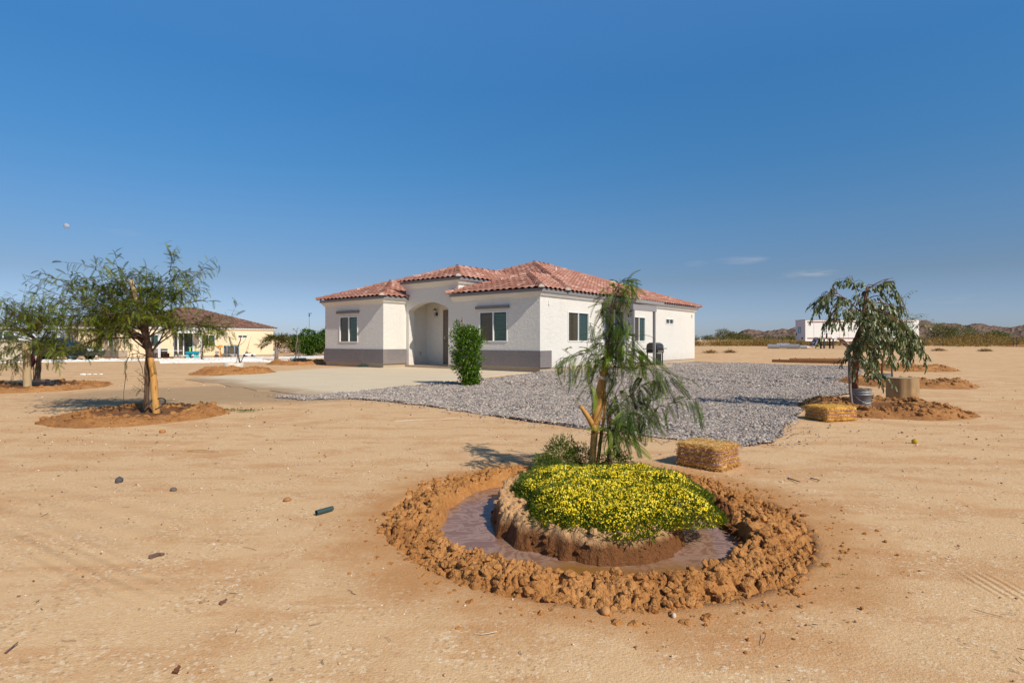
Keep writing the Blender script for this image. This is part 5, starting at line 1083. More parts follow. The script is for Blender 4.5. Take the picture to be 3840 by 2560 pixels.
hp_ = G(1180+925*.2168, 1080+1365*.2168, 0); hb = thing('hose_stand', 'white garden tap post with a coiled green hose by the front wall', 'garden tap', hp_)
q = MB(); q.tube([(0, 0, 0), (0, 0, .82)], .018, 8); q.tube([(0, 0, .80), (0, 0, .92)], .022, 8); q.tube([(-.24, 0, .72), (-.19, 0, .86), (-.10, 0, .90), (.10, 0, .90)], .014, 7); q.tube([(0, 0, .06), (0, 0, .20)], .03, 8); q.build('post', M['white'], hb, True)
q = MB(); q.box((.08, -.03, .86), (.13, .03, .93)); q.build('tap', M['steel'], hb)
q = MB(); M['hose'] = plain('green_hose', (.015, .09, .05), .45)
th = np.linspace(0, 6.2832*4.3, 120); r = .22+.05*np.sin(th*.37)+.02*th/6; q.tube(np.stack([-.05+r*np.cos(th)*1.25, -.05+r*np.sin(th), .02+.012*th/6.28], 1), .011, 6)
q.tube(np.array([(-.24, 0, .72), (-.28, .0, .45), (-.29, -.02, .2), (-.27, -.05, .03)]), .010, 6); q.build('hose', M['hose'], hb, True)

Ah = h1.location; ex_, ey_ = Vector((.7811, -.6244, 0)), Vector((.6244, .7811, 0))
hl = lambda x, y, z=0: Ah+ex_*x+ey_*y+Vector((0, 0, z))
gr = thing('barbecue_grill', 'black and silver gas barbecue on legs beside the patio post', 'barbecue', hl(1.30, 7.02, .02), HR+R(90))
q = MB(); prof = [(-.24, 0), (-.25, .10), (-.20, .20), (-.06, .26), (.10, .26), (.22, .19), (.25, .08), (.25, 0)]
q.add([(-.36, y, .82+z) for y, z in prof]+[(.36, y, .82+z) for y, z in prof], [[[k, k+1, 9+k, 8+k] for k in range(7)]+[[7, 0, 8, 15]], np.arange(8)[::-1], 8+np.arange(8)]); q.build('lid', plain('grill_lid', (.09, .085, .08), .35, .15, 9, .6), gr)
q = MB(); q.box((-.36, -.26, .62), (.36, .25, .815)); q.build('firebox', M['black'], gr)
q = MB(); q.box((-.30, -.30, .66), (.30, -.262, .72)); q.build('control_panel', M['steel'], gr)
q = MB(); q.box((-.35, -.24, .06), (.15, -.215, .60)); q.box((-.35, -.215, .06), (.15, .2, .10)); q.build('cabinet', M['black'], gr)
for sx in (-1, 1):
    q = MB(); q.box((sx*.37 if sx > 0 else -.80, -.22, .79), (.80 if sx > 0 else -.37, .22, .825)); q.build('side_shelf', plain('shelf_grey', (.06, .06, .065), .4), gr)
    for sy in (-1, 1): q = MB(); q.box((sx*.33-.02, sy*.21-.02, .0), (sx*.33+.02, sy*.21+.02, .62)); q.build('leg', M['black'], gr)
q = MB(); q.tube([(-.26, -.32, .92), (-.26, -.30, .9), (.26, -.30, .9), (.26, -.32, .92)], .012, 6); q.build('lid_handle', M['steel'], gr, True)

# ------------------------------------------------------------------ trailer, tarp table, rolls, boards, fence, road
def cap_box(b, lo, hi, mi=0): b.box(lo, hi, mi)
TY = 74.0; x0, x1 = (3020-U0)/F*TY, (3446-U0)/F*TY; zt = H+(V0-1198)/F*TY; zb = H+(V0-1275)/F*TY; gz = float(terr(x0, TY))
tl = thing('box_trailer', 'long white box trailer with dark red stripes parked beyond the yard', 'trailer', (x0, TY, gz)); Lt = x1-x0; zb -= gz; zt -= gz
M['tside'] = plain('trailer_white', (.76, .74, .70), .5, .07, .6); M['tend'] = plain('trailer_shaded_white', (.55, .53, .57), .5, .1, 1); M['maroon'] = plain('maroon_stripe', (.22, .03, .05), .6); M['dark'] = plain('dark_steel', (.03, .028, .027), .7)
q = MB(); q.box((0, 0, zb), (Lt, 2.55, zt)); q.build('body', M['tside'], tl)
q = MB(); q.box((-.03, .05, zb-.05), (-.002, 2.5, zt-.06)); q.build('front_panel', M['tend'], tl)  # end panel's shade is put into its greyer colour
q = MB()
for z in (zt-.40, zb+.16): q.box((.25, -.012, z), (Lt-.2, -.004, z+.14))
q.box((Lt-.32, -.014, zt-.62), (Lt-.06, -.004, zt-.25)); q.build('stripe', M['maroon'], tl)
q = MB()
for k in range(1, 14): q.box((k*1.12-.012, -.016, zb), (k*1.12+.012, -.002, zt-.02))
q.build('seam', plain('seam_grey', (.42, .41, .42), .6), tl)
q = MB(); q.box((-.05, -.03, zt-.06), (Lt+.03, 2.58, zt+.01)); q.build('top_rail', plain('rail_grey', (.30, .28, .27), .6), tl)
q = MB(); q.box((-.02, -.03, zb-.14), (Lt+.02, 0.02, zb)); q.build('bottom_rail', M['tside'], tl)
q = MB(); q.box((Lt-4.2, -.010, zb+.3), (Lt-.75, -.003, zt-.42)); q.build('faded_panel', plain('pale_green_panel', (.50, .60, .56), .6, .15, 1.5), tl)
q = MB(); q.box((Lt-.62, -.02, zb), (Lt-.0, -.004, zt-.06)); q.build('corner_post', M['tside'], tl)
q = MB(); q.box((-.045, 1.05, zb+.95), (-.032, 1.85, zb+1.75)); q.build('placard', plain('blue_placard', (.08, .26, .42), .6), tl)
q = MB()
for k in range(4): q.box((-.05, 1.15, zb+1.08+.15*k), (-.047, 1.15+(.6 if k % 2 else .45), zb+1.13+.15*k))
q.build('placard_text', M['tside'], tl)
q = MB(); q.poly([(-.04, 2.2, zb+.55), (-.04, 2.36, zb+.8), (-.04, 2.2, zb+1.05), (-.04, 2.04, zb+.8)]); q.build('diamond_sign', M['dark'], tl); q = MB(); q.box((-.10, .55, zb+.12), (-.03, .80, zb+.35)); q.build('air_coupling', M['dark'], tl)
cu = bpy.data.curves.new('lettering', 'FONT'); cu.body = 'DS'; cu.size = 1.9; cu.extrude = .002; lo = bpy.data.objects.new('lettering', cu); COL.objects.link(lo)
dg = bpy.context.evaluated_depsgraph_get(); lm = bpy.data.meshes.new_from_object(lo.evaluated_get(dg)); bpy.data.objects.remove(lo); lm.materials.clear(); lm.materials.append(plain('faded_letters', (.80, .77, .69), .6, .03)); lo = obj('lettering', lm, tl); lo.location = (3.95, -.012, zb+.75); lo.rotation_euler = (R(90), 0, 0)
def wheel(b_name, parent, c, r, w, mt, mr):
    q = MB(); a = np.linspace(0, 6.2832, 25)[:-1]; prof = [(.55, -.5), (.93, -.5), (1, -.35), (1, .35), (.93, .5), (.55, .5)]
    V = np.concatenate([np.stack([r*p*np.cos(a), 0*a+w*o, r*p*np.sin(a)], 1) for p, o in prof]); n = 24; i = np.arange(5)[:, None]*n; j = np.arange(n)[None]; j2 = (j+1) % n
    q.add(V, [np.stack([i+j, i+j2, i+n+j2, i+n+j], 2).reshape(-1, 4)]); wh = q.build(b_name, mt, parent, True); wh.location = c
    q = MB(); q.add(np.concatenate([V[:n]*[1, .7, 1], [[0, -.1*w, 0]]]), [np.stack([np.arange(n), (np.arange(n)+1) % n, np.full(n, n)], 1)]); q.add(np.concatenate([V[-n:]*[1, .7, 1], [[0, .1*w, 0]]]), [np.stack([np.arange(n), (np.arange(n)+1) % n, np.full(n, n)], 1)]); q.build('rim', mr, wh)
    return wh
M['tyre'] = plain('tyre_rubber', (.015, .015, .016), .85)
for xw in (Lt-4.4, Lt-3.1):
    for yw in (.16, 2.36): wheel('wheel', tl, (xw, yw, .50), .50, .30, M['tyre'], M['tside'])
q = MB(); q.box((Lt-5.2, .5, .72), (Lt-2.2, 2.1, zb)); q.build('axle_frame', M['dark'], tl)
for yw in (.45, 2.05):
    q = MB(); q.box((2.7, yw, .04), (2.85, yw+.13, zb)); q.box((2.55, yw-.08, 0), (3.0, yw+.2, .05)); q.build('landing_leg', M['dark'], tl)
q = MB(); q.box((Lt-.75, .3, .62), (Lt-.62, 2.3, zb)); q.build('mud_flap', M['dark'], tl); q = MB(); q.box((Lt-.2, .2, .48), (Lt-.05, 2.35, .6)); q.build('rear_bumper', M['dark'], tl)

tp = G(3100, 1307); tb = thing('tarp_table', 'dark trestle table under a draped mottled tarp near the trailer', 'table', tp); sc_ = tp.y/F
q = MB(); q.box((-.95, -.4, .98), (.95, .4, 1.03)); q.build('tabletop', M['dark'], tb)
for sx in (-.42, .48):
    for sy in (-.3, .3): q = MB(); q.box((sx-.06, sy-.05, 0), (sx+.06, sy+.05, .98)); q.build('leg', M['dark'], tb)
q = MB(); q.box((-.5, -.05, .30), (.5, .05, .38)); 
for a, c in ((-.9, -.42), (.1, -.42), (-.1, .48), (.95, .48)): q.tube([(a, -.3, .95), (c, -.3, .5)], .03, 5)
q.build('brace', M['dark'], tb)
def camo():
    t = NT('mottled_tarp'); n = t.vor(4.2, vec=None, out='Color'); s = t.n.new('ShaderNodeSeparateColor'); t.lk(n, s.inputs[0]); return t.fin(t.ramp(s.outputs[0], [(0, (.34, .19, .15)), (.35, (.42, .27, .22)), (.36, (.74, .68, .62)), (.7, (.80, .75, .70)), (.71, (.22, .12, .10)), (1, (.30, .17, .14))], 'CONSTANT'), .9)
M['camo'] = camo(); gx_ = np.linspace(-1, 1, 60); gy_ = np.linspace(-1, 1, 16); GX, GY = np.meshgrid(gx_, gy_); X_ = GX*2.75; Y_ = GY*.55
Z_ = 1.10+.10*fbm(np.stack([X_.ravel()*1.5, Y_.ravel()*2, 0*X_.ravel()], 1), 3, 3).reshape(X_.shape); o_ = np.maximum(np.abs(X_)-1.25, 0); Z_ -= np.where(X_ < 0, np.minimum(o_*1.3, .85), np.minimum(o_*.85, 1.05)); X_ = X_*np.where(X_ < 0, .80, 1.0); Z_ -= .25*np.maximum(np.abs(GY)-.75, 0)*2
i = np.arange(15)[:, None]*60; j = np.arange(59)[None]; q = MB(); q.add(np.stack([X_.ravel(), Y_.ravel(), Z_.ravel()], 1), [np.stack([i+j, i+j+1, i+61+j, i+60+j], 2).reshape(-1, 4)])
o = q.build('tarp', M['camo'], None, True, None, False); o.location = tp; tag(o, 'brown and white mottled tarp draped over the dark trestle table', 'tarp')

M['galv'] = plain('galvanised_mesh', (.40, .41, .43), .5, .35, 14, .4, bump=.02, bscale=30)
rp_ = [(2927, 1308, .0), (2961, 1307, .1), (2999, 1309, -.1), (3027, 1308, .15)]; labs = ['leftmost of the four grey fencing rolls lying on the sand', 'taller grey fencing roll second from the left on the sand', 'loosely wound grey fencing roll third from the left', 'flat grey fencing roll at the right end nearest the tarp table']
for (u, v, a), lb, rr_ in zip(rp_, labs, (.24, .29, .25, .19)):
    p = G(u, v); q = MB(); L = 1.15; th = np.linspace(0, 6.2832*2.6, 60); 
    for yy, in ((0,),):
        r = rr_*(.35+.65*th/th[-1]); V = np.concatenate([np.stack([r*np.cos(th), 0*th, rr_+r*np.sin(th)], 1), np.stack([r*np.cos(th), 0*th+L, rr_+r*np.sin(th)], 1)]); n = len(th); k = np.arange(n-1); q.add(V, [np.stack([k, k+1, n+k+1, n+k], 1)])
    o = q.build('fencing_roll', M['galv'], None, True, None, False); o.location = p; o.rotation_euler = (0, 0, R(58)+a); tag(o, lb, 'fencing roll', 'rolls of grey fencing')
wd = bark('form_board', (.17, .075, .03), (.34, .17, .075), (1.5, 20, 20)); 
for (u0, v0, u1, v1, hh_, lb) in ((2895, 1358, 3166, 1364, .16, 'long brown board on edge lying nearest the gravel beyond the house'), (2960, 1350.5, 3180, 1352.5, .13, 'long brown board lying just behind the nearer board')):
    a, b_ = G(u0, v0, 0), G(u1, v1, 0); q = MB(); d = (b_-a); L = d.length; q.box((0, -.02, 0), (L, .025, hh_)); 
    for k in range(4): q.box((L*(k+.4)/4, .026, -.02), (L*(k+.4)/4+.04, .065, hh_+.05))
    o = q.build('timber_board', wd); o.location = a; o.rotation_euler = (0, 0, math.atan2(d.y, d.x)); tag(o, lb, 'board', 'brown boards beyond the gravel')
# wire fence beyond the yard
fn = thing('wire_fence', 'low wire fence on thin dark metal posts along the desert scrub', 'fence', G(3613, 1299.5)); fo = np.array(fn.location)
pp = [(2640, 1291, 102), (2740, 1291, 101), (2840, 1291.5, 99), (2935, 1292, 98), (3040, 1292, 96), (3150, 1292.5, 95), (3260, 1293, 94), (3365, 1294, 92), (3467, 1295, 89), (3536, 1297, 85), (3613, 1299, 81), (3701, 1302, 77), (3800, 1303, 74), (3813, 1302, 73.5), (3905, 1306, 70)]
tops = []
for (u, v, yd) in pp:
    x = (u-U0)/F*yd; g = float(terr(x, yd)); q = MB(); q.box((x-.035, yd-.035, g-.2), (x+.035, yd+.035, g+1.25)); q.build('post', M['dark'], fn, False, fo); tops.append((x, yd, g))
q = MB(); tops = [t_ for k, t_ in enumerate(tops) if k != 13]
for dz in (.35, .75, 1.15): q.tube(np.array([(x, y, g+dz) for x, y, g in tops]), .006, 4)
q.build('wire', M['dark'], fn, False, fo)
# raised road line beyond the fence
xs_ = np.linspace(-300, 400, 60); V = np.concatenate([np.stack([xs_, 0*xs_+104+o_y+.02*xs_, np.full(60, z)], 1) for o_y, z in ((0, .2), (5, 1.42), (13, 1.42), (20, .2))]); k = np.arange(59)
q = MB()
for r_ in range(3): q.add(V, [np.stack([k+60*r_, k+1+60*r_, k+61+60*r_, k+60+60*r_], 1)], 1 if r_ == 1 else 0)
tag(q.build('road', [M['ground'], plain('asphalt', (.06, .058, .06), .9)], None, True, None, False), kind='structure')
# ------------------------------------------------------------------ desert scrub, far bushes, hills, far buildings
TL = blade4(.16)
def shrub(name, label, c, r, n, mat, size, seed, cat='bush', group=None, stem=None, shell=.35, lump=.5):
    o = thing(name, label, cat, c, 0, group); L = Leaves()
    L.add(TL, *cloud(n, (c[0], c[1], c[2]+r[2]*.85), r, TL, size, seed, lump, shell, .3, lambda P: P[:, 2] > c[2]-.02)); L.build('crown', mat, o, c)
    q = MB()
    for k in range(6): q.tube(curve((c[0]+r[0]*.1*rng.standard_normal(), c[1], c[2]-.1), (c[0]+r[0]*.5*rng.standard_normal(), c[1]+r[1]*.4*rng.standard_normal(), c[2]+r[2]*1.1), 0, 5, .05), np.linspace(.05, .02, 5)*max(.4, r[2]), 5)
    q.build('trunk', M['bark'], o, True, c); return o
def scrub(name, spots, mat, seed, size, per=150):
    L = Leaves()
    for k, (x, y, z, rx, rz) in enumerate(spots): L.add(TL, *cloud(int(per*(.5+rx*.6)), (x, y, z+rz*.6), (rx, rx*.8, rz), TL, size, seed+k % 13, .5, .25, .5, lambda P, z=z: P[:, 2] > z-.02))
    o = obj(name, mesh(name, np.concatenate(L.V), [np.concatenate(L.F)], mat, None, False, np.concatenate(L.r))); return tag(o, kind='stuff')
def band(n, u0, u1, y0, y1, rx, rz, dens=1.0):
    out = []
    for _ in range(n):
        y = y0+(y1-y0)*rng.random(); u = u0+(u1-u0)*rng.random(); x = (u-U0)/F*y; g = float(terr(x, y))
        if 104+.02*x < y: g = max(g, 1.3 if y < 122+.02*x else .3)
        s = .6+.8*rng.random(); out.append((x, y, g, rx*s, rz*s*(.7+.5*rng.random())))
    return out
o = scrub('dry_scrub', band(150, 2560, 3060, 84, 104, 1.3, .60)+band(170, 3400, 4100, 84, 106, 1.5, .85)+band(90, 3000, 3460, 92, 106, 1.2, .6)+band(14, 3560, 4100, 72, 82, .9, .45), M['brush'], 3, .20); tag(o, 'dry brown desert scrub in a band along the horizon', 'scrub')
o = scrub('green_scrub', band(60, 2560, 3060, 108, 150, 1.5, .55)+band(26, 3400, 4100, 112, 160, 1.8, .5)+band(40, 2400, 4100, 150, 260, 2.4, .6)+band(30, -200, 500, 110, 200, 2.5, 1.3)+band(16, 1000, 1260, 110, 180, 2.0, 1.0), M['green_brush'], 5, .32); tag(o, 'olive green desert scrub behind the raised road', 'scrub')
for (u, yd, zb_, rx, rz, mt, lab) in ((3528, 116, 1.3, 2.4, 1.75, M['green_brush'], 'dark rounded desert tree right of the trailer'), (3600, 122, 1.3, 3.6, 1.7, M['paloverde'], 'wide bright green palo verde behind the fence'), (3735, 126, 1.2, 2.8, 1.2, M['paloverde'], 'low green palo verde under the right hand hill'), (3668, 100, .5, 4.4, 1.05, M['brush'], 'long golden mound of brush behind the wire fence'),
                                     (2712, 150, .9, 2.4, 2.0, M['green_brush'], 'tall feathery bush next to the far pylons'), (2745, 130, .9, 2.0, 1.2, M['green_brush'], 'dark bush at the left foot of the hill'), (2775, 128, .9, 2.6, 1.1, M['green_brush'], 'broad grey green bush under the hill crest')):
    x = (u-U0)/F*yd; shrub('desert_bush', lab, (x, yd, zb_), (rx, rx*.8, rz), 2300, mt, .30, int(u) % 50, 'bush', 'bushes beyond the yard')
for (u, v, lab) in ((2737, 1323, 'small dry tuft on the sand right of the house'), (2665, 1324, 'tiny brown weed nearest the house back corner'), (3695, 1318, 'dry branching weed on the sand in front of the fence'), (3520, 1316, 'low dry weeds on the sand right of the eucalyptus')):
    p = G(u, v); L = Leaves(); n = 260; d = rng.standard_normal((n, 3)); d[:, 2] = abs(d[:, 2])*.6; P = np.array(p)+d*np.array([.20, .14, .10]); L.add(blade4(.06), P, rot_to(d+[0, 0, .3]), .16+.12*rng.random(n)); tag(L.build('dry_weed', M['brush'], None, np.array(p)), lab, 'weed', 'dry weeds on the sand').location = p
def ridge(name, prof, Y, depth, mat, seed, rough=.18):
    us = np.array([p[0] for p in prof], float); vs = np.array([p[1] for p in prof], float); n = 420; m = 44; u = np.linspace(us[0], us[-1], n); top = (V0-np.interp(u, us, vs))/F*Y+H
    T = np.linspace(0, 1, m); X_ = np.repeat(((u-U0)/F*Y)[:, None], m, 1); X_ = X_*(1+0*T); t2 = np.where(T < .6, T/.6, 1-(T-.6)/.4*.9); Z_ = top[:, None]*np.clip(t2, 0, 1)**.85; Y_ = Y+(T[None]-.6)*depth+0*X_
    X_ = X_*(Y_/Y); p = np.stack([X_.ravel()/(Y*.03), Y_.ravel()/(Y*.03), 0*X_.ravel()], 1); s = top.max(); Z_ = Z_+(rough*s*fbm(p*1.6, 5, seed)*np.minimum(1, t2*1.4)[None].repeat(n, 0).ravel()*.6).reshape(Z_.shape)+(.035*s*(.5-np.minimum(worley(p[:, :2]*9, seed), 1))*np.repeat(t2[None], n, 0).ravel()).reshape(Z_.shape)
    i = np.arange(n-1)[:, None]*m; j = np.arange(m-1)[None]
    return tag(obj(name, mesh(name, np.stack([X_.ravel(), Y_.ravel(), Z_.ravel()-.5], 1), [np.stack([i+j, i+m+j, i+m+j+1, i+j+1], 2).reshape(-1, 4)], mat, None, True)), kind='structure')
def hill_mat(name, a, b, c, scale):
    t = NT(name); n = t.noise(.09*scale, 5, .65); v = t.vor(.32*scale); f = t.noise(.5*scale, 3)
    col = t.ramp(t.math('ADD', t.math('MULTIPLY', n, .6), t.math('MULTIPLY', f, .4)), [(.36, a), (.5, b), (.64, c)]); col = t.mix(t.ramp(v, [(.25, .6), (.5, 0)]), col, sc(a, .7)); return t.fin(col, .95, 0, t.bump(t.math('ADD', n, v), 1, 2.0/scale), .1)
M['hill'] = hill_mat('rocky_hill', (.085, .055, .045), (.20, .13, .095), (.33, .23, .165), 1.0)
ridge('hills', [(2640, 1279), (2720, 1272), (2761, 1253), (2785, 1240), (2808, 1233), (2824, 1237), (2839, 1240), (2866, 1242), (2880, 1237), (2892, 1240), (2918, 1235), (2937, 1231), (2955, 1234), (2976, 1227), (3060, 1222), (3150, 1226), (3260, 1212), (3350, 1206), (3445, 1200), (3475, 1199.5), (3490, 1205), (3505, 1211), (3531, 1209), (3560, 1211), (3587, 1213), (3611, 1219), (3626, 1216), (3641, 1211), (3662, 1208.5), (3684, 1211), (3718, 1219), (3774, 1222), (3808, 1224), (3840, 1214), (3900, 1196), (4000, 1180), (4200, 1215), (4500, 1275)], 620, 260, M['hill'], 3)
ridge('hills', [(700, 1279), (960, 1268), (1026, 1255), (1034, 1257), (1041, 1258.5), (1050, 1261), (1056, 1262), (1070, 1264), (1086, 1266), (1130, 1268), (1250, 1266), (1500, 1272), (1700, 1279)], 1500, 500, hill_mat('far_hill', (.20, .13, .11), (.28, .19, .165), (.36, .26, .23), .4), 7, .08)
ridge('hills', [(900, 1279), (1020, 1268), (1060, 1259), (1075, 1256), (1090, 1253), (1110, 1254), (1160, 1262), (1300, 1268), (1500, 1279)], 5000, 1500, plain('haze_tinted_hill', (.26, .29, .36), .95), 9, .06)  # distance haze is put into this range's blue base colour
# far industrial sheds on the horizon
M['shed'] = plain('pale_shed', (.50, .56, .62), .7, .08, .05); M['shed2'] = plain('grey_green_shed', (.25, .32, .36), .8)
for (u0, u1, v0_, mt, lab) in ((2560, 2617, 1259, M['shed2'], 'grey green shed on the horizon at the house corner'), (2655, 2671, 1259, M['shed2'], 'small dark roofed shed in the middle of the horizon group'), (2671, 2690, 1258, M['shed'], 'pale boxy plant building near the far pylons')):
    yd = 480; x0_, x1_ = (u0-U0)/F*yd, (u1-U0)/F*yd; zt_ = H+(V0-v0_)/F*yd; o = thing('industrial_shed', lab, 'shed', (x0_, yd, .3)); q = MB(); q.box((0, 0, 0), (x1_-x0_, 12, zt_-.3)); q.build('wall', mt, o); q = MB(); q.prism([(-.3, zt_-.3), (x1_-x0_+.3, zt_-.3), ((x1_-x0_)/2, zt_+.5)], -.3, 12.3); q.build('roof', M['shed2'], o)
yd = 480; o = thing('gantry_frame', 'open steel gantry above a pale tank on the horizon', 'gantry', ((2626-U0)/F*yd, yd, .3)); q = MB()
for dx in (-3.0, 3.0): q.box((dx-.25, -.25, 0), (dx+.25, .25, 6.3))
q.box((-3.4, -.3, 6.0), (3.4, .3, 6.6)); q.build('frame', M['shed2'], o); q = MB(); q.lathe([(2.4, 0), (2.4, 3.6), (0, 4.0)], (0, 0, 0), 20); q.build('tank', M['shed'], o, True)
for u, lab in ((2695, 'left of two thin power poles on the horizon'), (2699, 'right of two thin power poles on the horizon')):
    o = thing('power_pole', lab, 'power pole', ((u-U0)/F*470, 470, .3), 0, 'pair of far power poles'); q = MB(); q.tube([(0, 0, 0), (0, 0, 7.6)], .16, 6); q.build('pole', M['shed2'], o); q = MB(); q.box((-.9, -.1, 6.7), (.9, .1, 6.9)); q.build('crossarm', M['shed2'], o)

# ------------------------------------------------------------------ left background: neighbour's yard
M['wrock'] = plain('white_rock', (.80, .77, .71), .9, .12, 5, bump=.03, bscale=14)
def strip(name, top, bot, lab):
    """ragged low bank of white landscaping rock between two lines of photo points"""
    pts = [G(*p) for p in top]+[G(*p) for p in bot[::-1]]; o = sheet(name, pts, .03, .2, M['wrock']); n = 900
    x = np.array([p.x for p in pts]); y = np.array([p.y for p in pts]); px, py = x.min()+rng.random(n*6)*(x.max()-x.min()), y.min()+rng.random(n*6)*(y.max()-y.min()); k = inside(px, py, pts); px, py = px[k][:n], py[k][:n]; s = .05+.10*rng.random(len(px))
    s = s*.6; V, Fo = lumps(np.stack([px, py, terr(px, py)+.03], 1), s, ICO1, .3, .6); me = o.data; bm = bmesh.new(); bm.from_mesh(me); m2 = mesh('t', V, [Fo], M['wrock']); bm.from_mesh(m2); bm.to_mesh(me); bm.free(); return o
strip('white_gravel', [(-200, 1352), (200, 1348), (450, 1347), (640, 1346.5), (800, 1343.5), (880, 1339), (1010, 1338), (1110, 1336), (1240, 1334)], [(-200, 1362), (0, 1361), (220, 1357), (440, 1354), (640, 1351), (760, 1349), (890, 1346), (1010, 1344.5), (1110, 1344), (1240, 1339.5)], '')
strip('white_gravel', [(600, 1357), (760, 1353), (850, 1350.5), (925, 1347), (975, 1349), (1000, 1353), (1100, 1353), (1185, 1354)], [(600, 1361.5), (760, 1360), (900, 1357), (1000, 1357.5), (1100, 1356.5), (1185, 1356)], '')
def car(name, label, loc, rz, paint, kind='sedan'):
    t = thing(name, label, 'car' if kind == 'sedan' else 'pickup truck', loc, rz)
    if kind == 'sedan':
        low = [(-2.40, .55), (-2.36, .30), (2.32, .28), (2.40, .50)]; top = [(2.40, .55), (2.28, .72), (1.55, .86), (1.05, .93), (.30, 1.38), (-.10, 1.45), (-.75, 1.45), (-1.35, 1.20), (-1.75, 1.02), (-2.30, .98), (-2.40, .70)]
        gl = [((.92, .95), (.27, 1.34), (-.08, 1.39), (-.08, .95)), ((-.16, .95), (-.16, 1.40), (-.72, 1.40), (-1.30, 1.16), (-1.42, .98))]; wx = (-1.42, 1.45); r = .33; hw = .90
    else:
        low = [(-2.75, .60), (-2.75, .45), (2.70, .42), (2.80, .70)]; top = [(2.80, .95), (2.70, 1.10), (1.60, 1.20), (1.25, 1.26), (.72, 1.82), (.2, 1.90), (-.75, 1.88), (-.95, 1.24), (-2.75, 1.22)]
        gl = [((1.12, 1.28), (.68, 1.78), (.26, 1.82), (.26, 1.28)), ((.16, 1.28), (.16, 1.82), (-.70, 1.80), (-.80, 1.28))]; wx = (-1.7, 1.75); r = .40; hw = .98
    out = np.array(low[::1]+top); n = len(out); q = MB(); secs = []
    for yy, k in ((-hw, .0), (-hw*.96, 1), (hw*.96, 1), (hw, 0)):
        P = out.copy(); zmid = .75; ww = np.clip((P[:, 1]-1.0)/.45, 0, 1)
        V = np.stack([P[:, 0]*(1 if k else .985), yy*(1-.16*ww), P[:, 1]-(0 if k else .03*np.sign(P[:, 1]-zmid))], 1); secs.append(V)
    V = np.concatenate(secs); j = np.arange(n); j2 = (j+1) % n; i = np.arange(3)[:, None]*n
    q.add(V, [np.stack([i+j, i+j2, i+n+j2, i+n+j], 2).reshape(-1, 4), np.arange(n)[::-1], 3*n+np.arange(n)]); q.build('body', paint, t)
    for s in (-1, 1):
        for g in gl:
            q = MB(); ww = lambda z: np.clip((z-1.0)/.45, 0, 1); P = [(x, s*(hw*(1-.16*ww(z)))+s*.012, z) for x, z in g]; q.poly(P if s < 0 else P[::-1]); q.build('side_window', M['carglass'], t)
        for x in wx: wheel('wheel', t, (x, s*(hw-.12), r), r, .24, M['tyre'], M['steel'])
        q = MB(); q.box((top[0][0]-.14, s*(hw-.42)-.18, .58), (top[0][0]+.02, s*(hw-.42)+.18, .72)); q.build('headlight', M['lampglass'], t)
        q = MB(); q.box((low[0][0]-.02, s*(hw-.3)-.2, .72), (low[0][0]+.1, s*(hw-.3)+.2, .84)); q.build('tail_light', plain('red_lens', (.3, .01, .01), .3), t)
        for x in ((.1, -.85) if kind == 'sedan' else (.2,)): q = MB(); q.box((x-.09, s*hw-.0 if s > 0 else -hw-.02, .80), (x+.09, hw+.02 if s > 0 else -hw, .83)); q.build('door_handle', M['steel'], t)
    return t
M['carglass'] = plain('car_glass', (.06, .08, .08), .10, .05, spec=.35)
car('parked_car', 'black sedan parked on the white rock behind the left trees', G(218, 1349), R(2), plain('black_paint', (.012, .012, .015), .22, .1, spec=.6))
car('parked_pickup', 'white pickup truck parked at the far left edge', G(20, 1350)+Vector((-1.0, 1.5, 0)), R(4), plain('white_paint', (.74, .74, .73), .3, .03), 'pickup')
p = G(-30, 1352); cn = thing('carport', 'thin pale flat carport roof at the far left edge behind the pickup', 'carport', (p.x-1, p.y+9, p.z)); q = MB(); q.box((-8, -3, 2.08), (7.6, 3, 2.2)); q.build('roof', M['tside'], cn)
for x in (-7.5, 0, 7.2):
    for y in (-2.7, 2.7): q = MB(); q.box((x-.06, y-.06, 0), (x+.06, y+.06, 2.08)); q.build('post', M['tside'], cn)
p = G(18, 1357); q = MB(); q.box((-1.1, -.5, 0), (1.1, .5, 1.15)); q.box((-1.16, -.56, 1.15), (1.16, .56, 1.22)); o = q.build('utility_box', K3['wall'], None, False, None, False); o.location = p; tag(o, 'tan boxy block wall end at the left edge behind the small tree', 'block wall')
# things along the cream house wall
A2 = h2.location; l2 = lambda x, y, z=0: A2+ex_*x+ey_*y+Vector((0, 0, z+.02))
def wall_b(u, off):                                   # point standing `off` metres out from the cream wall, seen in photo column u
    r = (u-U0)/F; ox, oy = A2.x+.7811*off, A2.y-.6244*off; b = (ox-r*oy)/(r*.7811-.6244); return l2(off, b)
teal = plain('teal_plastic', (.01, .30, .46), .4); lteal = plain('pale_teal_plastic', (.16, .56, .62), .4); lime = plain('lime_plastic', (.38, .60, .12), .4)
c = wall_b(722, 2.6); t = thing('play_table', 'teal plastic toy water table beside the patio post of the cream house', 'toy table', c)
q = MB(); q.box((-.52, -.35, .44), (.52, .35, .66)); q.box((-.42, -.3, .38), (.42, .3, .44)); q.build('tabletop', teal, t)
for sx in (-.36, .36):
    for sy in (-.2, .2): q = MB(); q.add([(sx-.13, sy-.1, 0), (sx+.13, sy-.1, 0), (sx+.13, sy+.1, 0), (sx-.13, sy+.1, 0), (sx-.07, sy-.06, .44), (sx+.07, sy-.06, .44), (sx+.07, sy+.06, .44), (sx-.07, sy+.06, .44)], [[[0, 3, 2, 1], [4, 5, 6, 7], [0, 1, 5, 4], [1, 2, 6, 5], [2, 3, 7, 6], [3, 0, 4, 7]]]); q.build('leg', lteal, t)
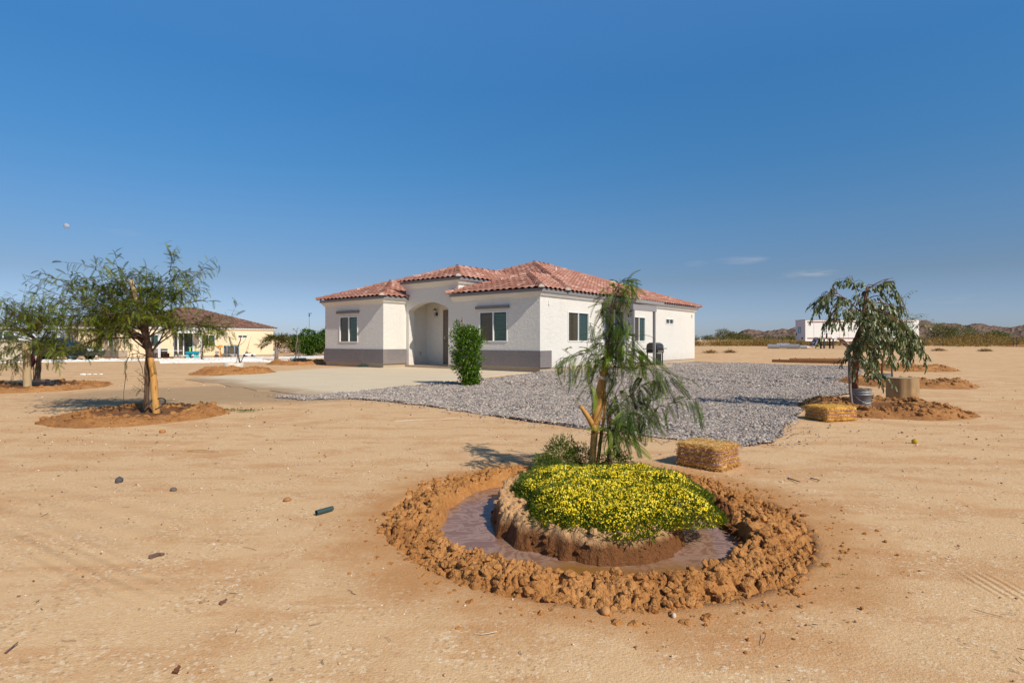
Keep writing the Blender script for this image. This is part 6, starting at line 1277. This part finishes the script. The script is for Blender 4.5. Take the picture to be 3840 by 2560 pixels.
for sx in (-.25, .30): q = MB(); q.lathe([(.07, .66), (.09, .76), (.06, .84), (.09, .92), (.05, 1.02)], (sx, 0, 0), 10); q.build('spinner', lime, t, True)
q = MB(); q.tube([(-.38, 0, .98), (-.3, 0, 1.06), (.3, 0, 1.06), (.42, 0, 1.0)], .04, 7); q.build('top_bar', lteal, t, True)
c = wall_b(826, 1.3); t = thing('garden_lamp', 'orange shaded stand lamp against the cream house wall', 'lamp stand', c); q = MB(); q.tube([(0, 0, 0), (0, 0, 1.1)], .045, 6); q.tube([(.05, 0, .0), (.05, .05, .5)], .06, 6); q.build('pole', plain('wood_orange', (.45, .20, .04), .7), t)
q = MB(); q.lathe([(.30, 1.0), (.22, 1.25), (0, 1.27)], (0, 0, 0), 6); q.build('lamp_shade', plain('orange_shade', (.62, .27, .02), .6), t); q = MB(); q.box((-.48, -.1, .38), (-.10, .0, .62), 0, .5); q.build('side_panel', plain('grey_panel', (.28, .25, .24), .7), t)
c = wall_b(868, 1.6); t = thing('play_pen', 'blue grey framed mesh play pen against the cream wall', 'play pen', c); fr_ = plain('blue_grey_frame', (.22, .30, .38), .5); N8 = 6
a = np.arange(N8)*2*math.pi/N8+.3; 
for k in range(N8): q = MB(); q.tube([(.72*math.cos(a[k]), .62*math.sin(a[k]), 0), (.72*math.cos(a[k]), .62*math.sin(a[k]), 1.18)], .04, 6); q.build('post', fr_, t, True)
for z in (.28, 1.16): q = MB(); q.tube(np.array([(.72*math.cos(x), .62*math.sin(x), z) for x in list(a)+[a[0]]]), .045, 6, cap=False); q.build('rail', fr_, t, True)
q = MB(); V = [(.70*math.cos(x), .60*math.sin(x), z) for z in (.3, 1.12) for x in a]; q.add(V, [[[k, (k+1) % N8, N8+(k+1) % N8, N8+k] for k in range(N8)]]); q.build('mesh_side', glass_mat('dark_mesh', (.75, .75, .72), (.05, .045, .035), .55), t)
c = wall_b(935, 2.0); tc_ = thing('toy_car', 'white ride on toy sports car parked by the cream wall', 'toy car', c, R(8)); q = MB(); xz = [(-.66, .14), (.62, .10), (.66, .20), (.45, .30), (.15, .36), (-.05, .34), (-.30, .34), (-.45, .40), (-.62, .38)]
q.prism(xz, -.33, .33); q.build('body', M['white'], tc_)
for s in (-1, 1):
    for x in (-.42, .40): wheel('wheel', tc_, (x, s*.31, .13), .13, .12, M['tyre'], M['dark'])
    q = MB(); q.lathe([(.0, .36), (.08, .38), (.07, .5), (0, .53)], (-.22, s*.13, 0), 8); q.build('seat', M['dark'], tc_, True)
q = MB(); q.prism([(.10, .36), (.13, .36), (-.02, .47), (-.05, .47)], -.28, .28); q.build('windscreen', M['carglass'], tc_)
c = wall_b(640, 2.2); t = thing('folding_table', 'white folding table standing left of the cream house patio', 'table', c, HR+R(90)); q = MB(); q.box((-.9, -.38, .72), (.9, .38, .76)); q.build('tabletop', M['white'], t)
for sx in (-.75, .75):
    for sy in (-.3, .3): q = MB(); q.tube([(sx, sy, 0), (sx*.9, sy, .72)], .018, 5); q.build('leg', M['dark'], t)
c = wall_b(583, 2.6); t = thing('metal_chair', 'grey metal chair at the end of the white folding table', 'chair', c); q = MB(); q.box((-.22, -.22, .42), (.22, .22, .46)); q.build('seat', M['dark'], t); q = MB(); q.box((-.22, .18, .55), (.22, .21, .86)); q.build('backrest', plain('chair_grey', (.3, .27, .25), .6), t)
for sx in (-.2, .2):
    for sy in (-.2, .2): q = MB(); q.tube([(sx, sy, 0), (sx, sy, .86 if sy > 0 else .43)], .016, 5); q.build('leg', M['steel'], t)
c = wall_b(606, 1.6); t = thing('storage_bench', 'dark maroon bench under the near window of the cream house', 'bench', c, HR+R(90)); q = MB(); q.box((-.6, -.25, .06), (.6, .25, .5)); q.build('seat', plain('maroon_bench', (.055, .018, .014), .7), t); q = MB(); q.box((-.6, .2, .5), (.6, .26, .92)); q.build('backrest', M['dark'], t)
# palm, saplings, dense trees, light pole, wall, pallets
def sapling(label, base, stems, mat=None, T=None, sz=.1, leafn=0, twig=.3, pot=None, smat='bark', group=None, mul=1.0):
    t = thing('sapling', label, 'sapling', base, 0, group); q = MB(); L = Leaves(); b = np.array(base)
    for P, r in stems:
        P = b+np.array(P, float)*mul; q.tube(resample(P, 8), np.linspace(r, r*.4, 8), 6, noise=.06)
        if leafn:
            for S in sub_twigs(P, leafn, twig, .35, -.05): q.tube(S, np.linspace(r*.25, r*.1, 5), 3, cap=False); twig_leaves(L, S, T, sz*.35, sz, .5, .6, .1)
    q.build('stem', M[smat], t, True, b)
    if L.n: L.build('crown', mat, t, b)
    return t
def ringpot(label, base, r, h, mat):
    q = MB(); q.lathe([(r*.94, 0), (r, h), (r*.92, h), (r*.90, h*.5), (0, h*.5)], (0, 0, 0), 24); o = q.build('pot_ring', mat, None, True, None, False); o.location = base; return tag(o, label, 'pot')
b = GD(541, 851); b = G(900, 1382, .08); sapling('leafless crooked sapling in a painted pale ring on the earth mound', b, [([(0, 0, 0), (-.02, 0, .55), (-.18, 0, 1.05), (-.26, 0, 1.45), (-.05, 0, 1.75), (.03, 0, 1.9), (.03, 0, 2.35)], .035), ([(0, 0, .35), (.25, 0, .8), (.5, .1, 1.5)], .012), ([(0, 0, .4), (.35, .1, 1.1), (.75, .1, 2.3)], .009), ([(-.3, 0, 0), (-.22, 0, .5), (-.15, 0, 1.2), (-.28, 0, 1.6)], .014), ([(-.26, 0, 1.45), (.3, 0, 1.9), (.55, 0, 2.4)], .009), ([(.1, 0, .7), (.6, 0, 1.35), (.62, 0, 1.9)], .007)], mul=.56)
ringpot('pale painted ring round the leafless crooked sapling', b+Vector((-.2, -.1, 0)), .36, .24, plain('painted_ring', (.62, .55, .46), .9, .5, 9))
b = G(1119, 1357, .05); sapling('thin twisted sapling in a grey ring next to the white house', b, [([(-.35, 0, 0), (-.30, 0, .35), (-.12, 0, .75), (-.25, 0, 1.1), (-.22, 0, 1.6), (-.05, 0, 2.2), (-.22, 0, 2.9)], .04), ([(.0, 0, 0), (.0, 0, 1.0), (-.05, 0, 1.9), (-.2, 0, 2.15)], .02), ([(.15, 0, 0), (.12, 0, 1.2), (.08, 0, 1.9)], .012)], M['paloverde'], blade4(.15), .12, 4, .25, smat='greystem', mul=.58)
ringpot('grey ring pot round the twisted sapling near the white house', b+Vector((0, -.05, -.02)), .42, .24, plain('green_grey_ring', (.34, .36, .33), .7))
b = G(757, 1348); sapling('small leafy sapling in front of the cream patio post', b, [([(0, 0, 0), (.05, 0, .9), (.1, 0, 1.7)], .04), ([(.05, 0, .8), (.5, 0, 1.4)], .015), ([(-.05, 0, 0), (-.1, 0, .8)], .02)], M['mesq'], blade4(.12), .2, 7, .6)
def palm(label, b, hh_, n, ln):
    t = thing('palm_tree', label, 'palm', b); q = MB(); q.tube([(0, 0, -.1), (.02, 0, .3), (0, 0, hh_*.55)], [.16, .14, .12], 8); q.build('trunk', M['greystem'], t, True); L = Leaves()
    for k in range(n):
        a = rng.random()*6.28; el = .1+1.1*rng.random(); d = np.array([math.cos(a)*math.cos(el), math.sin(a)*math.cos(el), math.sin(el)]); s = np.array([0, 0, hh_*.55]); tt = np.linspace(0, 1, 8)[:, None]; P = s+d*ln*tt+np.array([0, 0, -.55*ln])*tt**2*(.6+.5*rng.random()); twig_leaves(L, P, blade4(.07), .035, .42, .55, .1, .2)
    L.build('crown', M['green_brush'], t, None); return t
palm('young palm at the far corner of the cream house', G(1036, 1346), 2.2, 26, 1.15)
for (u, vb, wd_, hgt, dy_, lab) in ((1160, 1319, 5.0, 3.3, 0, 'dense dark green round tree between the two houses'), (1236, 1312, 4.6, 4.1, 8, 'taller dark green tree half hidden by the white house')):
    p = G(u, vb)+Vector((0, 0, 0)); yd = 66+dy_; x = (u-U0)/F*yd; g = float(terr(x, yd)); t = thing('dense_tree', lab, 'tree', (x, yd, g)); L = Leaves(); FL2 = blade4(.3)
    for k in range(16):
        a = rng.random()*6.28; rr_ = rng.random()**.5; cx, cy, cz = x+rr_*math.cos(a)*wd_*.36, yd+rr_*math.sin(a)*wd_*.3, g+hgt*(.28+.48*rng.random()*(1-.45*rr_)); L.add(FL2, *cloud(700, (cx, cy, cz), (wd_*.20, wd_*.2, hgt*.21), FL2, .20, k, .4, .5, .2, lambda P, g=g: P[:, 2] > g))
    L.build('crown', M['dkleaf'], t, (x, yd, g)); q = MB()
    for k in range(3): q.tube(curve((x, yd, g-.1), (x+(k-1)*.8, yd, g+hgt*.6), 0, 5, .04), np.linspace(.16, .06, 5), 7)
    q.build('trunk', M['bark'], t, True, (x, yd, g))
yd = 112; x = (1160-U0)/F*yd; o = thing('light_pole', 'tall thin light pole with a flat head behind the dense tree', 'light pole', (x, yd, -.5)); zt_ = H+(V0-1176)/F*yd+.5; q = MB(); q.tube([(0, 0, 0), (0, 0, zt_)], [.10, .07], 8); q.build('pole', M['shed2'], o); q = MB(); q.box((-.18, -.15, zt_), (.45, .15, zt_+.10)); q.build('lamp_head', M['dark'], o); q = MB(); q.lathe([(.12, zt_-.5), (.16, zt_-.4), (.12, zt_-.2)], (0, 0, 0), 8); q.build('lamp_collar', M['dark'], o)
yd = 118; x0_, x1_ = (1056-U0)/F*yd, (1200-U0)/F*yd; o = thing('farm_shed', 'low beige farm building with a dark roof edge behind the trees', 'shed', (x0_, yd, -.5)); q = MB(); q.box((0, 0, 0), (x1_-x0_, 8, 1.75)); q.build('wall', plain('shed_beige', (.42, .37, .30), .9), o); q = MB(); q.box((-.15, -.2, 1.75), (x1_-x0_+.2, 8.2, 1.92)); q.box((-.12, -.12, 0), (.02, -.005, 1.75)); q.build('roof', M['dark'], o); q = MB(); q.box((.8*2.2, -.03, .1), (2.7, -.004, .95)); q.build('door', M['dark'], o)
bm_ = plain('pallet_brick', (.30, .19, .14), .9, .4, 5); 
for k, (u, w, h_, lab) in enumerate(((1085, 1.45, .85, 'wide pallet of stacked brown blocks beyond the cream house'), (1110, .95, .95, 'tall pallet of stacked blocks right of the wide one'), (1055, 1.2, .6, 'low heap of pale blocks behind the young palm'), (1172, 1.5, .5, 'loose heap of pale rubble in front of the dense tree'))):
    p = G(u, 1322+(2 if k == 2 else 0)); o = thing('block_pallet', lab, 'block pallet', p, .1*k, 'stacks of blocks on pallets'); q = MB(); bw, bh, bd = .22, .11, .3
    for a in range(int(2*w/bw)):
        for c_ in range(int(h_/bh)):
            if k >= 2 and rng.random() < .30+.5*abs(a*bw-w)/w*c_*bh/h_: continue
            q.box((-w+a*bw+.012, -.4+.04*rng.random(), .12+c_*bh+.006), (-w+(a+1)*bw-.012, .4, .12+(c_+1)*bh-.006))
    q.build('blocks', bm_ if k != 2 and k != 3 else plain('pale_rubble', (.5, .42, .33), .9, .3), o); q = MB(); q.box((-w, -.42, 0), (w, .42, .11)); q.build('pallet', wd, o)
p = G(1171, 1331); q = MB(); q.box((-.06, -.06, 0), (.06, .06, .62)); o = q.build('short_post', M['dark'], None); o.location = p; tag(o, 'short dark post on bare earth near the dense tree', 'post'); p = G(1140, 1328.5); q = MB(); q.box((-1.2, -.1, .05), (1.1, .1, .17), 0, .05); o = q.build('fallen_beam', M['dark'], None); o.location = p; tag(o, 'dark beam lying on bare earth near the dense tree', 'beam')
p = G(1026, 1333); q = MB(); q.lathe([(.0, .0), (.28, .02), (.34, .3), (.25, .52), (0, .6)], (0, 0, 0), 14); o = q.build('garden_ball', plain('blue_white', (.45, .5, .58), .5, .5, 3), None, True); o.location = p; tag(o, 'pale blue rounded tub at the cream house corner', 'tub')
p = G(342, 1407); q = MB(); vv, ff = ICO1
for k in range(4): q.add(vv*np.array([.10, .06, .035])*(.7+.6*rng.random())+np.array([-.27+.18*k, .03*k, .03]), [ff])
o = q.build('white_scraps', M['wrock'], None); o.location = p; tag(o, 'white scraps lying on the sand behind the wide mesquite', 'scraps')

# eucalyptus saplings on the two rings behind
ES = blade(.085, .2)
b = G(3306, 1428, .08); sapling('young eucalyptus in a grey pot on the ring behind the stump', b, [([(0, 0, 0), (.02, 0, .5), (.12, 0, 1.0), (.2, 0, 1.5), (.05, 0, 1.9)], .028), ([(0, 0, .3), (.3, 0, .9), (.55, 0, 1.35)], .014)], M['euc'], ES, .15, 16, .35, smat='redbark')
ringpot('grey pot holding the young eucalyptus behind the stump', b+Vector((0, 0, -.06)), .22, .26, plain('dark_grey_pot', (.12, .115, .11), .7))
b = G(3346, 1420, .1); sapling('thin bare stemmed eucalyptus just behind the stump', b, [([(0, 0, 0), (-.02, 0, .6), (-.05, 0, 1.15), (-.2, 0, 1.6), (-.1, 0, 2.1)], .026), ([(-.03, 0, .9), (.15, 0, 1.3), (.42, 0, 1.75)], .014)], M['euc'], ES, .15, 17, .4, smat='greystem')
b = G(3405, 1380, .1); sapling('slender young eucalyptus on the farthest earth ring', b, [([(0, 0, 0), (-.04, 0, .7), (-.1, 0, 1.4), (.0, 0, 2.2), (-.3, 0, 2.8)], .035), ([(-.08, 0, 1.2), (.5, 0, 1.8), (.95, 0, 1.7)], .018), ([(-.08, 0, 1.3), (-.7, 0, 2.0), (-.9, 0, 1.9)], .018)], M['euc'], ES, .2, 20, .55, smat='greystem')

# ------------------------------------------------------------------ small things lying on the sand, weeds, moon
def stone(u, v, s, col, lab, name='loose_stone', flat=.7, cat='stone'):
    p = G(u, v, 0); q = MB(); vv, ff = ICO2; q.add(vv*np.array([1, .75, flat])*s*(1+.25*fbm(vv*1.7+u, 3, int(u) % 9))[:, None], [ff]); o = q.build(name, plain('stone_%d' % u, col, .8, .25, 25, bump=.004), None, True, None, False); o.location = p+Vector((0, 0, s*flat*.6)); o.rotation_euler = (0, 0, u); return tag(o, lab, cat)
stone(447, 1810, .030, (.07, .065, .065), 'dark pointed stone on the sand at the left', flat=1.05); stone(650, 1841, .028, (.13, .10, .085), 'brown flat stone right of the dark pointed stone'); stone(609, 1621, .045, (.42, .17, .04), 'orange chip of earth below the wide mesquite ring', 'earth_chip', .5, 'clod')
stone(1078, 1878, .030, (.36, .16, .06), 'orange clod just above the short green pipe', 'earth_clod', .6, 'clod'); stone(2527, 2313, .013, (.56, .46, .36), 'pale pebble lying in front of the muddy basin', 'pale_pebble', .9, 'pebble'); stone(3430, 1662, .033, (.46, .27, .015), 'yellow round ball on the sand at the right', 'yellow_ball', 1.0, 'ball')
stone(3670, 1301, .9, (.012, .012, .014), 'black bundle lying on the ground near the fence', 'black_bundle', .55, 'bundle'); stone(2270, 2300, .028, (.48, .225, .075), 'clod fallen in front of the basin rim', 'earth_clod', .7, 'clod')
a, b = G(1186, 1928, .01), G(1247, 1911, .01); q = MB(); P = np.array([a, b]); d = (P[1]-P[0])/np.linalg.norm(P[1]-P[0]); q.tube(np.array([a, b]), .016, 12, cap=False); q.tube(np.array([a, b]), .012, 12, cap=False); o = q.build('pipe_piece', plain('dark_green_pipe', (.035, .07, .068), .45), None, True, a); o.location = a+Vector((0, 0, .012)); tag(o, 'short dark green pipe piece lying on the sand', 'pipe')
def litter(name, pts, r, col, lab, cat):
    P = np.array([G(u, v, 0)+Vector((0, 0, .008+.012*(k % 2))) for k, (u, v) in enumerate(pts)]); q = MB(); q.tube(resample(P, 10), np.linspace(r, r*.5, 10), 5, noise=.15); o = q.build(name, plain(name+'_%d' % pts[0][0], col, .8, .3, 40), None, False, P[0]); o.location = P[0]; return tag(o, lab, cat)
litter('curled_leaf', [(560, 2097), (590, 2090), (616, 2083)], .012, (.14, .075, .05), 'curled brown leaf with a pale tip on the left sand', 'leaf'); litter('dry_stick', [(704, 1692), (760, 1693), (820, 1697)], .006, (.42, .24, .08), 'reddish dry stick lying across the sand at the left', 'stick')
litter('dead_leaf', [(825, 2270), (852, 2262)], .010, (.16, .08, .05), 'flat brown leaf lying below the left sand', 'leaf'); litter('dead_leaf', [(655, 2530), (672, 2516)], .011, (.13, .05, .025), 'dark red leaf near the bottom edge', 'leaf'); litter('dry_stick', [(2955, 1795), (3000, 1815)], .006, (.12, .07, .05), 'thin dark twig on the sand right of the shaggy bale', 'stick'); litter('dry_stick', [(3040, 1795), (3076, 1809)], .005, (.12, .07, .05), 'short dark twig farther right of the shaggy bale', 'stick'); litter('dry_stick', [(20, 2455), (68, 2425)], .004, (.12, .07, .05), 'thin straight twig at the bottom left corner', 'stick'); litter('dry_stick', [(2830, 1758), (2905, 1764)], .004, (.3, .18, .08), 'pale thin straw stalk right beside the shaggy bale', 'stick')
litter('white_wire', [(1480, 1582), (1560, 1578), (1640, 1575), (1720, 1570)], .004, (.7, .62, .5), 'long pale cord on the sand in front of the gravel', 'cord')
M['weed'] = leaf_mat('weed_leaf', (.02, .05, .008), (.05, .10, .012), (.10, .16, .02), .25)
for (u, v, w, lab) in ((826, 1541, .33, 'bright green weed patch at the edge of the mesquite earth ring'), (925, 1544, .26, 'thin green weed patch right of the mesquite ring'), (1440, 1473, .22, 'small green weed growing in the gravel by the driveway'), (1795, 1484, .18, 'small green weed in the gravel below the columnar shrub'), (3092, 2130, .03, 'tiny grass tuft right of the basin rim'), (3165, 2169, .03, 'tiny grass tuft nearest the basin on the right sand')):
    p = G(u, v, 0); n = int(500*w+40); L = Leaves(); d = rng.standard_normal((n, 3)); d[:, 2] = abs(d[:, 2])*.5+.2; P = np.array(p)+rng.standard_normal((n, 3))*np.array([w*.5, w*.22, 0])+np.array([0, 0, .02]); L.add(blade4(.16), P, rot_to(d), .02*min(1, w*6)+.03*min(1, w*6)*rng.random(n)); tag(L.build('green_weed', M['weed'], None, np.array(p)), lab, 'weed', 'green weeds').location = p
d = Vector(((250-U0)/F, 1, (V0-847)/F)).normalized(); vv, ff = ico(3); q = MB(); q.add(vv*34, [ff]); t = NT('moon_rock'); t.n.remove(t.b); df = t.n.new('ShaderNodeBsdfDiffuse'); t.lk(t.mix(t.ramp(t.noise(.05, 4), [(.4, 0), (.6, 1)]), (.35, .36, .40), (.62, .62, .64)), df.inputs[0]); tp_ = t.n.new('ShaderNodeBsdfTransparent'); mx = t.n.new('ShaderNodeMixShader'); mx.inputs[0].default_value = .42; t.lk(tp_.outputs[0], mx.inputs[1]); t.lk(df.outputs[0], mx.inputs[2]); t.lk(mx.outputs[0], t.out.inputs['Surface'])
o = q.build('moon', t.m, None, True, None, False); o.location = d*9000; o.visible_shadow = True; tag(o, 'small pale daytime moon above the left trees', 'moon')
